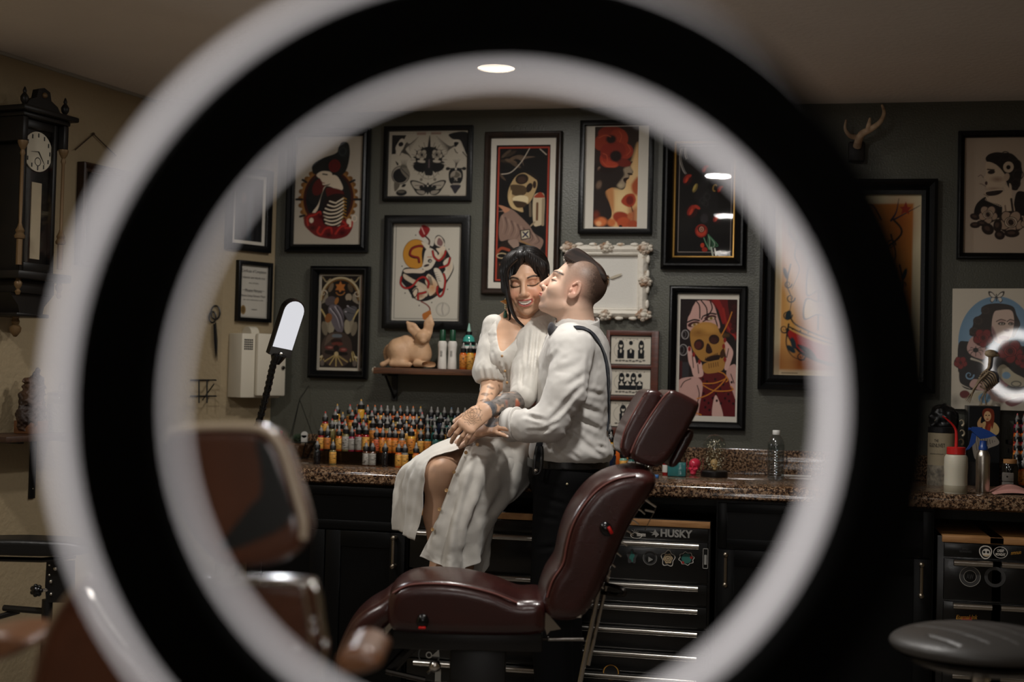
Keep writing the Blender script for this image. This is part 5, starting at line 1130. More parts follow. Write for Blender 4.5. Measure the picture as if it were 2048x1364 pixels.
for k, xs in rows.items():
    for cxx in xs:
        px = 620+cxx/6.02; x = onY(px, 860, RY[k])[0]
        sz = 's' if k == 1 else rr.choice(['s', 's', 'm']) if k < 5 else 's'
        if cxx in (607,): sz = 'l'
        u = cxx/2048
        if u < .33: liq = rr.choice(['red', 'red', 'yellow', 'olive', 'orange', 'black', 'magenta']); tip = rr.choice(['red', 'red', 'orange', 'yellow', 'pink'] if k > 2 else ['yellow', 'orange', 'grey', 'grey'])
        elif u < .66: liq = rr.choice(['orange', 'yellow', 'brown', 'olive', 'black', 'grey', 'orange']); tip = rr.choice(['orange', 'yellow', 'grey', 'pink', 'orange'])
        else: liq = rr.choice(['navy', 'black', 'teal', 'green', 'navy']); tip = rr.choice(['grey', 'grey', 'blue', 'green'])
        lab = rr.choice([0, 1, 2, 0, 1, 4]) if rr.random() < (.82 if u < .66 else .3) else rr.choice([None, None, 3])
        if k == 1 and cxx in (93, 912): lab = None; liq = 'black'
        if k == 1 and cxx in (683, 760): lab = 3; liq = 'brown'
        if k == 1 and cxx in (283, 1075, 1150, 1285): lab = 1
        rn = ['', 'front row', 'second row', 'middle row', 'fourth row', 'back row'][k]
        nm = (LABN[lab]+'-labelled' if lab is not None else 'unlabelled '+liq)+' ink bottle with '+tip+' tip, '+ORD[sorted(xs).index(cxx)]+' from left in the '+rn
        bottle(x, RY[k], base[k], sz, liq, lab, tip, nm, 'ink bottles on the stepped riser')
# bottles to the right of the standing man
for px, py, y, sz, liq, lab, tip, nm in ((1223, 952, -.42, 'l', 'navy', None, 'grey', 'tall dark blue ink bottle on the counter just right of the man'), (1246, 952, -.44, 'm', 'mint', 1, 'grey', 'mint ink bottle with yellow label near the chair headrest'),
        (1262, 949, -.40, 's', 'teal', 3, 'grey', 'small teal bottle half hidden by the headrest'), (1279, 951, -.42, 's', 'grey', 3, 'grey', 'pale grey bottle under the chair headrest')):
    q = onZ(px, py, CT); bottle(q[0], q[1], CT, sz, liq, lab, tip, nm, 'bottles right of the man')
rk = thing('bottle_riser', 'small dark riser with ink bottles right of the man', 'riser', (*onY(1240, 900, -.2)[:2], CT))
xr0, xr1 = onY(1212, 880, -.25)[0], onY(1300, 880, -.25)[0]
for j in range(3): MB().box((xr0, -.29+.05*j, CT+.0005), (xr1, -.243+.05*j, CT+.028+.028*j)).build('step', m_acr, rk, False)
for j, (px, liq, lab, tip) in enumerate(((1219, 'orange', 0, 'orange'), (1238, 'orange', None, 'orange'), (1256, 'brown', 0, 'orange'), (1222, 'yellow', 1, 'grey'), (1240, 'black', None, 'grey'), (1258, 'orange', 2, 'yellow'), (1220, 'black', None, 'grey'), (1237, 'black', 1, 'grey'), (1254, 'navy', None, 'grey'))):
    k = j//3; y = -.265+.05*k; x = onY(px, 880, y)[0]
    bottle(x, y, CT+.0285+.028*k, 's', liq, lab, tip, ['orange', 'centre', 'right'][j % 3].replace('orange', 'left')+' ink bottle with '+tip+' tip, '+['lowest', 'middle', 'top'][k]+' step of the small riser', 'ink bottles on the small riser')

# ---- things on the wall shelf
def lathe_thing(name, label, cat, loc, parts, group=None, n=24):
    t = thing(name, label, cat, loc, 0, group)
    for nm, m, prof in parts: put(nm, MB().lathe(prof, n).me(nm), m, t, False)
    return t
m_plw = mat('white_plastic', (214, 210, 202), .4); m_dgreen = mat('dark_green_plastic', (20, 66, 44), .35)
for px, lb, rz in ((884, 'white bottle with green cap next to the cat statue', .4), (904, 'white bottle with green cap nearer the woman', 1.2)):
    q = onY(px, 733, -.10); r = .0185; h = .112
    t = lathe_thing('lotion_bottle', lb, 'bottle', (q[0], -.10, SHZ), [('body', m_plw, [(0, 0), (r*.95, 0), (r, .004), (r*.9, .04), (r*.84, .06), (r*.92, .085), (r, h-.016), (r*.9, h-.006), (r*.5, h), (0, h)]),
        ('cap', m_dgreen, [(r*.62, h-.004), (r*.66, h), (r*.62, h+.038), (r*.5, h+.042), (0, h+.042)])], 'white bottles on the wall shelf')
    lt = text_mesh('iiliilii', .014); V = np.array([( -(r*.93)*math.sin(-v[1]/(r*.9)), -(r*.93+.0006)*math.cos(v[1]/(r*.9)), .06+v[0]) for v in lt[0]])
    o_ = put('lettering', mesh('lettering', V, lt[1], False), m_dkg, t, False)
q = onY(937, 700, -.07)
m_aqua = mat('aqua_liquid', (64, 158, 144), .12, coat=.6)
t = lathe_thing('squeeze_bottle', 'round aqua squeeze bottle with pointed tip at the back of the shelf', 'bottle', (onY(937, 700, -.06)[0], -.06, SHZ), [('body', m_aqua, [(0, 0), (.022, 0), (.025, .004), (.025, .105), (.022, .125), (.012, .137), (.010, .140), (0, .140)]), ('label', m_plw, [(.0253, .07), (.0256, .071), (.0256, .092), (.0253, .093)]), ('band', m_cap, [(.0256, .097), (.0258, .098), (.0258, .109), (.0256, .110)]),
    ('cap', m_cap, [(.013, .136), (.013, .150), (0, .151)]), ('nozzle', mat('aqua_nozzle', (150, 196, 180), .4), [(.008, .150), (.006, .162), (.002, .182), (0, .183)])])
for px, y, lab, liq, nm in ((926, -.125, 0, 'orange', 'orange-labelled ink bottle on the wall shelf left of its mate'), (940, -.128, 1, 'yellow', 'yellow-labelled ink bottle in the middle of the shelf group'), (952, -.10, 2, 'orange', 'amber-labelled ink bottle behind on the wall shelf'), (962, -.13, 3, 'navy', 'dark grey-labelled ink bottle on the shelf beside the woman'), (972, -.11, None, 'navy', 'unlabelled navy ink bottle on the shelf behind the woman')):
    bottle(onY(px, 733, y)[0], y, SHZ, 'm', liq, lab, 'grey', nm, 'ink bottles on the wall shelf')

# ---- hanging glass planter with succulents, left end of the counter
pc = onZ(592, 917, CT); cxp, cyp = pc[0], pc[1]+.02
t = thing('glass_planter', 'black-edged faceted glass planter with succulents on the counter', 'planter', (cxp, cyp, CT))
m_lead = mat('black_leading', (14, 14, 14), .4, metal=.5); m_soil = mat('pebbled_soil', (120, 92, 72), .9, vary=((60, 46, 38), 90), bump=(140, .8))
nf = 6; rb, rt_, hh = .040, .066, .066
bot = [(cxp+rb*math.cos(2*PI*i/nf+.3), cyp+rb*math.sin(2*PI*i/nf+.3), CT+.003) for i in range(nf)]; top = [(cxp+rt_*math.cos(2*PI*i/nf+.3), cyp+rt_*math.sin(2*PI*i/nf+.3), CT+hh) for i in range(nf)]
m_pg = glass('planter_glass', (200, 186, 170))
for i in range(nf): MB().add([bot[i], bot[(i+1) % nf], top[(i+1) % nf], top[i]], [[0, 1, 2, 3]]).build('pane', m_pg, t, False)
b = MB()
for i in range(nf): b.tube([bot[i], top[i]], .0022, 6); b.tube([bot[i], bot[(i+1) % nf]], .0022, 6); b.tube([top[i], top[(i+1) % nf]], .0022, 6)
b.build('leading', m_lead, t)
MB().lathe([(0, .004), (rb*.82, .004), (rt_*.82, hh-.012), (rt_*.5, hh-.006), (0, hh-.008)], 20, (cxp, cyp, CT)).build('gravel', mat('packed_gravel', (132, 108, 90), .9, vary=((96, 76, 62), 60), bump=(120, .6)), t)
m_suc = mat('succulent_leaf', (44, 62, 46), .5, vary=((70, 84, 62), 25))
rr = random.Random(9)
for k in range(9):
    a = rr.uniform(0, 6.28); rd = rr.uniform(0, .045); ox, oy = cxp+rd*math.cos(a), cyp+rd*math.sin(a); b = MB(); s_ = rr.uniform(.7, 1.2)
    for j in range(9):
        aa = j*2.4; el = .3+.12*j; L_ = .026*s_*(1.1-.06*j); p0 = np.array((ox, oy, CT+hh-.006+.003*j)); d_ = np.array((math.cos(aa)*math.cos(el), math.sin(aa)*math.cos(el), math.sin(el)))
        b.tube([p0, p0+d_*L_*.5, p0+d_*L_], [.003, .0055*s_, .0006], 6, flat=.5)
    b.build('succulent', m_suc, t)
tb = MB().box((cxp+.022, cyp-.030, CT+hh-.008), (cxp+.048, cyp-.022, CT+hh+.03), bev=.002); tb.lathe([(0, -.004), (.013, -.004), (.013, .004), (0, .004)], 16, (cxp+.035, cyp-.026, CT+hh+.03), Matrix.Rotation(PI/2, 4, 'X')); tb.build('tombstone', mat('white_tombstone', (196, 194, 188), .6), t)
b = MB(); hk = np.array((cxp, cyp, CT+.235))
for i in (0, 2, 4): b.tube([top[i], hk], .0014, 5)
b.tube([hk, (cxp, -.004, CT+.29)], .0014, 5); b.build('cord', m_lead, t)
# pink pens in a small cup behind the planter
qc = onZ(634, 905, CT); cup = (qc[0], -.20, CT)
lathe_thing('pen_cup', 'small black pen cup holding pink markers behind the planter', 'cup', cup, [('cup', m_blkm_cup := mat('black_cup', (14, 14, 15), .4), [(0, 0), (.026, 0), (.028, .003), (.028, .055), (.0265, .055), (.0265, .004), (0, .004)])])
for k, (px, ang, col) in enumerate(((628, -.2, (190, 30, 70)), (634, .1, (206, 44, 84)), (640, .3, (160, 26, 60)))):
    p0 = np.array((cup[0]+(k-1)*.010, cup[1]+.006*(k-1), CT+.0105)); p1 = p0+np.array((math.sin(ang)*.08, .005, .10))
    t = thing('marker', ['pink marker leaning left behind the planter', 'pink marker standing behind the planter', 'dark pink marker leaning right behind the planter'][k], 'marker', p0, group='pink markers')
    MB().tube([p0, p0*.3+p1*.7], .0055, 10).build('barrel', mat('pink_plastic_%d' % k, col, .35), t); MB().tube([p0*.3+p1*.7, p1], [.0062, .0055], 10).build('cap', mat('pink_plastic_%d' % k, col), t)

# ---- right part of the counter
def cz(px, py): q = onZ(px, py, CT); return q[0], q[1]
# gel bottle (rectangular) with turquoise liquid
x, y = cz(1354, 953); t = thing('gel_bottle', 'clear square bottle half full of turquoise liquid behind the headrest', 'bottle', (x, y, CT))
MB().box((x-.033, y-.022, CT+.001), (x+.033, y+.022, CT+.052), bev=.005).build('liquid', mat('turquoise_gel', (74, 150, 150), .15, coat=.4), t)
MB().box((x-.0345, y-.0235, CT+.0003), (x+.0345, y+.0235, CT+.148), bev=.006).build('bottle_wall', glass('clear_plastic', (225, 228, 228), .06), t)
lettering('lettering', 'S', m_plw, t, (x+.012, y-.0245, CT+.08), (1, 0, 0), (0, 0, 1), width=.012, height=.022, bold=.02)
MB().lathe([(.014, .146), (.015, .148), (.015, .168), (0, .169)], 16, (x, y, CT)).build('cap', m_plw, t)
x, y = cz(1331, 951); t = lathe_thing('small_bottle', 'small red bottle beside the turquoise gel', 'bottle', (x, y, CT), [('body', LIQ['red'], [(0, 0), (.011, 0), (.012, .003), (.012, .05), (.007, .055), (0, .055)]), ('cap', m_plw, [(.008, .054), (.008, .068), (0, .069)]), ('label', m_plw, [(.0122, .012), (.0124, .013), (.0124, .038), (.0122, .039)])])
x, y = cz(1306, 956); b = MB(); b.box((x-.04, y-.012, CT+.0003), (x+.02, y+.02, CT+.012), bev=.004); t = b.build('blue_cloth_pad', mat('blue_foil', (60, 110, 170), .3), None); tag(t, 'small crumpled blue packet lying on the counter under the headrest', 'packet')
# skulls
def skull(c, s, yaw, h, k_eye=.010):
    """returns V,Q of a small skull sized s (height), centred c"""
    ca, sa = math.cos(yaw), math.sin(yaw); Mx = np.array([[ca, -sa, 0], [sa, ca, 0], [0, 0, 1]])   # columns: right, forward(-y at yaw 0), up
    ax = np.array([[ca, sa, 0], [sa, -ca, 0], [0, 0, 1]])
    g = lambda x_, y_, z_: np.asarray(c)+s*(x_*ax[0]+y_*ax[1]+z_*ax[2])
    S = SDF(); MM = ax.T
    S.ell(g(0, -.05, .16), (.33*s, .42*s, .34*s), MM, .04*s); S.ell(g(0, .18, -.12), (.24*s, .22*s, .22*s), MM, .10*s); S.ell(g(0, .22, -.34), (.17*s, .17*s, .14*s), MM, .06*s)
    for q_ in (-1, 1):
        S.ell(g(q_*.22, .24, -.10), (.09*s, .09*s, .07*s), MM, .05*s); S.ell(g(q_*.13, .40, -.02), (.105*s, .16*s, .10*s), MM, .02*s, 's')
    S.ell(g(0, .42, -.17), (.045*s, .10*s, .07*s), MM, .02*s, 's'); S.ell(g(0, .42, -.31), (.15*s, .05*s, .012*s), MM, .015*s, 's')
    for q_ in range(-3, 4): S.ell(g(q_*.04, .40, -.31), (.006*s, .05*s, .05*s), MM, .006*s, 's')
    return surf(S, np.asarray(c)-.6*s, np.asarray(c)+.6*s, h)
x, y = cz(1388, 951); V, Q = skull((x, y+.02, CT+.0305), .064, -.30, .0012)
o_ = put('skull_ornament', mesh('skull_ornament', V, Q), mat('glossy_pink_ceramic', (196, 44, 70), .25, coat=.5)); tag(o_, 'glossy pink skull ornament next to the glass dome', 'skull')
# glass dome
x, y = cz(1427, 955); y += .03
t = thing('glass_dome', 'glass dome with dried flowers over a small bone skull', 'glass dome', (x, y, CT))
MB().lathe([(0, 0), (.047, 0), (.049, .003), (.049, .020), (.046, .023), (0, .023)], 32, (x, y, CT)).build('base', mat('black_wood_base', (20, 18, 18), .35), t)
MB().lathe([(.0415, .0235)]+[(.0415, .0235+.09*u) for u in (.5, 1)]+[(.0415*math.cos(a), .1135+.0415*math.sin(a)) for a in np.linspace(.15, PI/2, 8)], 32, (x, y, CT), cap=False).build('dome', glass('dome_glass', (238, 240, 238), .02, base=.02), t)
V, Q = skull((x, y-.004, CT+.0445), .042, .25, .001); put('skull', mesh('skull', V, Q), mat('old_bone', (192, 158, 108), .6), t)
rr = random.Random(5); b = MB(); st = MB()
for k in range(110):
    a = rr.uniform(0, 6.28); zz = rr.uniform(.03, .135); r_ = rr.uniform(.012, .034)*(1 if zz < .12 else .6)
    q = (x+r_*math.cos(a), y+r_*math.sin(a)*.9+.004, CT+zz); b.sphere(q, rr.uniform(.0014, .0026), 6, 4)
    if k % 4 == 0: st.tube([(x+.3*(q[0]-x), y+.012, CT+.025), q], .0005, 4)
b.build('dried_flowers', mat('dried_white_buds', (216, 206, 180), .8), t)['kind'] = 'stuff'
st.build('flower_stems', mat('dried_stems', (120, 104, 72), .8), t)
# water bottle
x, y = cz(1551, 961); t = thing('water_bottle', 'ribbed clear plastic water bottle with white cap on the right of the counter', 'water bottle', (x, y, CT))
prof = [(.0, .0), (.022, .001), (.029, .006), (.030, .012)]
z = .014
while z < .108: prof += [(.0305, z), (.0288, z+.0035), (.0305, z+.007)]; z += .0095
prof += [(.0305, .118), (.0295, .132), (.024, .146), (.015, .158), (.0115, .162), (.0115, .168)]
m_pet = glass('pet_plastic', (232, 236, 238), .12, ior=1.6, base=.06)
MB().lathe(prof, 28, (x, y, CT+.0004), cap=False).build('bottle_body', m_pet, t)
MB().lathe([(.0128, .163), (.0135, .164), (.0135, .177), (.0125, .179), (0, .179)], 24, (x, y, CT)).build('cap', mat('white_cap', (224, 224, 220), .4), t)
MB().lathe([(0, .003), (.0280, .007), (.0285, .11), (.0278, .128), (0, .128)], 24, (x, y, CT)).build('water', glass('clear_water', (232, 238, 240), .01, ior=1.33), t)
# papers and pen
x, y = cz(1590, 952); t = MB().box((x-.05, y-.01, CT+.0003), (x+.06, y+.10, CT+.004), M=None, bev=.001).build('paper_stack', mat('white_paper', (210, 206, 200), .8), None); tag(t, 'short stack of white papers by the water bottle', 'papers')
x, y = cz(1598, 960); b = MB(); pl = [(-.035, 0), (.02, .02), (.05, .004), (.03, -.012)]
b.add([(x+a, y+q, CT+.0050+.006*abs(a)*10*.02) for a, q in pl]+[(x+a, y+q, CT+.0044) for a, q in pl], [[0, 1, 2, 3], [7, 6, 5, 4], [0, 1, 5, 4], [1, 2, 6, 5], [2, 3, 7, 6], [3, 0, 4, 7]]); t = b.build('folded_paper', mat('white_paper', (210, 206, 200), .8), None, False); tag(t, 'small folded white paper at the ring edge on the counter', 'paper')
q0, q1 = cz(1518, 949), cz(1560, 951); t = thing('pen', 'thin dark pen lying behind the water bottle', 'pen', (*q0, CT))
MB().tube([(*q0, CT+.0042), (*(np.array(q0)*.35+np.array(q1)*.65), CT+.0042)], .004, 8).build('barrel', m_cap, t); MB().tube([(*(np.array(q0)*.35+np.array(q1)*.65), CT+.0042), (*q1, CT+.0042)], [.004, .001], 8).build('tip', m_chr, t)

# ---- far right cluster
x, y = cz(1911, 987); m_ldpe = mat('milky_plastic', (196, 190, 172), .45, sss=.2)
t = lathe_thing('wash_bottle', 'milky squeeze wash bottle with red lid and bent red straw', 'wash bottle', (x, y, CT), [('body', m_ldpe, [(0, 0), (.034, .0), (.037, .004), (.037, .030), (.0365, .060), (.038, .085), (.037, .118), (.033, .126), (.026, .128), (0, .128)]),
    ('liquid_band', mat('cloudy_liquid_band', (150, 142, 122), .5), [(.0345, .0015), (.0374, .005), (.0374, .027), (.037, .028)]), ('lid', mat('red_plastic', (186, 30, 28), .35), [(.027, .128), (.030, .129), (.030, .150), (.028, .152), (0, .152)])])
T0 = np.array((x, y, CT)); b = MB(); pts = [T0+(0, 0, .15), T0+(0, 0, .19), T0+(-.004, 0, .212), T0+(-.020, -.005, .232), T0+(-.045, -.01, .252)]
o_ = b.tube(catmull(pts, 5), np.linspace(.0058, .0022, 21), 10).build('straw', MATS['red_plastic'], t)
x, y = cz(1965, 985); m_alu = mat('brushed_aluminium', (196, 190, 180), .3, metal=1., bump=(200, .06)); m_blue = mat('blue_trigger_plastic', (24, 62, 132), .3)
t = lathe_thing('spray_bottle', 'brushed aluminium spray bottle with blue trigger head', 'spray bottle', (x, y, CT), [('body', m_alu, [(0, 0), (.021, .0), (.0225, .003), (.0225, .118), (.021, .126), (.015, .138), (.0125, .142), (0, .142)]), ('collar', m_blue, [(.013, .140), (.015, .142), (.015, .152), (.0125, .155), (.0115, .172), (0, .173)])])
T0 = np.array((x, y, CT)); Tr = lambda a, z_, yy=0: tuple(T0+(a, yy, z_))
hd = MB(); hd.add([(*(T0+(a, s_*.010, z_)),) for s_ in (-1, 1) for a, z_ in ((-.040, .205), (-.036, .217), (-.012, .217), (.018, .205), (.042, .190), (.030, .188), (.012, .182), (-.010, .178), (-.030, .196))], [list(range(9)), list(range(9, 18))[::-1]]+[[i, (i+1) % 9, (i+1) % 9+9, i+9] for i in range(9)])
hd.build('trigger_head', m_blue, t)
MB().add([tuple(T0+(a, s_*.006, z_)) for s_ in (-1, 1) for a, z_ in ((-.036, .198), (-.022, .192), (-.026, .165), (-.046, .142), (-.056, .138), (-.044, .158))], [list(range(6)), list(range(6, 12))[::-1]]+[[i, (i+1) % 6, (i+1) % 6+6, i+6] for i in range(6)]).build('trigger', m_blue, t)
MB().tube([Tr(-.040, .209), Tr(-.048, .210)], .005, 10).build('nozzle', m_blue, t)
# whisky tube
q = cz(1885, 975); x, y = q[0]+.005, -.20
t = lathe_thing('gift_tube', 'cream whisky gift tube with black lettering behind the wash bottle', 'tube', (x, y, CT), [('tube', mat('cream_label_card', (176, 162, 134), .6), [(0, 0), (.045, 0), (.046, .002), (.046, .185), (0, .186)]), ('lower_band', mat('grey_print_band', (96, 90, 80), .6, vary=((150, 140, 122), 60)), [(.0463, .0), (.0465, .001), (.0465, .07), (.0463, .071)]), ('lid', mat('dark_lid', (22, 22, 26), .4), [(.047, .186), (.047, .205), (0, .206)])])
for s_, zz, wd, hh_ in (('THE', .158, .016, .010), ('GLENLIVET', .142, .060, .013), ('minm nimun', .112, .05, .005)):
    V_, F_ = text_mesh(s_, 1.); c_ = (V_.max(0)+V_.min(0))/2; V_ = V_-c_; e_ = V_.max(0)-V_.min(0); a_ = -.45+V_[:, 0]*wd/e_[0]/.0464
    put('lettering', mesh('lettering', np.stack([.0470*np.sin(a_), -.0470*np.cos(a_), zz+V_[:, 1]*hh_/e_[1]], 1), F_, False), m_txt, t, False)
# black box with a pin-up picture, bird skeleton on top
xb0 = onY(1937, 830, -.16)[0]; xb1 = onY(2001, 830, -.16)[0]; zt = onY(1970, 812, -.16)[2]
t = thing('pinup_box', 'tall black box printed with a red-haired woman in striped trousers', 'box', ((xb0+xb1)/2, -.11, CT))
MB().box((xb0, -.158, CT+.0004), (xb1, -.04, zt), bev=.002).build('box_body', mat('black_gloss_card', (14, 14, 16), .3), t)
c = Cv(0, 0, 1, 1.9, '101012', 110)
c.poly([(.30, .95), (.55, .85), (.85, 1.0), (.98, 1.25), (.6, 1.45), (.35, 1.75), (.2, 1.75), (.12, 1.2)], '8a8278'); 
for k in range(9): c.line([(.2+.08*k, 1.0+.02*k), (.28+.07*k, 1.5-.04*k)], .02, '3c3833')
c.poly([(.45, .55), (.62, .5), (.85, .55), (.98, .75), (.9, .95), (.55, .92), (.45, .75)], 'b49a6c'); c.poly([(.40, .35), (.28, .55), (.32, .72), (.5, .66), (.45, .58), (.38, .55)], 'b08a60'); c.poly([(.44, .30), (.46, .12), (.6, .06), (.78, .12), (.82, .4), (.76, .75), (.7, .6), (.62, .8), (.52, .75), (.55, .55)], '6a2a18')
c.ell(.6, .33, .115, .17, 'bf9a72'); c.ell(.555, .30, .03, .018, '2a1812'); c.ell(.65, .30, .03, .018, '2a1812'); c.ell(.6, .43, .04, .018, '8a2a20'); c.line([(.6, .33), (.605, .38)], .014, '9a7450'); c.poly([(.62, .62), (.72, .6), (.68, .85), (.6, .88)], '8a3420')
put('print', c.mesh((xb0+.002, -.1588, zt-.002-(xb1-xb0-.004)*1.9), (1, 0, 0), (0, 0, 1), xb1-xb0-.004, (xb1-xb0-.004)*1.9), m_print, t)
# bird skeleton
t = thing('bird_skeleton', 'small bird skeleton standing on the black box before the blue panel', 'skeleton', (onY(1965, 812, -.12)[0], -.12, zt))
B = lambda px, py, y=-.12: onY(px, py, y)
m_sk = mat('weathered_bone', (172, 152, 122), .7, vary=((110, 92, 70), 40))
S = SDF(); S.ell(B(1981, 707), (.020, .014, .014), k=.004); S.cone(B(1988, 708), B(1998, 711), .008, .003, .006); S.ell(B(1974, 712, -.132), (.005, .006, .005), k=.002, op='s')
V, Q = surf(S, B(1960, 730)-.03, B(2005, 690)+.03, .001); put('skull', mesh('skull', V, Q), m_sk, t)
b = MB()
for k, q in enumerate(catmull([B(1980, 716), B(1979, 728), B(1976, 738), B(1964, 748), B(1955, 765), B(1948, 780)], 4)): b.sphere(q, .0062-.00012*k, 8, 5)
b.build('spine', m_sk, t)
for k in range(7):
    for s_ in (-1, 1):
        p0 = B(1974-3.0*k, 742+3.4*k); p1 = B(1990-3.2*k, 750+4.2*k, -.12+s_*.026); p2 = B(1994-3*k, 766+2.6*k, -.12+s_*.006)
        MB().tube(catmull([p0, (p0+p1)/2+(0, s_*.006, .003), p1, p2], 3), .0026, 6).build('rib', m_sk, t)
for s_ in (-1, 1):
    b = MB()
    for k in range(6): b.tube([B(1976-2*k, 745+2*k, -.12+s_*.022), B(1962-3*k, 758+4*k, -.12+s_*.030), B(1952-2*k, 775+4*k, -.12+s_*.02)], [.0038, .003, .0016], 6)
    b.build('wing', m_sk, t)
    b = MB(); hip = B(1960, 772, -.12+s_*.010); kn = B(1972, 780, -.12+s_*.014); an = B(1966+4*s_, 798, -.12+s_*.014); ft = B(1968+5*s_, 808, -.12+s_*.014); ft[2] = zt+.003
    b.tube([hip, kn], [.0034, .0026], 8); b.tube([kn, an], [.0026, .002], 8); b.tube([an, ft], [.002, .002], 8)
    for a in (-.5, .0, .5): b.tube([ft, ft+(.022*math.cos(a), .022*math.sin(a)-.004, -.001)], [.0018, .001], 6)
    b.tube([ft, ft+(-.010, 0, -.001)], [.0018, .001], 6); b.build('leg', m_sk, t)
b = MB()
for k in range(4): b.tube([B(1948, 781), B(1930+3*k, 800+2*k, -.12+.006*(k-1.5))], [.002, .0012], 6)
b.build('tail', m_sk, t)
# jar with wooden lid, grey box, pink paper, horned sculpture, ink tower
q = cz(1992, 968); lathe_thing('dark_jar', 'dark glass jar with a wooden lid behind the spray bottle', 'jar', (q[0]+.004, -.33, CT), [('body', mat('black_glass', (12, 12, 14), .08, coat=.5), [(0, 0), (.026, 0), (.029, .004), (.029, .082), (.024, .092), (0, .092)]), ('lid', m_strip, [(.022, .092), (.0225, .093), (.0225, .106), (0, .107)])])
x0_, x1_ = onY(2006, 945, -.36)[0], onY(2028, 945, -.36)[0]; t = thing('device_box', 'small light grey two-part box between the jar and the ink tower', 'box', ((x0_+x1_)/2, -.34, CT))
MB().box((x0_, -.36, CT+.0004), (x1_, -.33, CT+.030), bev=.003).build('lower_half', mat('light_grey_plastic', (150, 146, 140), .5), t); MB().box((x0_, -.36, CT+.031), (x1_, -.33, CT+.062), bev=.003).build('upper_half', MATS['light_grey_plastic'], t); MB().tube([((x0_+x1_)/2-.004, -.3605, CT+.048), ((x0_+x1_)/2-.004, -.359, CT+.048)], .003, 10).build('button', m_cap, t)
b = MB(); n = 12; V_ = []; p00 = np.array(cz(1986, 988)); 
for i in range(n+1):
    for j in range(7):
        u, v_ = i/n, j/6; xx = p00[0]+u*.17; yy = p00[1]-.02+v_*.13+.02*u; zz = CT+.001+.030*math.sin(PI*min(1, u*1.2))*(.25+.75*v_)*(1-.3*u)
        V_.append((xx, yy, zz))
b.add(V_, [[i*7+j, (i+1)*7+j, (i+1)*7+j+1, i*7+j+1] for i in range(n) for j in range(6)]); t = b.build('pink_napkin', mat('pink_paper', (206, 150, 140), .8), None); sm = t.modifiers.new('thickness', 'SOLIDIFY'); sm.thickness = .001; tag(t, 'pale pink paper sheet curling on the counter at the right edge', 'paper')
t = thing('ink_tower', 'black stepped tower holding ink bottles at the right edge', 'rack', (onY(2050, 900, -.25)[0], -.22, CT))
xa_, xb_ = onY(2024, 900, -.25)[0], onY(2090, 900, -.25)[0]
for j in range(6): MB().box((xa_, -.30+.028*j, CT+.0004+.030*j if j else CT+.0004), (xb_, -.274+.028*j if j < 5 else -.10, CT+.016+.030*j), bev=.001).build('step', m_tool, t, False)
for j in range(6):
    for i, px in enumerate((2034, 2048, 2063, 2078)):
        y = -.287+.028*j; tip = ['grey', 'grey', 'grey', 'red', 'orange', 'pink'][j]
        bottle(onY(px, 900, y)[0], y, CT+.0165+.030*j, 's', ['orange', 'black', 'orange', 'red', 'orange', 'magenta'][j], [0, None, 0, 4, None, None][j], tip, ['first', 'second', 'third', 'fourth'][i]+' ink bottle from the left on the '+['lowest', 'second', 'third', 'fourth', 'fifth', 'top'][j]+' tower step', 'ink bottles on the tower')
q = cz(1880, 960); t = thing('horn_sculpture', 'black sculpture with curled ivory horns behind the whisky tube', 'sculpture', (q[0]+.02, -.09, CT))
hx = onY(1886, 870, -.09)[0]; S = SDF()
S.cone((hx, -.09, CT+.02), (hx, -.09, CT+.19), .042, .035, .02); S.ell((hx, -.10, CT+.235), (.05, .045, .05), k=.03)
for s_ in (-1, 1): S.cone((hx+s_*.02, -.10, CT+.24), (hx+s_*.035, -.12, CT+.21), .022, .015, .02)
S.add(lambda p: .006*noise3(p, 60, 2), (hx, -.09, CT+.15), .3, 0, 'd')
V, Q = surf(lambda p: smax(S(p), CT+.0006-p[:, 2], .001), (hx-.09, -.16, CT), (hx+.07, -.035, CT+.31), .003); put('figure', mesh('figure', V, Q), mat('black_resin', (15, 16, 17), .35), t)
m_ivory = mat('ivory_horn', (190, 176, 150), .4)
for (px, py) in ((1896, 862), (1922, 846), (1923, 866), (1921, 884), (1868, 862), (1872, 845)):
    q = onY(px, py, -.145 if px > 1890 else -.13); pp = [q+(.010*math.cos(a)*(1-.1*a), -.004*a, .011*math.sin(a)) for a in np.linspace(-1.2, 2.6, 8)]; MB().tube(pp, np.linspace(.0042, .001, 8), 8).build('horn', m_ivory, t)
# ================================================================== CHAIRS, STOOL, LEFT WALL, LAMPS
RH, FH, UH = _r0, _f0, _u0            # horizontal right / forward, up
def pad_sdf(poly_px, d, width, r, crown=0., off=0., skew=0.):
    """rounded cushion: outline given at its near side (camera distance d), extruded away from the camera"""
    cxp = np.mean([p[0] for p in poly_px]); O = P(cxp, 757, d)
    q2 = []
    for p in poly_px:
        w_ = onPl(p[0], p[1], O, FH)-O; q2.append((w_ @ RH, w_ @ UH))
    q2 = np.array(q2); c_ = q2.mean(0)
    def f(p):
        v = p-O; y = v @ FH-off-width/2; x = np.stack([v @ RH-skew*(y+width/2), v @ UH], 1)
        b = crown*(1-np.clip(np.abs(y)/(width/2), 0, 1)**2)
        d2 = sd_poly2(x, q2)+r-b; dz = np.abs(y)-width/2+r
        return np.minimum(np.maximum(d2, dz), 0)+np.sqrt(np.maximum(d2, 0)**2+np.maximum(dz, 0)**2)-r
    pts = [O+a*RH+b*UH+(off+y)*FH+skew*y*RH for a, b in q2 for y in (0, width)]
    lo = np.min(pts, 0)-.03-crown; hi = np.max(pts, 0)+.03+crown
    return f, lo, hi, (O, q2)
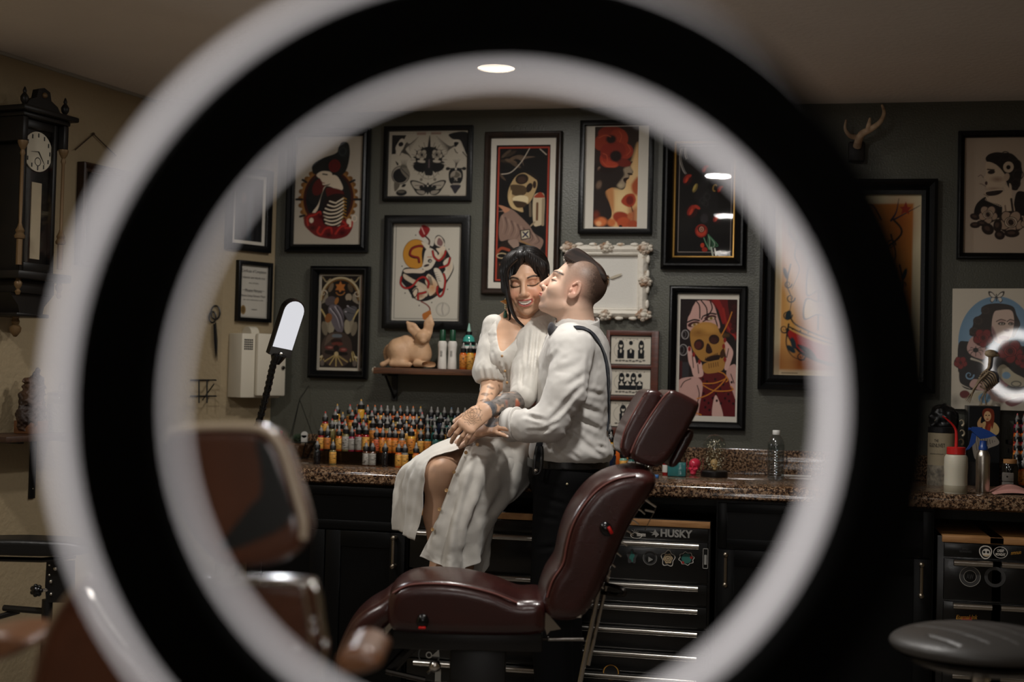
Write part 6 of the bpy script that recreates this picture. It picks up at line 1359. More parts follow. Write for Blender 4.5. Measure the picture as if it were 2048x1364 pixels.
def pad(name, poly, d, width, r, m, parent, h=.006, crown=0., off=0., extra=None, skew=0.):
    f, lo, hi, g = pad_sdf(catmull(poly, 3, True), d, width, r, crown, off, skew)
    ff = f if extra is None else (lambda p: extra(p, f(p)))
    V, Q = surf(ff, lo, hi, h)
    return put(name, mesh(name, V, Q), m, parent) if parent is None or parent.type == 'EMPTY' else sub(put(name, mesh(name, V, Q), m), parent)
m_mar = mat('maroon_leather', (60, 27, 24), .26, bump=(240, .08), vary=((50, 22, 20), 6), coat=.35, coat_rough=.18)
m_seam = mat('maroon_stitching', (112, 60, 52), .5)
m_blkp = mat('black_hard_plastic', (12, 12, 13), .18); m_redp = mat('red_release_tab', (190, 26, 22), .3)
m_steel = mat('dark_steel', (60, 57, 54), .3, metal=1.); m_blkm = mat('black_powder_coat', (14, 14, 15), .4)
D = 3.72
base = P(985, 757, D+.22); base[2] = 0
ch = thing('tattoo_chair', 'reclined maroon leather tattoo chair with split headrest in front of the couple', 'tattoo chair', base)
seat_poly = [(776, 1215), (786, 1186), (815, 1170), (860, 1166), (920, 1170), (985, 1185), (1035, 1205), (1070, 1205), (1088, 1212), (1090, 1245), (1080, 1268), (1000, 1272), (900, 1270), (800, 1264), (779, 1250)]
pad('seat', seat_poly, D, .33, .030, m_mar, ch, .008, crown=.012)
back_poly = [(1092, 1222), (1092, 1195), (1104, 1160), (1124, 1128), (1132, 1090), (1144, 1050), (1166, 1010), (1196, 976), (1232, 956), (1272, 948), (1300, 952), (1309, 966), (1296, 992), (1270, 1028), (1244, 1078), (1222, 1130), (1196, 1186), (1168, 1228), (1140, 1240), (1108, 1238)]
pad('backrest', back_poly, D, .35, .030, m_mar, ch, .008, crown=.018)
foot_poly = [(672, 1322), (690, 1276), (708, 1246), (732, 1224), (760, 1208), (782, 1192), (790, 1204), (786, 1240), (764, 1258), (742, 1292), (716, 1330), (690, 1338)]
pad('footrest', foot_poly, D+.02, .30, .028, m_mar, ch, .007, crown=.012)
A_poly = [(1240, 896), (1246, 866), (1262, 832), (1284, 794), (1298, 780), (1318, 782), (1326, 796), (1304, 840), (1280, 884), (1264, 912), (1250, 914)]
B_poly = [(1262, 906), (1276, 872), (1300, 832), (1326, 794), (1340, 781), (1356, 783), (1390, 800), (1399, 812), (1384, 846), (1356, 892), (1334, 922), (1314, 934), (1288, 930), (1268, 920)]
C_poly = [(1338, 930), (1354, 896), (1372, 864), (1384, 860), (1388, 872), (1374, 900), (1354, 932)]
pad('headrest_pad', A_poly, D+.07, .26, .014, m_mar, ch, .005)
pad('headrest_pad', B_poly, D+.05, .26, .014, m_mar, ch, .005)
pad('headrest_bolster', C_poly, D+.10, .18, .010, m_mar, ch, .004)
K = lambda px, py, dd=0.: onPl(px, py, P(985, 757, D+dd), FH)     # point on a plane dd behind the near side
# piping lines
for nm, pts in (('piping', [(786, 1186), (815, 1171), (860, 1167), (920, 1171), (985, 1186), (1035, 1206)]), ('piping', [(1094, 1195), (1106, 1160), (1126, 1128), (1134, 1090), (1146, 1050), (1168, 1011), (1198, 978), (1233, 958), (1272, 951)]), ('piping', [(1262, 906), (1277, 872), (1301, 832), (1327, 795), (1340, 783)]), ('piping', [(1242, 896), (1248, 866), (1264, 832), (1286, 795)])):
    dd = .075 if pts[0][1] < 1000 and pts[0][0] < 1250 else .055 if pts[0][1] < 1000 else .008
    MB().tube(catmull([K(a, b, dd) for a, b in pts], 5), .003, 6).build(nm, m_seam, ch)
for px, py, s_ in ((1212, 1058, 0), (845, 1243, 1)):
    c_ = K(px, py, -.004); b = MB()
    Ml = Matrix.Translation(Vector(c_)) @ Matrix((( RH[0], FH[0], 0, 0), (RH[1], FH[1], 0, 0), (0, 0, 1, 0), (0, 0, 0, 1)))
    rot = Matrix.Rotation(-.5 if s_ == 0 else 0, 4, 'Y')
    o_ = MB().sphere((0, 0, 0), (.017, .012, .021), 20, 12).me('release_handle'); o_.transform(Ml @ rot); o_ = put('release_handle', o_, m_blkp, ch)
    b = MB(); b.box((-.010, -.0145, -.019) if s_ else (.004, -.0145, -.018), (.010, -.004, -.012) if s_ else (.013, -.004, .004), bev=.002); me_ = b.me('release_tab'); me_.transform(Ml @ rot); sub(put('release_tab', me_, m_redp), o_)
# metalwork
MB().tube([K(1300, 926, .18), K(1284, 960, .18)], .011, 12).build('headrest_post', m_chrome, ch)
MB().tube([K(1268, 952, .14), K(1281, 960, .14)], [.008, .008], 8).build('red_clip', m_redp, ch); MB().sphere(K(1292, 955, .13), .011, 10, 8).build('clamp_knob', m_blkp, ch)
b = MB(); b.add([K(1084, 1222, .02), K(1096, 1228, .02), K(1122, 1258, .02), K(1100, 1262, .02), K(1094, 1270, .02), K(1088, 1250, .02)]+[K(1084, 1222, .03), K(1096, 1228, .03), K(1122, 1258, .03), K(1100, 1262, .03), K(1094, 1270, .03), K(1088, 1250, .03)], [list(range(6)), list(range(6, 12))[::-1]]+[[i, (i+1) % 6, (i+1) % 6+6, i+6] for i in range(6)]); b.build('hinge_plate', m_chrome, ch, False)
b = MB(); b.add([K(770, 1256, .02), K(788, 1236, .02), K(790, 1248, .02), K(772, 1270, .02)]+[K(770, 1256, .03), K(788, 1236, .03), K(790, 1248, .03), K(772, 1270, .03)], [[0, 1, 2, 3], [7, 6, 5, 4]]+[[i, (i+1) % 4, (i+1) % 4+4, i+4] for i in range(4)]); b.build('hinge_plate', m_chrome, ch, False)
for (a, b_, dd, r_) in (((1205, 1142), (1158, 1372), .05, .0075), ((1219, 1140), (1176, 1330), .10, .006)): MB().tube([K(*a, dd), K(*b_, dd)], r_, 10).build('support_rod', m_chrome, ch)
MB().tube([K(1080, 1278, .06), K(1168, 1278, .06)], .005, 8).build('spring_rod', m_steel, ch)
b = MB(); p0, p1 = K(1096, 1278, .06), K(1168, 1278, .06)
b.tube([p0+(p1-p0)*u+.0062*(math.cos(230*u)*np.array([0, 0, 1])+math.sin(230*u)*FH) for u in np.linspace(0, 1, 440)], .0009, 5); b.build('coil_spring', m_chr, ch)
pts = [K(1196, 1184, .08), K(1244, 1190, .02), K(1246, 1178, .02), K(1212, 1168, .08)]; MB().tube(catmull(pts, 4), .006, 8).build('foot_lever', m_steel, ch)
for k, (px, py) in enumerate(((1182, 1196), (1170, 1212), (1158, 1228))): MB().box(np.array(K(px, py, .02))-(.007, .004, .010), np.array(K(px, py, .02))+(.007, .02, .010), bev=.002).build('bracket', m_chrome, ch)
for k in range(9):
    u = k/8; px = 1290-u*95; py = 998+u*170; MB().tube([K(px-10, py-4, .05), K(px+4, py+2, .05), K(px+12, py+9, .05)], .0022, 6).build('back_clip', m_chr, ch)
b = MB(); b.tube([K(1284, 995, .04), K(1312, 1014, .04), K(1308, 1024, .04), K(1290, 1020, .04)], .003, 6); b.build('wire_handle', m_chr, ch)
b = MB(); b.tube([K(1308, 1024, .04), K(1290, 1060, .04)], .0012, 5); b.build('pull_cord', m_chr, ch)
# column, frame and foot
cc = base.copy()
Mc = Matrix.Translation(Vector(cc)) @ Matrix(((RH[0], FH[0], 0, 0), (RH[1], FH[1], 0, 0), (0, 0, 1, 0), (0, 0, 0, 1)))
zs_ = K(900, 1272)[2]
def cbox(nm, lo, hi, m, bev=.006):
    me_ = MB().box(lo, hi, bev=bev).me(nm); me_.transform(Mc); return put(nm, me_, m, ch)
cbox('under_frame', (-.26, -.17, zs_-.05), (.16, .17, zs_+.004), m_blkm); cbox('column', (-.10, -.09, .05), (.06, .09, zs_-.05), m_blkm); cbox('base_plate', (-.40, -.26, 0), (.34, .26, .05), m_blkm, .015)
MB().tube([K(842, 1275, .12), K(775, 1345, .12)], .016, 8).build('leg_strut', m_blkm, ch); MB().tube([K(772, 1342, .10), K(850, 1360, .10)], .008, 8).build('cross_bar', m_steel, ch)
MB().sphere(K(870, 1332, .05), .017, 14, 10).build('adjuster_knob', m_chr, ch); MB().tube([K(870, 1332, .05), K(856, 1346, .09)], .004, 8).build('adjuster_stem', m_chr, ch)

# ---- copper leather chair, close and blurred at the left
D2 = 1.95
K2 = lambda px, py, dd=0.: onPl(px, py, P(400, 757, D2+dd), FH)
m_cop = mat('copper_brown_leather', (86, 49, 33), .26, bump=(160, .08), vary=((72, 40, 27), 8), coat=.5, coat_rough=.14); m_tan = mat('tan_leather', (124, 84, 58), .3, coat=.2)
b2 = P(330, 757, D2+.2); b2[2] = 0
c2 = thing('styling_chair', 'copper brown leather chair with chrome trim, blurred at the left', 'chair', b2)
pad('headrest', [(330, 900), (345, 868), (400, 858), (480, 857), (530, 864), (558, 895), (580, 960), (603, 1040), (604, 1075), (585, 1105), (540, 1126), (480, 1132), (430, 1120), (380, 1050), (345, 970)], D2, .11, .016, m_cop, c2, .004, crown=.006)
b = MB(); pl = catmull([(512, 880), (534, 890), (560, 950), (582, 1010), (586, 1030), (560, 1058), (510, 1082), (468, 1098), (440, 1092), (470, 1050), (500, 1012), (520, 990), (522, 940)], 4, True)
V_ = [K2(a, q, -.003) for a, q in pl]+[K2(a, q, .012) for a, q in pl]; n = len(pl); b.add(V_, [list(range(n)), list(range(n, 2*n))[::-1]]+[[i, (i+1) % n, (i+1) % n+n, i+n] for i in range(n)]); b.build('headrest_panel', mat('black_vinyl', (22, 25, 27), .3, coat=.3), c2)
MB().tube(catmull([K2(335, 880, .0), K2(350, 862, .0), K2(400, 854, .0), K2(480, 853, .0), K2(528, 860, .0), K2(560, 892, .0), K2(584, 960, .0), K2(606, 1040, .0), K2(606, 1078, .0)], 5), .0055, 10).build('headrest_welt', mat('pale_welt', (190, 172, 148), .35, coat=.3), c2)
pad('backrest', [(380, 1180), (400, 1166), (500, 1166), (600, 1170), (620, 1185), (628, 1250), (632, 1310), (560, 1500), (400, 1500)], D2+.02, .10, .014, m_cop, c2, .005)
MB().tube(catmull([K2(420, 1166, .01), K2(520, 1163, .01), K2(610, 1166, .01), K2(632, 1180, .01), K2(642, 1240, .01), K2(650, 1300, .01), K2(640, 1350, .01)], 5), .006, 10).build('chrome_trim', m_chrome, c2)
MB().tube(catmull([K2(606, 1176, -.005), K2(617, 1240, -.005), K2(624, 1310, -.005)], 5), .0035, 8).build('chrome_trim', m_chrome, c2)
for px, py in ((528, 1166), (602, 1172), (626, 1240), (628, 1262), (650, 1290), (594, 1294)): MB().sphere(K2(px, py, -.004), .0048, 10, 8).build('chrome_stud', m_chrome, c2)
MB().tube([K2(470, 1120, .05), K2(460, 1190, .05)], .010, 12).build('headrest_post', m_chrome, c2)
pad('armrest', [(670, 1322), (690, 1302), (720, 1296), (748, 1306), (764, 1326), (750, 1340), (710, 1352), (676, 1348)], D2-.05, .16, .014, m_tan, c2, .005)
pad('seat', [(50, 1420), (62, 1330), (90, 1250), (130, 1190), (168, 1160), (190, 1178), (230, 1250), (300, 1340), (360, 1420), (300, 1520), (100, 1520)], D2-.12, .30, .03, m_cop, c2, .006, crown=.01)
MB().tube(catmull([K2(168, 1178, -.13), K2(182, 1196, -.13), K2(212, 1246, -.13), K2(250, 1300, -.13)], 5), .0045, 8).build('seat_glint', m_chrome, c2)  # chrome tube added as the bright highlight along the seat's upper edge
pad('armrest', [(-120, 1300), (-60, 1276), (0, 1268), (40, 1274), (62, 1290), (40, 1306), (0, 1322), (-60, 1330)], D2-.02, .14, .012, m_tan, c2, .005)
zz = K2(400, 1500)[2]
me_ = MB().box((-.20, -.18, zz-.12), (.20, .12, zz-.005), bev=.02).me('seat_frame'); me_.transform(Matrix.Translation(Vector((b2[0], b2[1], 0)))); put('seat_frame', me_, m_blkm, c2)
MB().tube([(b2[0], b2[1], .03), (b2[0], b2[1], zz-.10)], .04, 16).build('pedestal', m_chrome, c2); MB().lathe([(0, 0), (.28, 0), (.28, .012), (.06, .035), (0, .036)], 32, (b2[0], b2[1], 0)).build('base_disc', m_chrome, c2)

# ---- grey ribbed stool, lower right
D3 = 3.1
st0 = P(1962, 1290, D3); sx, sy, sz = st0[0], st0[1], st0[2]
t = thing('work_stool', 'grey ribbed vinyl work stool at the lower right', 'stool', (sx, sy, 0))
m_gv = mat('charcoal_grey_vinyl', (62, 60, 58), .4, bump=(200, .1))
def stool(p):
    v = p-st0; x = v @ RH; y = v @ FH; z = v[:, 2]
    q = np.stack([x, y, z], 1)
    d_ = sd_ell(q, (0, 0, 0), (.205, .19, .046))
    d_ = smax(d_, -z-.020, .012); ridge = .0035*np.clip(np.sin((x*.9+y*.5)*110), 0, 1)**6*(np.abs(y) < .14)*(np.abs(x-.03) < .17)
    return d_+ridge
V, Q = surf(stool, st0-.24, st0+np.array([.24, .24, .08]), .004); put('seat', mesh('seat', V, Q), m_gv, t)
MB().lathe([(0, -.05), (.15, -.046), (.185, -.030), (.185, -.021), (0, -.020)], 32, st0).build('seat_pan', m_blkp, t)
MB().tube([(sx, sy, .10), (sx, sy, sz-.045)], .022, 14).build('gas_lift', m_chrome, t)
for k in range(5):
    a = 2*PI*k/5; e_ = np.array((sx+.26*math.cos(a), sy+.26*math.sin(a), .06)); MB().tube([(sx, sy, .10), e_], [.022, .014], 10).build('leg', m_blkm, t); MB().tube([e_+(-.012, 0, -.032), e_+(.012, 0, -.032)], .0275, 12).build('caster', m_blkp, t)

# ---- left wall: frame of reference
A0 = np.array([*cA0, 0.]); A1 = np.array([*cA1, 0.]); uA = (A1-A0)/np.linalg.norm(A1-A0); nA = np.array([uA[1], -uA[0], 0]); zU = np.array([0, 0, 1.])
def onA(px, py, off=0.): return onPl(px, py, A1+off*nA, nA)
def LA(u, n, z): return A1+u*uA+n*nA+z*zU
def uz_(px, py, off): q = onA(px, py, off)-A1; return q @ uA, q[2]
m_clk = mat('ebonised_clock_wood', (16, 15, 14), .4, spec=.3, vary=((24, 20, 17), 12)); m_brz = mat('antique_gilt', (110, 86, 56), .5, metal=.3); m_dial = mat('aged_dial', (196, 188, 168), .6)
du = .155
u0, _z = uz_(42, 400, du); u1, _z = uz_(124, 400, du)
ztop = uz_(85, 232, du)[1]; zb = uz_(85, 545, du)[1]
um = (u0+u1)/2
ck = thing('wall_clock', 'antique black wooden wall clock with gilt columns and pale dial', 'clock', LA(um, 0, uz_(30, 660, du)[1]))
MLA = Matrix(((uA[0], nA[0], 0, A1[0]), (uA[1], nA[1], 0, A1[1]), (0, 0, 1, 0), (0, 0, 0, 1)))
def abox(nm, lo, hi, m, par, bev=.003, rootmesh=False):
    me_ = MB().box(lo, hi, bev=bev).me(nm); me_.transform(MLA); o = put(nm, me_, m, par if par is None or par.type == 'EMPTY' else None)
    if par is not None and par.type != 'EMPTY': sub(o, par)
    return o
def alathe(nm, prof, u, n, z, m, par, k=16):
    me_ = MB().lathe(prof, k, (u, n, z)).me(nm); me_.transform(MLA); return put(nm, me_, m, par)
w_ = (u1-u0)
abox('case', (u0+.02, .001, zb), (u1-.02, du-.03, ztop), m_clk, ck)
abox('cornice', (u0-.035, .001, ztop), (u1+.035, du+.035, ztop+.018), m_clk, ck, .005); abox('cornice_mould', (u0-.015, .001, ztop-.016), (u1+.015, du+.015, ztop), m_clk, ck, .005)
# pediment
pp = [(u0+.01, ztop+.018), (u0+.03, ztop+.045), (um-.035, ztop+.060), (um-.028, ztop+.088), (um, ztop+.098), (um+.028, ztop+.088), (um+.035, ztop+.060), (u1-.03, ztop+.045), (u1-.01, ztop+.018)]
me_ = MB().prism(pp, du-.03, du-.005).me('pediment'); me_.transform(MLA); put('pediment', me_, m_clk, ck)
MB().sphere(LA(um, du-.004, ztop+.072), .010, 12, 8).build('pediment_boss', m_brz, ck)
fin = [(0, 0), (.010, 0), (.007, .008), (.013, .018), (.014, .030), (.008, .040), (.005, .044), (.007, .050), (.003, .062), (0, .066)]
for uu in (u0+.0, u1-.0): alathe('finial', fin, uu, du, ztop+.018, m_clk, ck)
# door frame with arch and glass, dial, pendulum board
abox('door_stile', (u0+.016, du-.03, zb), (u0+.034, du-.012, ztop-.016), m_clk, ck); abox('door_stile', (u1-.034, du-.03, zb), (u1-.016, du-.012, ztop-.016), m_clk, ck)
abox('door_rail', (u0+.034, du-.03, zb), (u1-.034, du-.012, zb+.03), m_clk, ck); abox('door_rail', (u0+.034, du-.03, ztop-.045), (u1-.034, du-.012, ztop-.016), m_clk, ck)
zd = uz_(70, 303, du-.03)[1]; rd = .068
me_ = MB().lathe([(0, 0), (rd, 0), (rd, .004), (0, .0045)], 32, M=Matrix.Translation((um, du-.028, zd)) @ Matrix.Rotation(-PI/2, 4, 'X')).me('dial'); me_.transform(MLA); dial = put('dial', me_, m_dial, ck)
for k in range(12):
    a = k*PI/6; b = MB().box((um+rd*.82*math.sin(a)-.0025, du-.0235, zd+rd*.82*math.cos(a)-.007), (um+rd*.82*math.sin(a)+.0025, du-.0228, zd+rd*.82*math.cos(a)+.007)); me_ = b.me('hour_mark'); me_.transform(MLA); sub(put('hour_mark', me_, m_txt), dial)
for a, L_, ww in ((4.6, .034, .004), (2.5, .050, .003)):
    b = MB().tube([(um, du-.0215, zd), (um+L_*math.sin(a), du-.0215, zd+L_*math.cos(a))], [ww, .001], 6, flat=.3); me_ = b.me('hand'); me_.transform(MLA); sub(put('hand', me_, m_txt), dial)
me_ = MB().lathe([(.012, 0), (.0135, .001), (.015, 0)], 24, M=Matrix.Translation((um, du-.0232, zd-.034)) @ Matrix.Rotation(-PI/2, 4, 'X'), cap=False).me('seconds_ring'); me_.transform(MLA); sub(put('seconds_ring', me_, m_txt), dial)
abox('pendulum_board', (um-.020, du-.030, zb+.045), (um+.026, du-.0265, zd-.105), mat('pale_paper_strip', (170, 156, 130), .7), ck, 0)
me_ = MB().add([(u0+.034, du-.014, zb+.03), (u1-.034, du-.014, zb+.03), (u1-.034, du-.014, ztop-.045), (u0+.034, du-.014, ztop-.045)], [[0, 1, 2, 3]]).me('door_glass'); me_.transform(MLA); put('door_glass', me_, m_glass, ck)
zc0, zc1 = uz_(42, 530, du)[1], uz_(42, 280, du)[1]
cp = [(0, 0), (.010, 0), (.010, .085), (.016, .088), (.018, .096), (.012, .106), (.015, .114), (.008, .128), (.005, .140), (.006, .20), (.0055, zc1-zc0-.05), (.009, zc1-zc0-.042), (.006, zc1-zc0-.030), (.013, zc1-zc0-.018), (.017, zc1-zc0-.006), (.017, zc1-zc0), (0, zc1-zc0)]
for uu in (u0, u1): alathe('column', cp, uu, du, zc0, m_brz, ck)
for uu in (u0, u1): abox('column_block', (uu-.012, .002, zc1), (uu+.012, du+.010, ztop-.016), m_clk, ck)
abox('sill', (u0-.03, .001, zb-.030), (u1+.03, du+.03, zb-.002), m_clk, ck, .006)
for uu in (u0, u1): alathe('drop_finial', [(0, -.055), (.006, -.052), (.010, -.042), (.005, -.034), (.012, -.022), (.013, -.012), (.008, -.004), (.008, 0)], uu, du, zb-.030, m_brz, ck)
abox('apron', (u0+.01, .001, zb-.075), (u1-.01, du-.01, zb-.030), m_clk, ck)
pp = [(u0-.005, zb-.075), (u1+.005, zb-.075), (u1-.015, zb-.095), (u1-.035, zb-.115), (u1-.042, zb-.140), (u0+.042, zb-.140), (u0+.035, zb-.115), (u0+.015, zb-.095)]
me_ = MB().prism(pp, .001, du-.03).me('lower_scroll'); me_.transform(MLA); put('lower_scroll', me_, m_clk, ck)
abox('lower_ledge', (u0+.02, .001, zb-.153), (u1-.02, du-.02, zb-.140), m_clk, ck, .004)
alathe('bottom_drop', [(0, -.068), (.006, -.066), (.018, -.050), (.020, -.036), (.010, -.026), (.014, -.016), (.010, -.006), (.012, 0)], um-.02, du*.5, zb-.153, m_brz, ck)
# hanging dark framed picture with cord
c = Cv(0, 0, 1, 1.5, '1c1714', 40); c.rect(.2, .3, .8, 1.3, '2a211c'); c.ell(.5, .7, .2, .3, '3a2c24')
PLA = (A1, uA, zU, nA)
t, g = framed('hanging_picture', 'dark wooden framed picture hung by a cord beside the clock', (131, 312, 262, 560), (166, 350, 240, 520), c, plane=PLA, fm=wood('old_dark_oak', (44, 28, 20), (62, 40, 28), 6), depth=.035, style='double', group='things on the beige left wall')
p0, p1, pk = onA(150, 300, .01), onA(232, 312, .01), onA(187, 268, .01)
b = MB(); b.tube([p0, pk], .0022, 6); b.tube([pk, p1], .0022, 6); b.sphere(pk, .006, 8, 6); b.build('cord', mat('brown_twine', (60, 44, 32), .9), t)
# shelf with carved wood and jar
zs = uz_(40, 872, .19)[1]; ua, ub = uz_(8, 872, .19)[0], uz_(185, 872, .19)[0]
sh = thing('wall_shelf', 'dark plank shelf on long black brackets on the left wall', 'shelf', LA((ua+ub)/2, 0, zs-.03))
abox('plank', (ua, .001, zs-.020), (ub, .20, zs), wood('dark_walnut_plank', (50, 32, 22), (70, 46, 32), 6), sh)
for px in (46, 150):
    uu = uz_(px, 900, .19)[0]; abox('bracket', (uu-.014, .001, zs-.235), (uu+.014, .008, zs-.021), m_blkm, sh, .001); abox('bracket_arm', (uu-.014, .001, zs-.027), (uu+.014, .18, zs-.021), m_blkm, sh, .001)
    for dz in (.06, .20): MB().sphere(LA(uu, .009, zs-dz), .003, 8, 6).build('screw', m_chr, sh)
uc, zc = uz_(62, 800, .10)
S = SDF(); C3 = lambda du_, dz, n_=.10: LA(uc+du_, n_, zs+dz)
S.cone(C3(-.01, .05), C3(.005, .16), .040, .030, .02); S.cone(C3(-.04, .055), C3(-.01, .09), .018, .02, .015); S.cone(C3(.03, .07), C3(.03, .18), .03, .02, .02); S.cone(C3(.02, .18), C3(.025, .215), .012, .010, .01); S.cone(C3(0, .02), C3(0, .04), .035, .035, .01)
S.add(lambda p: .010*noise3(p, 45, 4)+.005*noise3(p, 110, 5), C3(0, .1), .3, 0, 'd')
V, Q = surf(S, C3(0, .11)-np.array([.14, .14, .10]), C3(0, .11)+np.array([.14, .14, .14]), .003)
t = thing('wood_carving', 'gnarled dark wood carving standing on the left wall shelf', 'carving', C3(0, 0)); put('carved_burl', mesh('carved_burl', V, Q), mat('gnarled_wood', (40, 27, 20), .55, vary=((74, 50, 34), 18), bump=(60, .6)), t)
abox('plinth', (uc-.035, .06, zs+.0004), (uc+.045, .14, zs+.045), wood('carving_plinth', (84, 52, 30), (110, 70, 42), 7), t)
uj, zj = uz_(122, 860, .10); t = thing('glass_jar', 'lidded clear glass jar on the left wall shelf behind the ring', 'jar', LA(uj, .10, zs))
alathe('jar_body', [(0, .0005), (.048, .0005), (.050, .004), (.050, .125), (.046, .130)], uj, .10, zs, glass('jar_glass', (214, 214, 208), .05), t, 28); alathe('contents', [(0, .002), (.046, .002), (.046, .10), (0, .102)], uj, .10, zs, mat('white_cotton', (200, 192, 176), .9, bump=(80, .6)), t, 24)
alathe('lid', [(.050, .130), (.051, .132), (.051, .140), (.02, .147), (0, .148)], uj, .10, zs, m_chr, t, 28); me_ = MB().tube([(uj+.014*math.cos(a), .10, zs+.158+.014*math.sin(a)) for a in np.linspace(-.6, PI+.6, 14)], .0035, 8).me('lid_knob'); me_.transform(MLA); put('lid_knob', me_, m_chr, t)
# black arm rest on an adjustable stand
D4 = 4.05
K4 = lambda px, py, dd=0.: onPl(px, py, P(60, 757, D4+dd), FH)
fb = P(110, 757, D4+.06); fb[2] = 0
t = thing('arm_rest_stand', 'black padded arm rest on an adjustable knobbed stand at the left', 'arm rest', fb)
pad('pad', [(-90, 1098), (-80, 1084), (0, 1080), (80, 1082), (140, 1086), (170, 1096), (165, 1110), (100, 1114), (0, 1112), (-80, 1108)], D4, .15, .012, mat('black_vinyl_pad', (20, 20, 21), .35), t, .006)
abox_ = MB(); p_ = K4(60, 1118, .03)
MB().tube([K4(-80, 1116, .05), K4(85, 1120, .05), K4(110, 1118, .05), K4(150, 1112, .05)], .008, 8).build('pad_rail', m_blkp, t)
b = MB(); q = [(93, 1122), (150, 1120), (150, 1205), (92, 1205), (90, 1170)]; b.add([K4(a, c_, .045) for a, c_ in q]+[K4(a, c_, .06) for a, c_ in q], [list(range(5)), list(range(5, 10))[::-1]]+[[i, (i+1) % 5, (i+1) % 5+5, i+5] for i in range(5)]); b.build('bracket_plate', m_blkm, t, False)
for px, py, r_ in ((99, 1130, .004), (111, 1137, .0075), (99, 1150, .004), (102, 1163, .006), (102, 1188, .005)): MB().sphere(K4(px, py, .043), r_, 10, 6).build('bolt', m_chr, t)
kb = K4(73, 1181, .03); b = MB()
for k in range(7): a = 2*PI*k/7; b.sphere(kb+.013*(math.cos(a)*RH+math.sin(a)*UH), .0075, 8, 6)
b.sphere(kb, (.016, .016, .016), 10, 8); o_ = b.build('knob', m_blkp, t); MB().tube([kb, K4(96, 1180, .05)], .005, 8).build('knob_stem', m_chr, t)
MB().tube([(fb[0], fb[1], .03), (fb[0], fb[1], K4(110, 1200, .05)[2])], .016, 12).build('post', m_blkm, t); MB().lathe([(0, 0), (.16, 0), (.16, .010), (.03, .03), (0, .03)], 28, fb).build('foot', m_blkm, t)
MB().tube([K4(-60, 1250, .1), K4(38, 1222, .1)], .009, 10).build('lever', m_blkm, t); MB().tube([K4(8, 1216, .1), np.array((fb[0], fb[1], K4(8, 1216, .1)[2]))], .010, 8).build('lever_arm', m_blkm, t)

# ---- white wall box by the corner, scissors, wire rack
C0 = np.array([*cA1, 0.]); C1 = np.array([*cB0, 0.]); uC = (C1-C0)/np.linalg.norm(C1-C0); nC = np.array([uC[1], -uC[0], 0])
m_ivp = mat('ivory_enamel', (206, 198, 180), .45)
Mb = Matrix(((uB[0], nB[0], 0, pB0[0]), (uB[1], nB[1], 0, pB0[1]), (0, 0, 1, 0), (0, 0, 0, 1)))
zt_, zb_ = onPl(490, 667, pB0+.05*nB, nB)[2], onPl(490, 795, pB0+.05*nB, nB)[2]
t = thing('wall_dispenser', 'ivory vented wall box with round knob in the corner behind the lamp', 'wall box', pB0+.12*uB+zb_*zU)
def bbox(nm, lo, hi, m, bev=.004):
    me_ = MB().box(lo, hi, bev=bev).me(nm); me_.transform(Mb); return put(nm, me_, m, t)
bbox('housing', (.035, .001, zb_), (.235, .085, zt_), m_ivp); bbox('door', (.10, .086, zb_+.008), (.245, .105, zt_+.002), m_ivp, .006)
me_ = MB().lathe([(0, 0), (.007, 0), (.008, .006), (.005, .010), (0, .011)], 14, M=Matrix.Translation((.228, .105, (zb_+zt_)/2-.005)) @ Matrix.Rotation(-PI/2, 4, 'X')).me('knob'); me_.transform(Mb); put('knob', me_, m_steel, t)
me_ = MB().lathe([(0, -.02), (.03, -.02), (.03, .02), (0, .02)], 20, M=Matrix.Translation((.12, .03, zt_)) @ Matrix.Rotation(PI/2, 4, 'Y')).me('top_spool'); me_.transform(Mb); put('top_spool', me_, m_ivp, t)
for i in range(5):
    for j in range(5): bbox('vent_slot', (.046+.009*i, .0848, zt_-.065+.009*j), (.0525+.009*i, .0858, zt_-.0585+.009*j), m_blk2, 0)
sc0 = onPl(431, 640, C1+.01*nC, nC)
t = thing('scissors', 'old black iron scissors hung on the beige wall behind the ring', 'scissors', sc0)
b = MB(); PC = lambda px, py: onPl(px, py, C1+.006*nC, nC)
b.tube([PC(431+9*math.cos(a), 625+14*math.sin(a)) for a in np.linspace(0, 2*PI, 18)], .003, 6); b.build('bow', m_blkm, t); b = MB(); b.tube([PC(425+7*math.cos(a), 634+11*math.sin(a)) for a in np.linspace(0, 2*PI, 18)], .003, 6); b.build('bow', m_blkm, t)
MB().tube([PC(431, 645), PC(433, 680), PC(434, 722)], [.005, .008, .001], 8, flat=.4).build('blade', m_blkm, t); MB().tube([PC(428, 648), PC(430, 682), PC(431, 716)], [.005, .008, .001], 8, flat=.4).build('blade', m_blkm, t)
t = thing('wire_rack', 'small black wire rack on the beige wall behind the ring', 'rack', PC(412, 795)); b = MB()
wr = lambda px, py, off: onPl(px, py, C1+off*nC, nC)
for py in (760, 792): b.tube([wr(380, py, .005), wr(420, py, .005), wr(432, py+.5, .08)], .003, 6); b.tube([wr(396, py, .08), wr(432, py, .08)], .003, 6)
for px in (398, 414): b.tube([wr(px, 760, .08), wr(px, 806, .08)], .003, 6)
b.tube([wr(405, 800, .005), wr(428, 768, .08)], .0025, 6); b.build('wires', m_blkm, t)

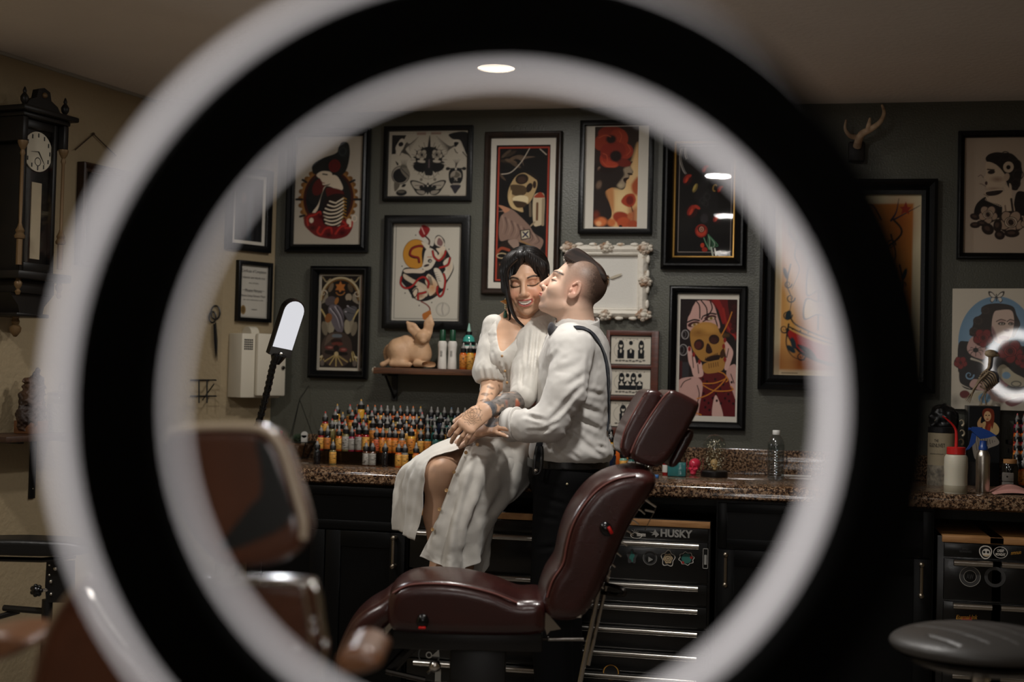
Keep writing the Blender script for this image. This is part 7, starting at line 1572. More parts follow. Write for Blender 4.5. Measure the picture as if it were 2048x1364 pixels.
# ---- gooseneck LED lamp on the counter
DL = 4.62
lt = lambda px, py, dd=0.: P(px, py, DL+dd)
lb_ = onZ(520, 935, CT); lb_ = np.array((-.80, -.42, CT))
t = thing('led_lamp', 'black gooseneck lamp with glowing white LED head on the counter', 'lamp', lb_)
MB().lathe([(0, 0), (.055, 0), (.058, .004), (.055, .014), (.02, .022), (0, .022)], 28, lb_).build('base', m_blkp, t)
neck = catmull([lb_+(0, 0, .02), lt(512, 880, .12), lt(522, 830, .08), lt(535, 780, .03), lt(545, 735, 0), lt(553, 710, -.01)], 8)
MB().tube(neck, .011, 12).build('gooseneck', m_blkp, t)
for k in range(2, len(neck)-6, 2): MB().tube([neck[k], neck[k]*.3+neck[k+1]*.7], .0128, 12).build('neck_ring', m_blkm, t)
e0 = lt(563, 702); e1 = lt(594, 605, -.02); ax = (e1-e0)/np.linalg.norm(e1-e0); vv = (CAM-e0)/np.linalg.norm(CAM-e0)
wd = np.cross(ax, vv); wd /= np.linalg.norm(wd); wd = wd if wd @ RH > 0 else -wd
ang = math.radians(30); nrm_ = np.cross(wd, ax); nrm_ = nrm_ if nrm_ @ vv > 0 else -nrm_
wd, nrm_ = wd*math.cos(ang)-nrm_*math.sin(ang), nrm_*math.cos(ang)+wd*math.sin(ang)
LH = np.linalg.norm(e1-e0)
def lamp_outline(w0, l0, l1, rr):
    pts = [(-w0, l0), (w0, l0)]+[(w0*math.cos(a), l1-w0+w0*math.sin(a)) for a in np.linspace(0, PI, 12)]; return pts
def plate(pts, n0, n1):
    n = len(pts); V_ = [e0+x*wd+y*ax+n0*nrm_ for x, y in pts]+[e0+x*wd+y*ax+n1*nrm_ for x, y in pts]
    return MB().add(V_, [list(range(n))[::-1], list(range(n, 2*n))]+[[i, (i+1) % n, (i+1) % n+n, i+n] for i in range(n)])
plate(lamp_outline(.042, -.020, LH+.008, 0), -.026, -.001).build('lamp_head', m_blkp, t)
plate(lamp_outline(.038, .010, LH+.003, 0), -.0008, .0012).build('led_panel', emitter('led_panel_glow', (250, 250, 255), .80), t)
MB().tube([e0-.05*ax-.013*nrm_, e0-.015*ax-.013*nrm_], [.014, .030], 14).build('head_socket', m_blkp, t); MB().sphere(e0-.01*ax+.002*nrm_, .0065, 10, 8).build('switch', m_chr, t)
ld = bpy.data.lights.new('led_lamp_light', 'AREA'); ld.shape = 'RECTANGLE'; ld.size = .07; ld.size_y = .16; ld.energy = 1.6; ld.color = (.95, .97, 1)
lo = bpy.data.objects.new('lamp_light', ld); COL.objects.link(lo); pz = -nrm_; cen = e0+ax*LH*.5+.004*nrm_
Ml = Matrix(((wd[0], np.cross(nrm_, wd)[0], nrm_[0], cen[0]), (wd[1], np.cross(nrm_, wd)[1], nrm_[1], cen[1]), (wd[2], np.cross(nrm_, wd)[2], nrm_[2], cen[2]), (0, 0, 0, 1)))
lo.parent = t; lo.matrix_parent_inverse = Matrix.Identity(4); lo.matrix_basis = rootinv(t) @ (Ml @ Matrix.Rotation(PI, 4, 'X'))

# ---- ring lamp between camera and scene, strongly out of focus
RD, RYAW = .695, math.radians(8.0)
rc = P(1040, 815, RD)
ra = -math.sin(RYAW)*RT+math.cos(RYAW)*FW; rr_ = math.cos(RYAW)*RT+math.sin(RYAW)*FW; ru = UP     # axis (away from camera), right, up
rl = thing('ring_lamp', 'large black ring lamp framing the whole view, blurred in the foreground', 'ring lamp', rc)
def ring_lathe(nm, prof, m, n=128, closed=True):
    V_ = []; k = len(prof)
    for r_, z_ in prof:
        for j in range(n):
            a = 2*PI*j/n; V_.append(rc+r_*(math.cos(a)*rr_+math.sin(a)*ru)+z_*ra)
    Fc = [[i*n+j, i*n+(j+1) % n, ((i+1) % k)*n+(j+1) % n, ((i+1) % k)*n+j] for i in range(k if closed else k-1) for j in range(n)]
    return MB().add(V_, Fc).build(nm, m, rl)
Ri, Ro = .1765, .2275
ring_lathe('housing', [(Ri, 0), (Ri+.004, -.008), (Ro-.004, -.008), (Ro, 0), (Ro+.001, .010), (Ri-.0005, .010)], mat('matte_black_lamp_back', (3, 4, 5), .7, spec=.1))
ring_lathe('diffuser_side', [(Ri-.0005, .0102), (Ro+.001, .0102), (Ro+.0130, .034), (Ri-.001, .034)], emitter('ring_lamp_side_glow', (255, 247, 246), .95))
ring_lathe('diffuser_front', [(Ri, .0342), (Ro+.0127, .0342), (Ro+.0105, .038), (Ri+.002, .038)], emitter('ring_lamp_front_glow', (255, 250, 246), 14.0))
# yoke, stand and feet below the frame
bt = rc-ru*(Ro+.012)
MB().tube([rc-ru*(Ro-.004), bt-ru*.05], .012, 12).build('yoke', m_blkp, rl)
MB().tube([bt-ru*.04, (bt[0], bt[1], .16)], .011, 12).build('stand_pole', m_blkm, rl)
for k in range(3):
    a = 2*PI*k/3+.3; MB().tube([(bt[0], bt[1], .35), (bt[0]+.33*math.cos(a), bt[1]+.33*math.sin(a), .012)], .009, 8).build('leg', m_blkm, rl)
# ================================================================== PEOPLE
def nrmz(v): v = np.asarray(v, float); return v/np.linalg.norm(v)
def frame_of(f, u):
    f = nrmz(f); u = np.asarray(u, float); u = nrmz(u-f*np.dot(u, f)); x = np.cross(f, u); return np.stack([x, f, u], 1)   # columns X(right of subject) Y(forward) Z(up)
def sstep(a, b, x): t = np.clip((x-a)/(b-a), 0, 1); return t*t*(3-2*t)
def head_sdf(fem):
    S = SDF()
    S.ell((0, -.018 if fem else -.012, .030), (.0735, .093 if fem else .087, .084), k=.02)
    S.ell((0, .028, -.030), (.060 if not fem else .058, .062, .080), k=.03)
    S.ell((0, .040, -.076), (.046 if not fem else .046, .045, .035), k=.03)
    S.ell((0, .076, -.100), (.020 if not fem else .015, .016, .014), k=.022)
    for s_ in (-1, 1):
        S.ell((s_*.036, .058, -.034), (.024, .026, .022), k=.02)                    # cheek
        S.cone((s_*.012, .083, .022), (s_*.042, .070, .020), .008, .006, .014)       # brow
        if not fem: S.cone((s_*.048, .010, -.072), (s_*.028, .055, -.092), .011, .012, .02)
        S.ell((s_*.031, .094, -.001), (.017, .014, .010), k=.014, op='s')           # socket
        S.ell((s_*.030, .0735, -.003), (.0135, .0125, .0105), k=.005)               # lid over eyeball
    S.cone((0, .086, .012), (0, .1075, -.030), .0065, .0095, .012)                   # nose
    S.ell((0, .1085, -.034), (.0095, .009, .008), k=.006)
    for s_ in (-1, 1): S.ell((s_*.0115, .0985, -.038), (.0072, .009, .0065), k=.006); S.ell((s_*.0062, .103, -.0445), (.0035, .005, .003), k=.002, op='s')
    S.ell((0, .082, -.063), (.030, .016, .020), k=.016)                              # muzzle
    if fem:
        bent = lambda fn: (lambda p: fn(np.stack([p[:, 0], p[:, 1], p[:, 2]-10*p[:, 0]**2+.0015], 1)))
        mc = (0, .09, -.066)
        S.add(bent(lambda p: sd_ell(p, (0, .0935, -.0570), (.0265, .0080, .0046))), mc, .05, .005); S.add(bent(lambda p: sd_ell(p, (0, .0925, -.0765), (.0225, .0085, .0060))), mc, .05, .006)
        S.add(bent(lambda p: sd_ell(p, (0, .108, -.0665), (.0240, .014, .0045))), mc, .05, .006, 's')
        for s_ in (-1, 1): S.ell((s_*.033, .086, -.056), (.005, .010, .008), k=.012, op='s'); S.ell((s_*.041, .064, -.043), (.018, .018, .016), k=.014)
    else:
        S.ell((0, .0985, -.0600), (.016, .009, .0048), k=.006); S.ell((0, .0975, -.0690), (.014, .009, .0052), k=.006); S.ell((0, .110, -.0645), (.018, .010, .0012), k=.002, op='s')
    for s_ in (-1, 1):                                                               # ear
        M_ = frame_of((s_*.45, -.9, 0), (0, -.25, 1))                                # local axes of the ear plate
        c_ = np.array((s_*.0745, -.003, -.011))
        S.ell(c_, (.0075, .020, .031), M_, .006); S.ell(c_+(s_*.007, .002, .004), (.006, .0115, .019), M_, .004, 's')
        S.cone(c_+(s_*.003, -.010, .020), c_+(s_*.006, -.014, -.006), .0045, .004, .004); S.cone(c_+(s_*.003, .011, .014), c_+(s_*.004, .001, .026), .0036, .0042, .004); S.cone(c_+(s_*.004, .001, .026), c_+(s_*.004, -.012, .018), .0042, .0045, .004); S.ell(c_+(s_*.001, .006, -.024), (.005, .008, .008), k=.006)
        S.ell(c_+(s_*.004, .012, -.006), (.004, .005, .007), k=.004)
    return S
HEADF, HEADM = head_sdf(True), head_sdf(False)
def head_fn(C, Mx, s, S):
    def f(p):
        r = np.linalg.norm(p-C, axis=1); m = r < .24; o = r-.14
        if m.any(): o[m] = S((p[m]-C) @ Mx/s)*s
        return o
    return f
def add_hand(S, W, fd, pn, side, s=1., curl=(.5, .6, .7, .8), thumb=(.7, .6, .25), spread=.10, tcurl=.3, k=.006):
    fd = nrmz(fd); pn = np.asarray(pn, float); pn = nrmz(pn-fd*np.dot(fd, pn)); sd = np.cross(fd, pn)*side
    W = np.asarray(W, float)
    for o in (-.018, .004, .021): S.fcone(W+sd*o*.75*s, W+fd*.078*s+sd*o*s, .0185*s, .0165*s, pn, .62, .012)
    S.fcone(W-fd*.02*s, W+fd*.03*s, .023*s, .024*s, pn, .72, .015)
    tips = []
    for i, (o, L_, r0) in enumerate(((.029, .071, .0088), (.0095, .079, .0090), (-.0105, .073, .0085), (-.0285, .057, .0075))):
        p = W+fd*(.084-.004*abs(i-1))*s+sd*o*s; d_ = nrmz(fd+sd*spread*(1.2-i*.8)); c_ = curl[i]
        for f_, rr in ((.45, 1.), (.30, .93), (.25, .84)):
            d_ = nrmz(d_*math.cos(c_)+pn*math.sin(c_)); q = p+d_*L_*f_*s; S.cone(p, q, r0*rr*s, r0*rr*.93*s, k*.6); p = q; 
        tips.append((p, d_, r0*.8*s))
    td = nrmz(sd*thumb[0]+fd*thumb[1]+pn*thumb[2]); p = W+fd*.022*s+sd*.024*s
    q = p+td*.040*s; S.cone(p, q, .0145*s, .0105*s, .012); td2 = nrmz(td*math.cos(tcurl)+fd*math.sin(tcurl)); q2 = q+td2*.034*s; S.cone(q, q2, .0102*s, .0078*s, .005)
    tips.append((q2, td2, .0078*s)); return tips
def crease(a, b, w_, amp):
    """a fold along a-b in the camera-facing cloth, fading out with depth"""
    a = np.asarray(a, float); b = np.asarray(b, float); ba = b-a; ba = ba-FH*np.dot(ba, FH); L2 = np.dot(ba, ba)
    def f(p):
        v = p-a; dz = v @ FH; v = v-np.outer(dz, FH); t = v @ ba/L2; tt = np.clip(t, 0, 1); d_ = _n(v-tt[:, None]*ba)
        g = np.exp(-(d_/w_)**2); g2 = np.exp(-((d_-1.7*w_)/w_)**2)
        return amp*(g-.6*g2)*np.sin(PI*np.clip(t, 0, 1))**.8*(1-sstep(.07, .12, np.abs(dz)))
    return f, (a+b)/2, np.linalg.norm(b-a)/2+4*w_+.12
m_skin_w = mat('warm_skin_with_ink', rough=.45, attr='col', sss=.06, spec=.4); m_skin_m = mat('fair_skin_with_ink', rough=.48, attr='col', sss=.06, spec=.4)
m_hair_b = mat('black_hair', rough=.48, spec=.4, attr='col'); m_hair_n = mat('dark_brown_hair', rough=.62, spec=.25, attr='col')
def clothmat(name, c, scale=900, bs=.12, rough=.85):
    return mat(name, c, rough, spec=.2, bump=(scale, bs), sheen=.15)
m_dress = clothmat('off_white_linen', (212, 208, 200), 500, .10); m_shirt = clothmat('white_cotton_shirt', (214, 211, 206), 900, .08); m_jean = mat('black_denim', (10, 10, 11), .85, spec=.15, bump=(700, .25)); m_tie = clothmat('charcoal_bow_tie', (62, 60, 64), 600, .3); m_susp = clothmat('navy_suspender_web', (20, 26, 38), 800, .2); m_leath = mat('black_leather', (15, 14, 14), .35)

# ------------------------------------------------------------------ WOMAN
wroot = P(1020, 900, 4.62)
wo = thing('person', 'woman in off-white button dress with tattooed arms sitting on the counter, smiling', 'person', (wroot[0], wroot[1], CT))
wh_C = P(1053, 562, 4.56); wf = -FH*math.cos(.16)-RH*.13-UH*math.sin(.20); wu = UH-RH*.10; WM = frame_of(wf, wu); ws = .935
wb = SDF()
nb = P(1036, 652, 4.575)
wb.cone(wh_C+WM @ np.array((0, -.015, -.06)), nb, .046, .050, .02)
wb.fcone(nb+(0, .0, -.02), P(1030, 700, 4.56), .075, .10, FH, .75, .04)                     # upper chest
wb.cone(P(1004, 662, 4.56), P(1076, 658, 4.60), .036, .038, .04)                            # shoulders
wb.fcone(P(1026, 700, 4.56), P(1022, 760, 4.57), .098, .088, FH, .8, .04); wb.fcone(P(1022, 760, 4.57), P(1022, 880, 4.62), .085, .125, FH, .85, .05)
for px in (1008, 1050): wb.ell(P(px, 716, 4.50), (.048, .05, .050), k=.03)                 # bust
for a, b in (((1002, 652), (1040, 648)), ((1072, 644), (1040, 648))): wb.cone(P(*a, 4.525), P(*b, 4.505), .010, .008, .02)     # collar bones
# right arm (viewer's left)
rs, re, rw = P(988, 662, 4.55), P(984, 768, 4.50), P(958, 838, 4.32)
wb.cone(rs, re, .030, .032, .02); wb.cone(re, rw, .033, .021, .02)
# left arm
ls, le, lw = P(1082, 662, 4.57), P(1058, 792, 4.42), P(972, 822, 4.235)
wb.cone(ls, le, .032, .033, .02); wb.cone(le, P(1010, 808, 4.31), .034, .031, .015); wb.cone(P(1010, 808, 4.31), lw, .031, .022, .02)
tl = add_hand(wb, P(966, 824, 4.225), P(938, 848, 4.20)-P(966, 824, 4.225), FH*.85-UH*.2+RH*.2, -1, .92, (.55, .55, .55, .55), thumb=(.45, .8, .5))
tr_ = add_hand(wb, P(962, 858, 4.30), P(1004, 848, 4.235)-P(962, 858, 4.30), FH*.8-UH*.5, 1, .88, (.22, .25, .3, .35), thumb=(.85, .55, -.1), spread=.16)
# legs
rk, ra_, rf = P(880, 950, 4.335), P(880, 1142, 4.36), P(862, 1182, 4.28)
wb.cone(P(1000, 904, 4.68), rk, .078, .055, .03); wb.ell(rk+(-.004, -.006, .004), (.052, .050, .052), k=.03); wb.cone(rk, P(878, 1030, 4.37), .046, .048, .03); wb.cone(P(878, 1030, 4.37), ra_, .048, .029, .02); wb.cone(ra_, rf, .030, .024, .02); wb.cone(ra_, P(886, 1162, 4.38), .028, .026, .02)
lk, la_, lf = P(950, 975, 4.40), P(926, 1132, 4.44), P(912, 1172, 4.36)
wb.cone(P(1046, 905, 4.66), lk, .086, .058, .03); wb.cone(lk, la_, .054, .032, .02); wb.cone(la_, lf, .030, .024, .02)
hfn = head_fn(wh_C, WM, ws, HEADF)
wbody = lambda p: smin(wb(p), hfn(p), .012)
def bounds(*pts, pad=.08):
    a = np.array(pts); return a.min(0)-pad, a.max(0)+pad
def clip_mesh(fn, lo, hi, h): return surf(fn, lo, hi, h)
parts = []
lo, hi = bounds(wh_C+(0, 0, .10), nb, pad=.13); lo[2] = P(1030, 735, 4.5)[2]; parts.append(surf(wbody, lo, hi, .0021)); zcut = lo[2]
lo, hi = bounds(rw, lw, re, P(940, 880, 4.18), P(1020, 810, 4.2), P(925, 860, 4.3), pad=.05); lo[2] -= .01; arm_lo, arm_hi = lo, hi; parts.append(surf(wb, lo, hi, .0024))
lo, hi = bounds(rk, ra_, rf, lk, la_, lf, pad=.09); hi[0] = max(hi[0], P(960, 900, 4.5)[0]); leg_lo, leg_hi = lo, hi; parts.append(surf(wb, lo, hi, .006))
def outside(fn, boxes): return lambda p: np.maximum(fn(p), np.max([ -np.max(np.maximum(b0-p, p-b1), 1) for b0, b1 in boxes], 0))
lo, hi = bounds(rs, ls, P(1046, 905, 4.66), P(1000, 900, 4.66), pad=.13); hi[2] = zcut+.01; parts.append(surf(wb, lo, hi, .013))
WV, WQ = joinVQ(parts)
# skin colour, make-up, ink
c = np.tile(lin((214, 172, 142)), (len(WV), 1)); q = (WV-wh_C) @ WM/ws
def paint(c, m, col): 
    m = np.clip(m, 0, 1)[:, None]; return c*(1-m)+lin(col)*m
def blob(q, cx, cz, rx, rz, soft=.25): return 1-sstep(1-soft, 1+soft, np.sqrt(((q[:, 0]-cx)/rx)**2+((q[:, 2]-cz)/rz)**2))
face = (q[:, 1] > .03) & (np.abs(q[:, 0]) < .08) & (np.abs(q[:, 2]) < .13); fm = face.astype(float)
c *= (1+.05*noise3(WV, 40, 1)[:, None])
for s_ in (-1, 1):
    c = paint(c, fm*.35*blob(q, s_*.040, -.036, .024, .020, .6), (206, 116, 92))
    c = paint(c, fm*.55*blob(q, s_*.031, .006, .020, .010, .5), (150, 92, 66))                       # lid shade make-up
    zl = -.0065-.003*(1-((q[:, 0]-s_*.031)/.018)**2)
    c = paint(c, fm*(np.abs(q[:, 0]-s_*.031) < .0185)*np.exp(-((q[:, 2]-zl)/.0020)**2)*1.3, (14, 9, 8)); c = paint(c, fm*np.exp(-((q[:, 0]-s_*.050)/.004)**2-((q[:, 2]+.004)/.0022)**2), (14, 9, 8))
    zb_ = .0225+.006*(1-((np.abs(q[:, 0])-.036)/.022)**2)*1.0-.10*np.clip(np.abs(q[:, 0])-.042, 0, 1)
    c = paint(c, fm*.9*(sstep(.012, .018, q[:, 0]*s_)*(1-sstep(.050, .056, q[:, 0]*s_)))*np.exp(-((q[:, 2]-zb_+.004)/.0034)**2)*1.3, (24, 15, 12))
zz = q[:, 2]-10*q[:, 0]**2+.0015; thin = np.sqrt(np.clip(1-(q[:, 0]/.0245)**2, 0, 1)); mo_ = fm*(q[:, 1] > .07)
c = paint(c, mo_*(np.abs(q[:, 0]) < .0275)*(1-sstep(.0125, .0150, np.abs(zz+.0665)/np.maximum(np.sqrt(np.clip(1-(q[:, 0]/.030)**2, 0, 1)), .2))), (178, 98, 88))
c = paint(c, mo_*(np.abs(zz+.0660) < .0072*thin), (70, 26, 24)); c = paint(c, mo_*(np.abs(zz+.0645) < .0054*thin)*(np.abs(q[:, 0]) < .0225), (232, 224, 212))
# tattoos: left forearm sleeve, rose on the hand, right forearm mark
def along(p, a, b): ba = b-a; t = (p-a) @ ba/np.dot(ba, ba); return t, np.linalg.norm(p-a-np.clip(t, 0, 1)[:, None]*ba, axis=1)
t_, d_ = along(WV, lw, le); m_ = ((t_ > -.02) & (t_ < 1.0) & (d_ < .055) & (WV[:, 2] > P(1000, 880, 4.3)[2])).astype(float)*(along(WV, rw, re)[1] > .036)
n1 = noise3(WV, 55, 7); n2 = noise3(WV, 140, 8); n3 = noise3(WV, 30, 9)
c = paint(c, m_*.85*sstep(-.7, -.1, n1), (84, 92, 94)); c = paint(c, m_*.5*sstep(.15, .5, n2), (46, 50, 54)); c = paint(c, m_*.75*sstep(.25, .55, n3)*(t_ > .25), (190, 98, 70)); c = paint(c, m_*.6*np.exp(-((t_-.02)/.06)**2), (70, 82, 96))
t2, d2 = along(WV, rw, re); m2 = ((t2 > .25) & (t2 < .75) & (d2 < .045)).astype(float); c = paint(c, m2*.6*sstep(.1, .35, noise3(WV, 60, 12)), (70, 66, 62))
rc_ = P(944, 829, 4.195); v = WV-rc_; rx, ry = v @ RT, v @ UP; dep = v @ FW; rr = np.sqrt(rx**2+ry**2); th = np.arctan2(ry, rx)
mk = (rr < .034) & (np.abs(dep) < .035) & (WV[:, 1] < P(960, 840, 4.30)[1])
c = paint(c, mk*.35, (216, 176, 140))
for k, R_ in enumerate((.006, .0115, .018, .025, .032)):
    wob = R_*(1+.14*np.sin((3+k)*th+k*1.7)); c = paint(c, mk*.85*np.exp(-((rr-wob)/.0011)**2), (96, 74, 60))
for tip, dd_, r_ in tl+tr_:
    tp = tip+dd_*r_*.5; c = paint(c, ((np.linalg.norm(WV-tp-UP*r_*.5+FW*r_*.4, axis=1)) < r_*.95).astype(float)*.8, (232, 216, 204))
put('body', mesh('body', WV, WQ, cols=c), m_skin_w, wo)
# hair
hq = lambda p: (p-wh_C) @ WM/ws
H = lambda x, y, z: wh_C+WM @ (np.array((x, y, z))*ws)
def hair_w(p):
    q = hq(p)
    d = sd_ell(q, (0, -.022, .036), (.0835, .102, .091))
    for s_ in (-1, 1):
        d = smin(d, sd_cone(q, (s_*.010, .066, .098), (s_*.066, .034, .050), .018, .016), .02); d = smin(d, sd_cone(q, (s_*.066, .034, .050), (s_*.073, .012, -.030), .016, .010), .016)
    d = smin(d, sd_ell(q, (.012, -.105, -.030), (.055, .045, .05)), .03); d = smin(d, sd_cone(q, (.050, .02, .075), (.078, -.01, -.02), .026, .018), .03)
    cut = smin(sd_ell(q, (0, .105, -.045), (.060, .085, .078)), sd_ell(q, (-.010, .108, .030), (.032, .085, .046)), .03); d = smax(d, -cut, .008)
    d = smax(d, -(q[:, 2]+.055), .02)
    part = np.exp(-((q[:, 0]+.008)/.004)**2)*(q[:, 2] > .06)*(q[:, 1] > -.03); d = d+.004*part
    ang = np.arctan2(q[:, 0], q[:, 1]+.03); st = np.sin(ang*70+10*q[:, 2]/.09+3*noise3(q, 26, 3))+.6*np.sin(ang*120-14*q[:, 2]/.09)
    return (d-.0004*st)*ws
lo, hi = bounds(wh_C, pad=.15); V, Q = surf(hair_w, lo, hi, .0022); qh = hq(V); an_ = np.arctan2(qh[:, 0], qh[:, 1]+.03)
hc = lin((15, 11, 10))*(1+.9*np.clip(noise3(np.stack([an_*9, qh[:, 2]*14, qh[:, 1]*6], 1), 3.2, 4)+.3*noise3(np.stack([an_*30, qh[:, 2]*20, qh[:, 1]*10], 1), 3, 5), -.6, 1))[:, None]
hr = put('hair', mesh('hair', V, Q, cols=hc), m_hair_b, wo)
def strands(nm, paths, r_, m, par):
    b = MB()
    for pth in paths:
        pth = catmull(pth, 3); k_ = len(pth); b.tube(pth, [r_*(.35+.65*math.sin(PI*(.12+.8*i/(k_-1)))) for i in range(k_)], 5, cap=False)
    o = b.build(nm, m, par); o['kind'] = 'stuff'; return o
rs_ = random.Random(12); paths = []
EC, ER = np.array((0, -.022, .036)), np.array((.0835, .102, .091))
for k in range(230):
    sg = 1 if k % 2 else -1; u = rs_.random(); d0 = nrmz((-.10, .78-1.0*u, .60+.38*min(1, u*1.6))); d2_ = nrmz((sg*(.92+.1*rs_.random()), -.15-.6*rs_.random()*u, -.40+.45*rs_.random()))
    d1_ = nrmz(d0*.55+d2_*.75+np.array((sg*.25, .10*(1-u), .15)))
    paths.append([H(*(EC+nrmz(a*(1-t)+b_*t)*ER*(1.004+.014*rs_.random()))) for a, b_, t in ((d0, d1_, 0), (d0, d1_, .5), (d1_, d2_, 0), (d1_, d2_, .5), (d1_, d2_, 1))])
strands_w = paths
strands('hair_strands', strands_w, .0011, mat('black_hair_lock', (14, 10, 9), .40), wo)
for pts, r_ in (([H(.012, .095, .092), H(.048, .092, .060), H(.060, .084, .010), H(.055, .092, -.060), H(.040, .100, -.115), H(.012, .100, -.150), H(-.004, .098, -.168)], .0085), ([H(.014, .094, .092), H(.056, .080, .050), H(.066, .070, -.010), H(.062, .078, -.080), H(.062, .082, -.120), H(.080, .080, -.140)], .006), ([H(.010, .093, .094), H(.046, .094, .064), H(.055, .092, .02), H(.050, .098, -.03)], .005),
               ([H(-.050, .065, .055), H(-.062, .060, .01), H(-.060, .066, -.05)], .005)):
    cc = catmull(pts, 6); MB().tube(cc, [r_*(.5+.9*math.sin(PI*min(.999, u*.8+.15)))*(1-.75*u**3) for u in np.linspace(0, 1, len(cc))], 8, flat=.55).build('loose_lock', mat('black_hair_lock', (14, 10, 9), .36), wo)
# earring and amber hair pin
e0_ = P(1014, 598, 4.525); er = MB()
for k in range(6): er.sphere(e0_-UH*(.006*k)-RH*.004, .0042, 8, 6)
o_ = er.build('earring', mat('pearl_gold', (210, 196, 160), .25, metal=.4), wo); b = MB(); b.lathe([(0, -.026), (.0065, -.024), (.006, -.010), (.003, 0), (0, 0)], 10, e0_-UH*.038-RH*.004); sub(b.build('earring_drop', mat('emerald_tassel', (24, 84, 62), .3)), o_)
b = MB(); hp = P(1000, 603, 4.52); b.add([hp, hp+.030*RH+.012*UH, hp+.026*RH-.010*UH, hp+.012*RH-.006*UH+.004*FH, hp+.02*RH+.001*UH-.004*FH], [[0, 1, 4], [1, 2, 4], [2, 3, 4], [3, 0, 4], [0, 1, 2, 3]]); b.build('hair_pin', mat('amber_resin', (196, 132, 58), .3), wo, False)

# ---- dress bodice
bd = SDF()
bd.fcone(P(1030, 690, 4.56), P(1026, 700, 4.56), .100, .106, FH, .78, .03); bd.cone(P(998, 662, 4.56), P(1080, 658, 4.60), .046, .050, .04)
bd.fcone(P(1026, 700, 4.56), P(1022, 768, 4.57), .106, .092, FH, .85, .04); bd.fcone(P(1022, 768, 4.57), P(1024, 885, 4.62), .090, .145, FH, .9, .05)
for px in (1008, 1050): bd.ell(P(px, 716, 4.50), (.054, .058, .057), k=.03)
for a, b_, w_, am in (((1006, 716), (1020, 775), .006, .004), ((1010, 775), (1045, 785), .006, .005), ((1030, 772), (1070, 778), .005, .004), ((1000, 772), (1012, 800), .005, .004), ((1022, 735), (1040, 765), .008, .003), ((985, 700), (1000, 760), .006, .003)):
    fn, cc, rr = crease(P(*a, 4.46), P(*b_, 4.46), w_, am); bd.add(fn, cc, rr+.05, 0, 'd')
bd.add(lambda p: .0022*noise3(p, 38, 3)+.0012*noise3(p, 90, 4), P(1025, 760, 4.5), .4, 0, 'd')
neckpoly = np.array([(994, 600), (992, 640), (995, 680), (1003, 703), (1020, 690), (1040, 668), (1056, 646), (1072, 628), (1074, 600)], float)
Oc = P(1030, 660, 4.45)
np2 = np.array([((lambda w: (w @ RH, w @ UH))(onPl(x, y, Oc, FH)-Oc)) for x, y in catmull(neckpoly, 4, True)])
def bodice(p):
    d = bd(p); v = p-Oc; cut = sd_poly2(np.stack([v @ RH, v @ UH], 1), np2)
    front = (v @ FH)-.12
    return smax(d, -np.maximum(cut, front), .004)
lo, hi = bounds(P(985, 640, 4.5), P(1090, 885, 4.66), P(960, 885, 4.5), pad=.10); V, Q = surf(bodice, lo, hi, .0040)
dr = put('dress_bodice', mesh('dress_bodice', V, Q), m_dress, wo)
for k, (px, py) in enumerate(((1004, 712), (1010, 742), (1014, 765))): sub(MB().sphere(P(px, py, 4.425), (.0045, .003, .0045), 10, 6).build('button', mat('shell_button', (176, 138, 92), .35)), dr)
def sleeve(nm, prims, creases, lo, hi, end, endn, h=.0035):
    S = SDF()
    for a in prims: S.cone(*a)
    ctr = (lo+hi)/2
    for (a, b_, w_, am) in creases:
        fn, cc, rr = crease(a, b_, w_, am); S.add(fn, cc, rr+.05, 0, 'd')
    S.add(lambda p: .0018*noise3(p, 26, 5)+.0012*noise3(p*np.array([1, 1, .35]), 110, 6), ctr, .4, 0, 'd')
    V, Q = surf(lambda p: smax(S(p), (p-end) @ endn, .006), lo, hi, h); return put(nm, mesh(nm, V, Q), m_dress, wo)
ax_ = nrmz(re-rs)
lo, hi = bounds(rs, re, pad=.085)
sleeve('puff_sleeve', [(rs+(0, 0, .016), P(984, 705, 4.53), .040, .046, .03), (P(984, 705, 4.53), P(981, 745, 4.51), .046, .054, .03), (P(981, 745, 4.51), re, .054, .038, .03)],
       [(P(966, 730, 4.47), P(970, 772, 4.46), .006, .0035), (P(980, 735, 4.46), P(984, 776, 4.45), .006, .0035), (P(992, 730, 4.47), P(994, 772, 4.46), .005, .003)], lo, hi, re-ax_*.004, ax_)
lo, hi = bounds(ls, le, P(1040, 760, 4.4), pad=.10); ax_ = nrmz(P(1030, 800, 4.34)-P(1070, 740, 4.48))
sleeve('puff_sleeve', [(ls+(0, 0, .030), P(1070, 690, 4.50), .048, .064, .03), (P(1070, 690, 4.50), P(1066, 745, 4.45), .062, .070, .03), (P(1066, 745, 4.45), P(1046, 790, 4.38), .068, .044, .03)],
       [(P(1060, 650, 4.44), P(1048, 760, 4.37), .006, .005), (P(1072, 650, 4.43), P(1060, 770, 4.36), .006, .005), (P(1084, 660, 4.43), P(1072, 770, 4.36), .007, .005), (P(1046, 720, 4.42), P(1042, 780, 4.36), .006, .006), (P(1094, 680, 4.45), P(1085, 760, 4.40), .006, .004)], lo, hi, P(1036, 795, 4.34), nrmz(P(1000, 812, 4.30)-le))
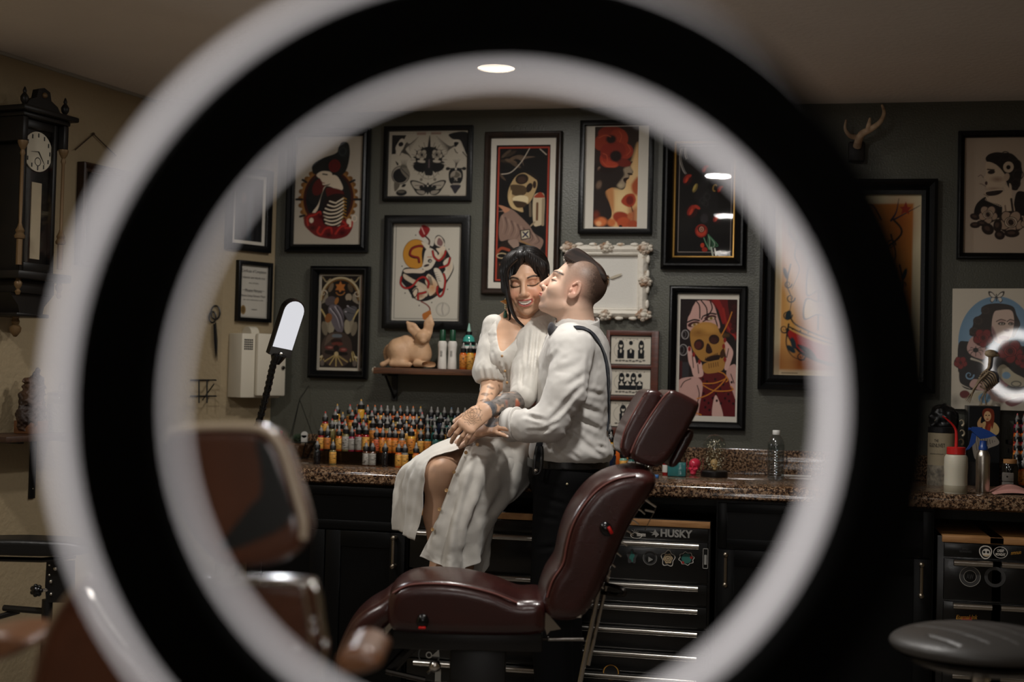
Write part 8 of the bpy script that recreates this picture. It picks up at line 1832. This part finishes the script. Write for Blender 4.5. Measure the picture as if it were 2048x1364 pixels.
# ---- skirt
def sheet(nm, rows, nu, nv_, fold, m, par, thick=.0022, seed=1):
    """rows of (px,py,d) control points -> draped sheet"""
    G = np.array([[P(*q) for q in r] for r in rows])
    G = np.stack([catmull(G[:, j], nv_) for j in range(G.shape[1])], 1); G = np.stack([catmull(G[i], nu) for i in range(G.shape[0])], 0)
    a, b = G.shape[:2]; du_ = np.gradient(G, axis=1); dv_ = np.gradient(G, axis=0); N = np.cross(du_, dv_); N /= np.linalg.norm(N, axis=2, keepdims=True)+1e-12
    N = np.where((N @ FW)[..., None] > 0, -N, N)
    uu, vv = np.meshgrid(np.linspace(0, 1, b), np.linspace(0, 1, a)); f = fold(uu, vv)+.0030*noise3(G.reshape(-1, 3), 36, seed).reshape(a, b)+.001*noise3(G.reshape(-1, 3), 110, seed+1).reshape(a, b)
    G = G+N*f[..., None]; I = np.arange(a*b).reshape(a, b); Qd = np.stack([I[:-1, :-1], I[:-1, 1:], I[1:, 1:], I[1:, :-1]], -1).reshape(-1, 4)
    o = put(nm, mesh(nm, G.reshape(-1, 3), Qd), m, par); md = o.modifiers.new('cloth_thickness', 'SOLIDIFY'); md.thickness = thick; md.offset = -1; return o
R_rows = [[(944, 872, 4.44), (968, 870, 4.42), (1000, 872, 4.46), (1035, 874, 4.50), (1066, 880, 4.56)],
          [(930, 900, 4.31), (956, 894, 4.32), (990, 898, 4.36), (1028, 908, 4.44), (1064, 920, 4.54)],
          [(906, 955, 4.27), (936, 940, 4.26), (972, 940, 4.30), (1015, 950, 4.40), (1062, 962, 4.53)],
          [(886, 1008, 4.28), (916, 1000, 4.25), (952, 996, 4.27), (992, 998, 4.38), (1042, 992, 4.50)],
          [(869, 1055, 4.29), (897, 1058, 4.25), (930, 1052, 4.26), (964, 1042, 4.34), (1010, 1024, 4.46)],
          [(852, 1098, 4.30), (886, 1112, 4.26), (920, 1114, 4.27), (950, 1092, 4.34), (985, 1062, 4.44)],
          [(845, 1114, 4.30), (880, 1131, 4.26), (919, 1142, 4.27), (950, 1126, 4.34), (974, 1098, 4.44)]]
def foldR(u, v): return .012*np.sin(2*PI*(2.6*u+.25*v))*sstep(.25, .9, v)+.006*np.sin(2*PI*(5.2*u-.8*v)+1)*sstep(.1, .6, v)+.006*np.sin(2*PI*(1.5*v+2.2*u))*(1-sstep(.1, .6, v))*u-.004*np.exp(-((u-.13)/.02)**2)
sk = sheet('skirt_front', R_rows, 14, 10, foldR, m_dress, wo, seed=3)
L_rows = [[(956, 866, 4.53), (958, 872, 4.47), (962, 884, 4.42)], [(906, 876, 4.47), (914, 882, 4.40), (922, 898, 4.34)], [(862, 895, 4.45), (874, 897, 4.37), (888, 908, 4.31)], [(826, 920, 4.43), (842, 916, 4.36), (860, 920, 4.29)], [(800, 938, 4.42), (822, 940, 4.36), (848, 946, 4.27)],
          [(791, 965, 4.42), (814, 972, 4.37), (843, 980, 4.28)], [(789, 1012, 4.42), (812, 1022, 4.37), (837, 1032, 4.29)], [(789, 1058, 4.42), (808, 1068, 4.37), (824, 1080, 4.30)]]
sheet('skirt_flap', L_rows, 14, 8, lambda u, v: .008*np.sin(2*PI*(1.6*u+.2*v))*sstep(.4, .9, v)+.003*np.sin(2*PI*(4*u+v)), m_dress, wo, seed=9)
sheet('skirt_back', [[(925, 1050, 4.46), (955, 1040, 4.50), (1000, 1010, 4.55)], [(930, 1100, 4.47), (955, 1095, 4.50), (985, 1060, 4.54)], [(925, 1140, 4.48), (958, 1142, 4.50), (978, 1112, 4.53)], [(930, 1152, 4.48), (962, 1153, 4.50), (976, 1124, 4.53)]], 8, 6, lambda u, v: .006*np.sin(9*u), m_dress, wo, seed=15)
# seat part of the skirt on the counter
S = SDF(); S.fcone(P(1030, 880, 4.62), P(1010, 905, 4.62), .150, .155, UH, .62, .04); S.cone(P(1046, 900, 4.66), P(985, 928, 4.46), .098, .078, .04); S.cone(P(1000, 897, 4.68), P(945, 915, 4.50), .088, .074, .03); S.add(lambda p: .004*noise3(p, 30, 21), P(1020, 890, 4.6), .5, 0, 'd')
lo, hi = bounds(P(1046, 880, 4.66), P(930, 912, 4.44), pad=.18); V, Q = surf(lambda p: smax(S(p), np.where(p[:, 1] > CFY-.004, CT+.002-p[:, 2], -1.), .002), lo, hi, .006); put('skirt_seat', mesh('skirt_seat', V, Q), m_dress, wo)
for px, py, d_ in ((932, 905, 4.285), (908, 944, 4.25), (893, 981, 4.25), (879, 1019, 4.255), (865, 1059, 4.262), (955, 889, 4.32)):
    b = MB(); b.lathe([(0, .0016), (.003, .0012), (.0042, .0022), (.0058, .0022), (.0062, .001), (.0058, 0), (0, 0)], 14, M=Matrix.Translation(Vector(P(px, py, d_+.004))) @ Vector((-.15, -1, .15)).to_track_quat('Z', 'Y').to_matrix().to_4x4()); sub(b.build('button', MATS['shell_button']), sk)
# white shoe of the far foot
S = SDF(); S.cone(P(930, 1150, 4.45), P(906, 1176, 4.36), .034, .030, .02); V, Q = surf(S, *bounds(P(930, 1150, 4.45), P(906, 1176, 4.36), pad=.05), .006); put('shoe', mesh('shoe', V, Q), mat('white_canvas_shoe', (206, 202, 194), .7), wo)
S = SDF(); S.cone(P(886, 1168, 4.38), P(858, 1190, 4.27), .033, .029, .02); V, Q = surf(S, *bounds(P(886, 1168, 4.38), P(858, 1190, 4.27), pad=.05), .006); put('shoe', mesh('shoe', V, Q), MATS['white_canvas_shoe'], wo)

# ------------------------------------------------------------------ MAN
DM = 4.445
mbase = P(1130, 960, DM); mbase[2] = 0
mo = thing('person', 'man in white shirt, bow tie and suspenders kissing the woman on her cheek', 'person', mbase)
mC = P(1151, 577, 4.425); mf = -RH*math.cos(.38)+UH*math.sin(.38)+FH*.06; mu = UH*math.cos(.38)+RH*math.sin(.38); MM = frame_of(mf, mu); ms = .965
bf = nrmz(-RH*math.cos(.25)+FH*math.sin(.25)); bl = np.cross(UH, bf)              # body forward, body left (towards camera)
def Bm(px, py, fwd=0., left=0.): return P(px, py, DM)+fwd*bf+left*bl
BMx = np.stack([bf, bl, UH], 1)
def torso(S, e):
    S.ell(Bm(1148, 765), (.118+e, .175+e, .21+e), BMx, .05); S.cone(Bm(1158, 694, 0, -.145), Bm(1158, 694, 0, .145), .066+e, .066+e, .05)
    S.ell(Bm(1138, 875), (.122+e, .165+e, .15+e), BMx, .05); S.cone(Bm(1150, 680), Bm(1153, 655), .085+e, .062+e, .03)
lsM, leM, lwM = Bm(1166, 704, 0, .175), P(1100, 846, 4.215), P(985, 856, 4.33)
mb = SDF(); torso(mb, -.014)
mb.cone(mC+MM @ np.array((0, -.025, -.055)), Bm(1152, 668), .056, .064, .025)
mb.cone(lsM, leM, .036, .032, .02); mb.cone(leM, P(1040, 850, 4.26), .032, .040, .02); mb.cone(P(1040, 850, 4.26), lwM, .040, .029, .02)
add_hand(mb, P(978, 858, 4.335), P(930, 872, 4.40)-P(978, 858, 4.335), UH*-.8+FH*.3, 1, 1.02, (.2, .2, .25, .3))
rsM, reM, rwM = Bm(1160, 700, 0, -.19), P(1110, 770, 4.78), P(1010, 800, 4.74)
mb.cone(rsM, reM, .050, .042, .02); mb.cone(reM, rwM, .040, .030, .02); add_hand(mb, rwM, P(960, 800, 4.70)-rwM, -FH, -1, 1.0, (.2, .2, .2, .2))
hipz = Bm(1136, 945)
feet = []
for s_, px in ((1, 1120), (-1, 1130)):
    hp_ = Bm(1136, 955, 0, s_*.078); kn_ = np.array(hp_)+(0, 0, -.42)+bf*.03; an_ = np.array((kn_[0], kn_[1], .085))-bf*.03
    mb.cone(hp_, kn_, .078, .055, .02); mb.cone(kn_, an_, .052, .038, .02); feet.append((hp_, kn_, an_))
hfm = head_fn(mC, MM, ms, HEADM); mbody = lambda p: smin(mb(p), hfm(p), .012)
parts = []
lo, hi = bounds(mC, pad=.16); lo[2] = Bm(1150, 672)[2]; zc_ = lo[2]; parts.append(surf(mbody, lo, hi, .0021))
lo, hi = bounds(P(1040, 850, 4.26), lwM, P(930, 872, 4.40), pad=.055); parts.append(surf(mb, lo, hi, .0026))
lo, hi = bounds(Bm(1140, 700, .2, .3), Bm(1140, 700, -.2, -.3), rwM, pad=.06); hi[2] = zc_+.01; lo[2] = 0.; parts.append(surf(mb, lo, hi, .016))
MV, MQ = joinVQ(parts); q = (MV-mC) @ MM/ms
c = np.tile(lin((216, 180, 158)), (len(MV), 1)); c *= (1+.05*noise3(MV, 40, 1)[:, None])
hd_ = (np.linalg.norm(q, axis=1) < .17).astype(float)
ax_ = np.abs(q[:, 0])
# clipped sides: stubble from temple to nape, densest towards the top
hl = .055-.35*np.clip(q[:, 1]-.02, 0, .1)
zone = sstep(-.085, -.02, q[:, 2]+.35*(q[:, 1]+.03)*-1*0)*(1-sstep(.045, .062, q[:, 1]-.25*(q[:, 2]-.04)))*sstep(-.070, -.030, q[:, 2]-.0+.9*np.clip(-.03-q[:, 1], 0, .1))
ear = np.exp(-((q[:, 1]+.001)/.028)**2-((q[:, 2]+.011)/.036)**2)
dens = zone*(.30+.40*sstep(-.04, .07, q[:, 2]-.5*q[:, 1])+.45*sstep(.02, -.09, q[:, 1]))*(1-ear)
c = paint(c, hd_*1.05*dens*(.92+.08*noise3(MV, 330, 3)), (66, 50, 42))
beard = sstep(.0, .05, q[:, 1])*(1-sstep(-.055, -.040, q[:, 2]))*hd_*sstep(-.13, -.10, q[:, 2]); c = paint(c, beard*.22, (120, 92, 76))
fr = (q[:, 1] > .05).astype(float)*hd_
c = paint(c, fr*(1-sstep(.0045, .007, np.abs(q[:, 2]+.0645)))*(ax_ < .020)*(q[:, 1] > .085), (188, 112, 98))
for s_ in (-1, 1):
    zb_ = .0215+.004*(1-((ax_-.034)/.022)**2); c = paint(c, fr*.85*sstep(.012, .018, q[:, 0]*s_)*(1-sstep(.052, .058, q[:, 0]*s_))*np.exp(-((q[:, 2]-zb_)/.0038)**2)*1.2, (44, 31, 25))
    c = paint(c, fr*(np.abs(q[:, 0]-s_*.031) < .019)*np.exp(-((q[:, 2]+.006)/.0018)**2)*1.2, (40, 26, 22))
c = paint(c, hd_*.35*ear, (216, 132, 112)); c = paint(c, fr*.25*np.exp(-(q[:, 0]/.014)**2-((q[:, 2]+.034)/.016)**2), (206, 120, 100))
t_, d_ = along(MV, P(1040, 850, 4.26), lwM); m_ = ((d_ < .05) & (t_ > -.2) & (t_ < 1.0)).astype(float); c = paint(c, m_*.6*sstep(-.1, .3, noise3(MV, 60, 31)), (92, 78, 66)); c = paint(c, m_*.35*sstep(.1, .4, noise3(MV, 170, 32)), (60, 52, 46))
put('body', mesh('body', MV, MQ, cols=c), m_skin_m, mo)
# hair: swept-back top
HPOLY = catmull([(.066, .076), (.077, .087), (.070, .108), (.050, .126), (.025, .124), (-.01, .115), (-.040, .103), (-.064, .090), (-.083, .073), (-.085, .060), (-.074, .058), (-.035, .066), (-.002, .070), (.035, .072)], 3, True)
def hair_m(p):
    q = (p-mC) @ MM/ms
    d2 = sd_poly2(q[:, 1:3], HPOLY)+.007; dx = np.abs(q[:, 0])-(.050-.22*np.clip(q[:, 2]-.075, 0, .06))+.007
    d = np.minimum(np.maximum(d2, dx), 0)+np.sqrt(np.maximum(d2, 0)**2+np.maximum(dx, 0)**2)-.007
    st = np.sin(q[:, 0]*380+4*noise3(q*np.array([1, .15, .15]), 60, 2)); return (d-.0007*st)*ms
lo, hi = bounds(mC, pad=.16); V, Q = surf(hair_m, lo, hi, .002); qh = (V-mC) @ MM/ms
hc = lin((46, 32, 25))*(1+.75*np.clip(noise3(qh*np.array([1, .10, .35]), 260, 4)+.4*noise3(qh*np.array([1, .10, .3]), 600, 5), -.7, 1))[:, None]
put('hair', mesh('hair', V, Q, cols=hc), m_hair_n, mo)
HM = lambda x, y, z: mC+MM @ (np.array((x, y, z))*ms)
paths = []; rs_ = random.Random(4)
for k in range(150):
    x = rs_.uniform(-.040, .040); j = rs_.uniform(-.002, .0015); dz_ = -5*x*x
    top = [(.078, .086), (.072, .108), (.050, .1265), (.02, .1245), (-.02, .113), (-.06, .093), (-.083, .074)]; a = rs_.randint(0, 1)
    paths.append([HM(x*(1-.12*(i == 2)), y, z+j+dz_*(i > 0)) for i, (y, z) in enumerate(top[a:])])
for k in range(150):
    sg = -1 if k % 3 else 1; y0 = rs_.uniform(-.05, .078); zl = .068+.10*max(0, y0-.0)*.8; L_ = rs_.uniform(.03, .05)
    paths.append([HM(sg*(.0485-.0105*t), y0-L_*t, zl+(.040-.35*max(0, -(y0-L_*t)))*t) for t in (0, .5, 1)])
strands('hair_strands', paths, .0010, mat('brown_hair_strand', (52, 36, 27), .5, vary=((30, 21, 16), 300)), mo)
# ---- shirt
sh_ = SDF(); torso(sh_, .004)
sh_.add(lambda p: sd_ell(p, Bm(1140, 905), (.140, .178, .055), BMx), Bm(1140, 905), .2, .04)     # blouse over the waistband
sl = SDF()
sl.cone(lsM+(0, 0, .004), P(1132, 780, 4.225), .070, .062, .03); sl.cone(P(1132, 780, 4.225), leM, .062, .056, .02); sl.cone(leM, P(1055, 852, 4.24), .058, .050, .02); sl.cone(P(1055, 852, 4.24), P(1024, 848, 4.275), .049, .045, .02)
sl2 = SDF(); sl2.cone(rsM, reM, .064, .054, .03); sl2.cone(reM, rwM*.6+reM*.4, .054, .046, .02)
CR = [((1168, 768), (1098, 838), .008, .007, 4.19), ((1178, 742), (1128, 776), .009, .005, 4.19), ((1166, 722), (1112, 748), .010, .004, 4.19), ((1120, 700), (1085, 742), .009, .005, 4.2), ((1140, 806), (1090, 850), .007, .006, 4.17), ((1118, 842), (1075, 868), .006, .006, 4.17), ((1096, 842), (1046, 830), .006, .006, 4.18), ((1104, 860), (1050, 862), .005, .005, 4.18), ((1070, 800), (1046, 838), .006, .005, 4.19),
      ((1130, 800), (1212, 832), .009, .006, 4.28), ((1122, 822), (1214, 866), .008, .006, 4.28), ((1112, 846), (1200, 905), .008, .006, 4.28), ((1160, 780), (1216, 792), .008, .004, 4.28), ((1178, 700), (1172, 776), .006, .0035, 4.25), ((1090, 884), (1130, 918), .007, .005, 4.30), ((1150, 880), (1212, 918), .008, .005, 4.30), ((1106, 868), (1092, 915), .006, .004, 4.30), ((1190, 890), (1216, 900), .006, .005, 4.33), ((1130, 896), (1160, 920), .006, .004, 4.29), ((1196, 660), (1214, 720), .007, .003, 4.34)]
crs = [crease(P(*a, d_), P(*b_, d_), w_*1.1, am) for a, b_, w_, am, d_ in CR]
def shirt(p):
    d = smin(sh_(p), sl(p), .018); d = smin(d, sl2(p), .03)
    ds = np.zeros(len(p))
    for fn, cc, rr in crs:
        m = np.linalg.norm(p-cc, axis=1) < rr+.06
        if m.any(): ds[m] += .85*fn(p[m])
    d = d+np.clip(ds, -.007, .012)
    d = d+.0022*noise3(p, 22, 41)+.0012*noise3(p, 60, 42)
    d = smax(d, (p-P(1016, 848, 4.283)) @ nrmz(lwM-leM), .004)                       # cuff end
    d = smax(d, Bm(1140, 928)[2]-p[:, 2]+.10*((p-Bm(1140, 920)) @ bf)*0, .012)
    nk = sd_cone(p, mC, Bm(1152, 640), .066, .066); d = smax(d, -nk, .004)
    return d
lo, hi = bounds(Bm(1148, 640), Bm(1150, 930, .16, .26), Bm(1150, 930, -.2, -.24), P(1016, 848, 4.28), reM, rwM, leM, pad=.10); V, Q = surf(shirt, lo, hi, .0050)
shirt_o = put('shirt', mesh('shirt', V, Q), m_shirt, mo)
# collar
def collar(p):
    a = nrmz(mC+MM @ np.array((0, -.025, -.055))-Bm(1152, 668)); b0 = Bm(1154, 664); v = p-b0; t = v @ a; r = np.linalg.norm(v-np.outer(t, a), axis=1)
    v2 = v-np.outer(t, a); fwd = v2 @ bf
    top = .040-.10*fwd*(fwd > 0)*0+.05*(-fwd)
    return smax(np.abs(r-(.071+.05*np.clip(.02-t, 0, .05)))-.0034, np.maximum(-t-.025, t-top), .002)
lo, hi = bounds(Bm(1154, 655), pad=.13); V, Q = surf(collar, lo, hi, .0026); put('collar', mesh('collar', relax(V, Q, 2), Q), m_shirt, mo)
# rolled cuff
ca = nrmz(lwM-leM); c0 = P(1026, 849, 4.272)
def cuff(p):
    v = p-c0; t = v @ ca; r = np.linalg.norm(v-np.outer(t, ca), axis=1); return np.maximum(np.abs(r-.0475-.0015*np.sin(t*260))-.005, np.abs(t)-.019)-.0015
lo, hi = bounds(c0, pad=.08); V, Q = surf(cuff, lo, hi, .0026); put('rolled_cuff', mesh('rolled_cuff', V, Q), m_shirt, mo)
# bow tie
bt_ = P(1113, 661, 4.345); S = SDF()
for s_ in (-1, 1): S.fcone(bt_, bt_+bl*.036*s_-RH*.008*s_+UH*.002*s_, .009, .024, bf, .5, .006)
S.fcone(bt_-UH*.004, bt_+UH*.004, .010, .010, bf, .8, .002)
V, Q = surf(S, *bounds(bt_, pad=.07), .0022); put('bow_tie', mesh('bow_tie', V, Q), m_tie, mo)
# suspenders, kept on the shirt surface
def on_shirt(px, py, d0, d1=4.75, off=.003):
    ds = np.linspace(d0, d1, 160); pts = np.array([P(px, py, d_) for d_ in ds]); v = shirt(pts); i = np.argmax(v < 0)
    return pts[max(i-1, 0)]-FW*off if (v < 0).any() else P(px, py, (d0+d1)/2)
def strap(nm, pts, wd_, m, par):
    pts = catmull(pts, 5); V_ = []; Fc = []
    for i, p_ in enumerate(pts):
        tg = nrmz(pts[min(i+1, len(pts)-1)]-pts[max(i-1, 0)]); e = .004; g = np.array([shirt((p_+e*np.eye(3)[k])[None])[0]-shirt((p_-e*np.eye(3)[k])[None])[0] for k in range(3)]); nn = nrmz(g); sdv = nrmz(np.cross(tg, nn))
        for a, h_ in ((-1, 0.001), (1, 0.001), (1, .0035), (-1, .0035)): V_.append(p_+sdv*a*wd_/2+nn*h_)
    for i in range(len(pts)-1):
        for k in range(4): Fc.append([4*i+k, 4*i+(k+1) % 4, 4*i+4+(k+1) % 4, 4*i+4+k])
    Fc += [[0, 1, 2, 3], [4*len(pts)-1, 4*len(pts)-2, 4*len(pts)-3, 4*len(pts)-4]]
    return MB().add(V_, Fc).build(nm, m, par, False)
strap('suspender', [on_shirt(px, py, 4.15) for px, py in ((1150, 656), (1164, 657), (1178, 663), (1191, 676), (1202, 694), (1210, 716), (1215, 745), (1217, 790), (1217, 830), (1214, 862))], .021, m_susp, mo)
strap('suspender', [on_shirt(px, py, 4.285) for px, py in ((1082, 880), (1079, 892), (1077, 905), (1074, 920))], .028, m_susp, mo)
b = MB(); q0 = on_shirt(1078, 892, 4.285, off=.012); q1 = P(1070, 938, 4.24)
b.tube(catmull([q0+RH*.008, P(1084, 915, 4.275), P(1080, 944, 4.27), P(1068, 946, 4.27), P(1070, 915, 4.275), q0-RH*.006], 6), .0055, 8, flat=.4); b.build('suspender_loop', m_leath, mo); MB().sphere(P(1072, 941, 4.262), .007, 12, 8).build('stud', m_chr, mo)
# ---- trousers
tr = SDF()
tr.ell(Bm(1137, 950), (.130, .158, .10), BMx, .05)
for hp_, kn_, an_ in feet: tr.cone(hp_, kn_, .094, .070, .03); tr.cone(kn_, an_, .068, .060, .02)
for a, b_, w_, am in (((1062, 962), (1120, 975), .006, .003), ((1066, 990), (1140, 1010), .008, .003), ((1060, 1030), (1120, 1040), .008, .003), ((1070, 1100), (1120, 1090), .008, .003)):
    fn, cc, rr = crease(P(*a, 4.3), P(*b_, 4.3), w_, am); tr.add(fn, cc, rr+.05, 0, 'd')
lo, hi = bounds(Bm(1137, 950, .2, .22), Bm(1137, 950, -.2, -.22), feet[0][2], feet[1][2], pad=.05); lo[2] = .05; wz = Bm(1140, 917)[2]
V, Q = surf(lambda p: smax(smax(tr(p), p[:, 2]-wz, .004), .075-p[:, 2], .004), lo, hi, .008); to = put('trousers', mesh('trousers', V, Q), m_jean, mo)
sub(MB().sphere(P(1134, 968, 4.275), .004, 8, 6).build('rivet', MATS['pearl_gold']), to)
def belt(p):
    v = p-Bm(1137, 924); x = v @ bf; y = v @ bl; r = np.sqrt((x/.130)**2+(y/.166)**2); return np.maximum(np.abs(r-1)*.14-.004, np.abs(v[:, 2])-.017)
V, Q = surf(belt, *bounds(Bm(1137, 924), pad=.21), .004); put('belt', mesh('belt', V, Q), m_leath, mo)
for hp_, kn_, an_ in feet:
    S = SDF(); S.cone((an_[0], an_[1], .045)-bf*.03, np.array((an_[0], an_[1], .036))+bf*.15, .044, .035, .02); V, Q = surf(lambda p: smax(S(p), .0005-p[:, 2], .003), *bounds(an_, an_+bf*.2, (an_[0], an_[1], 0), pad=.08), .006); put('shoe', mesh('shoe', V, Q), m_leath, mo)
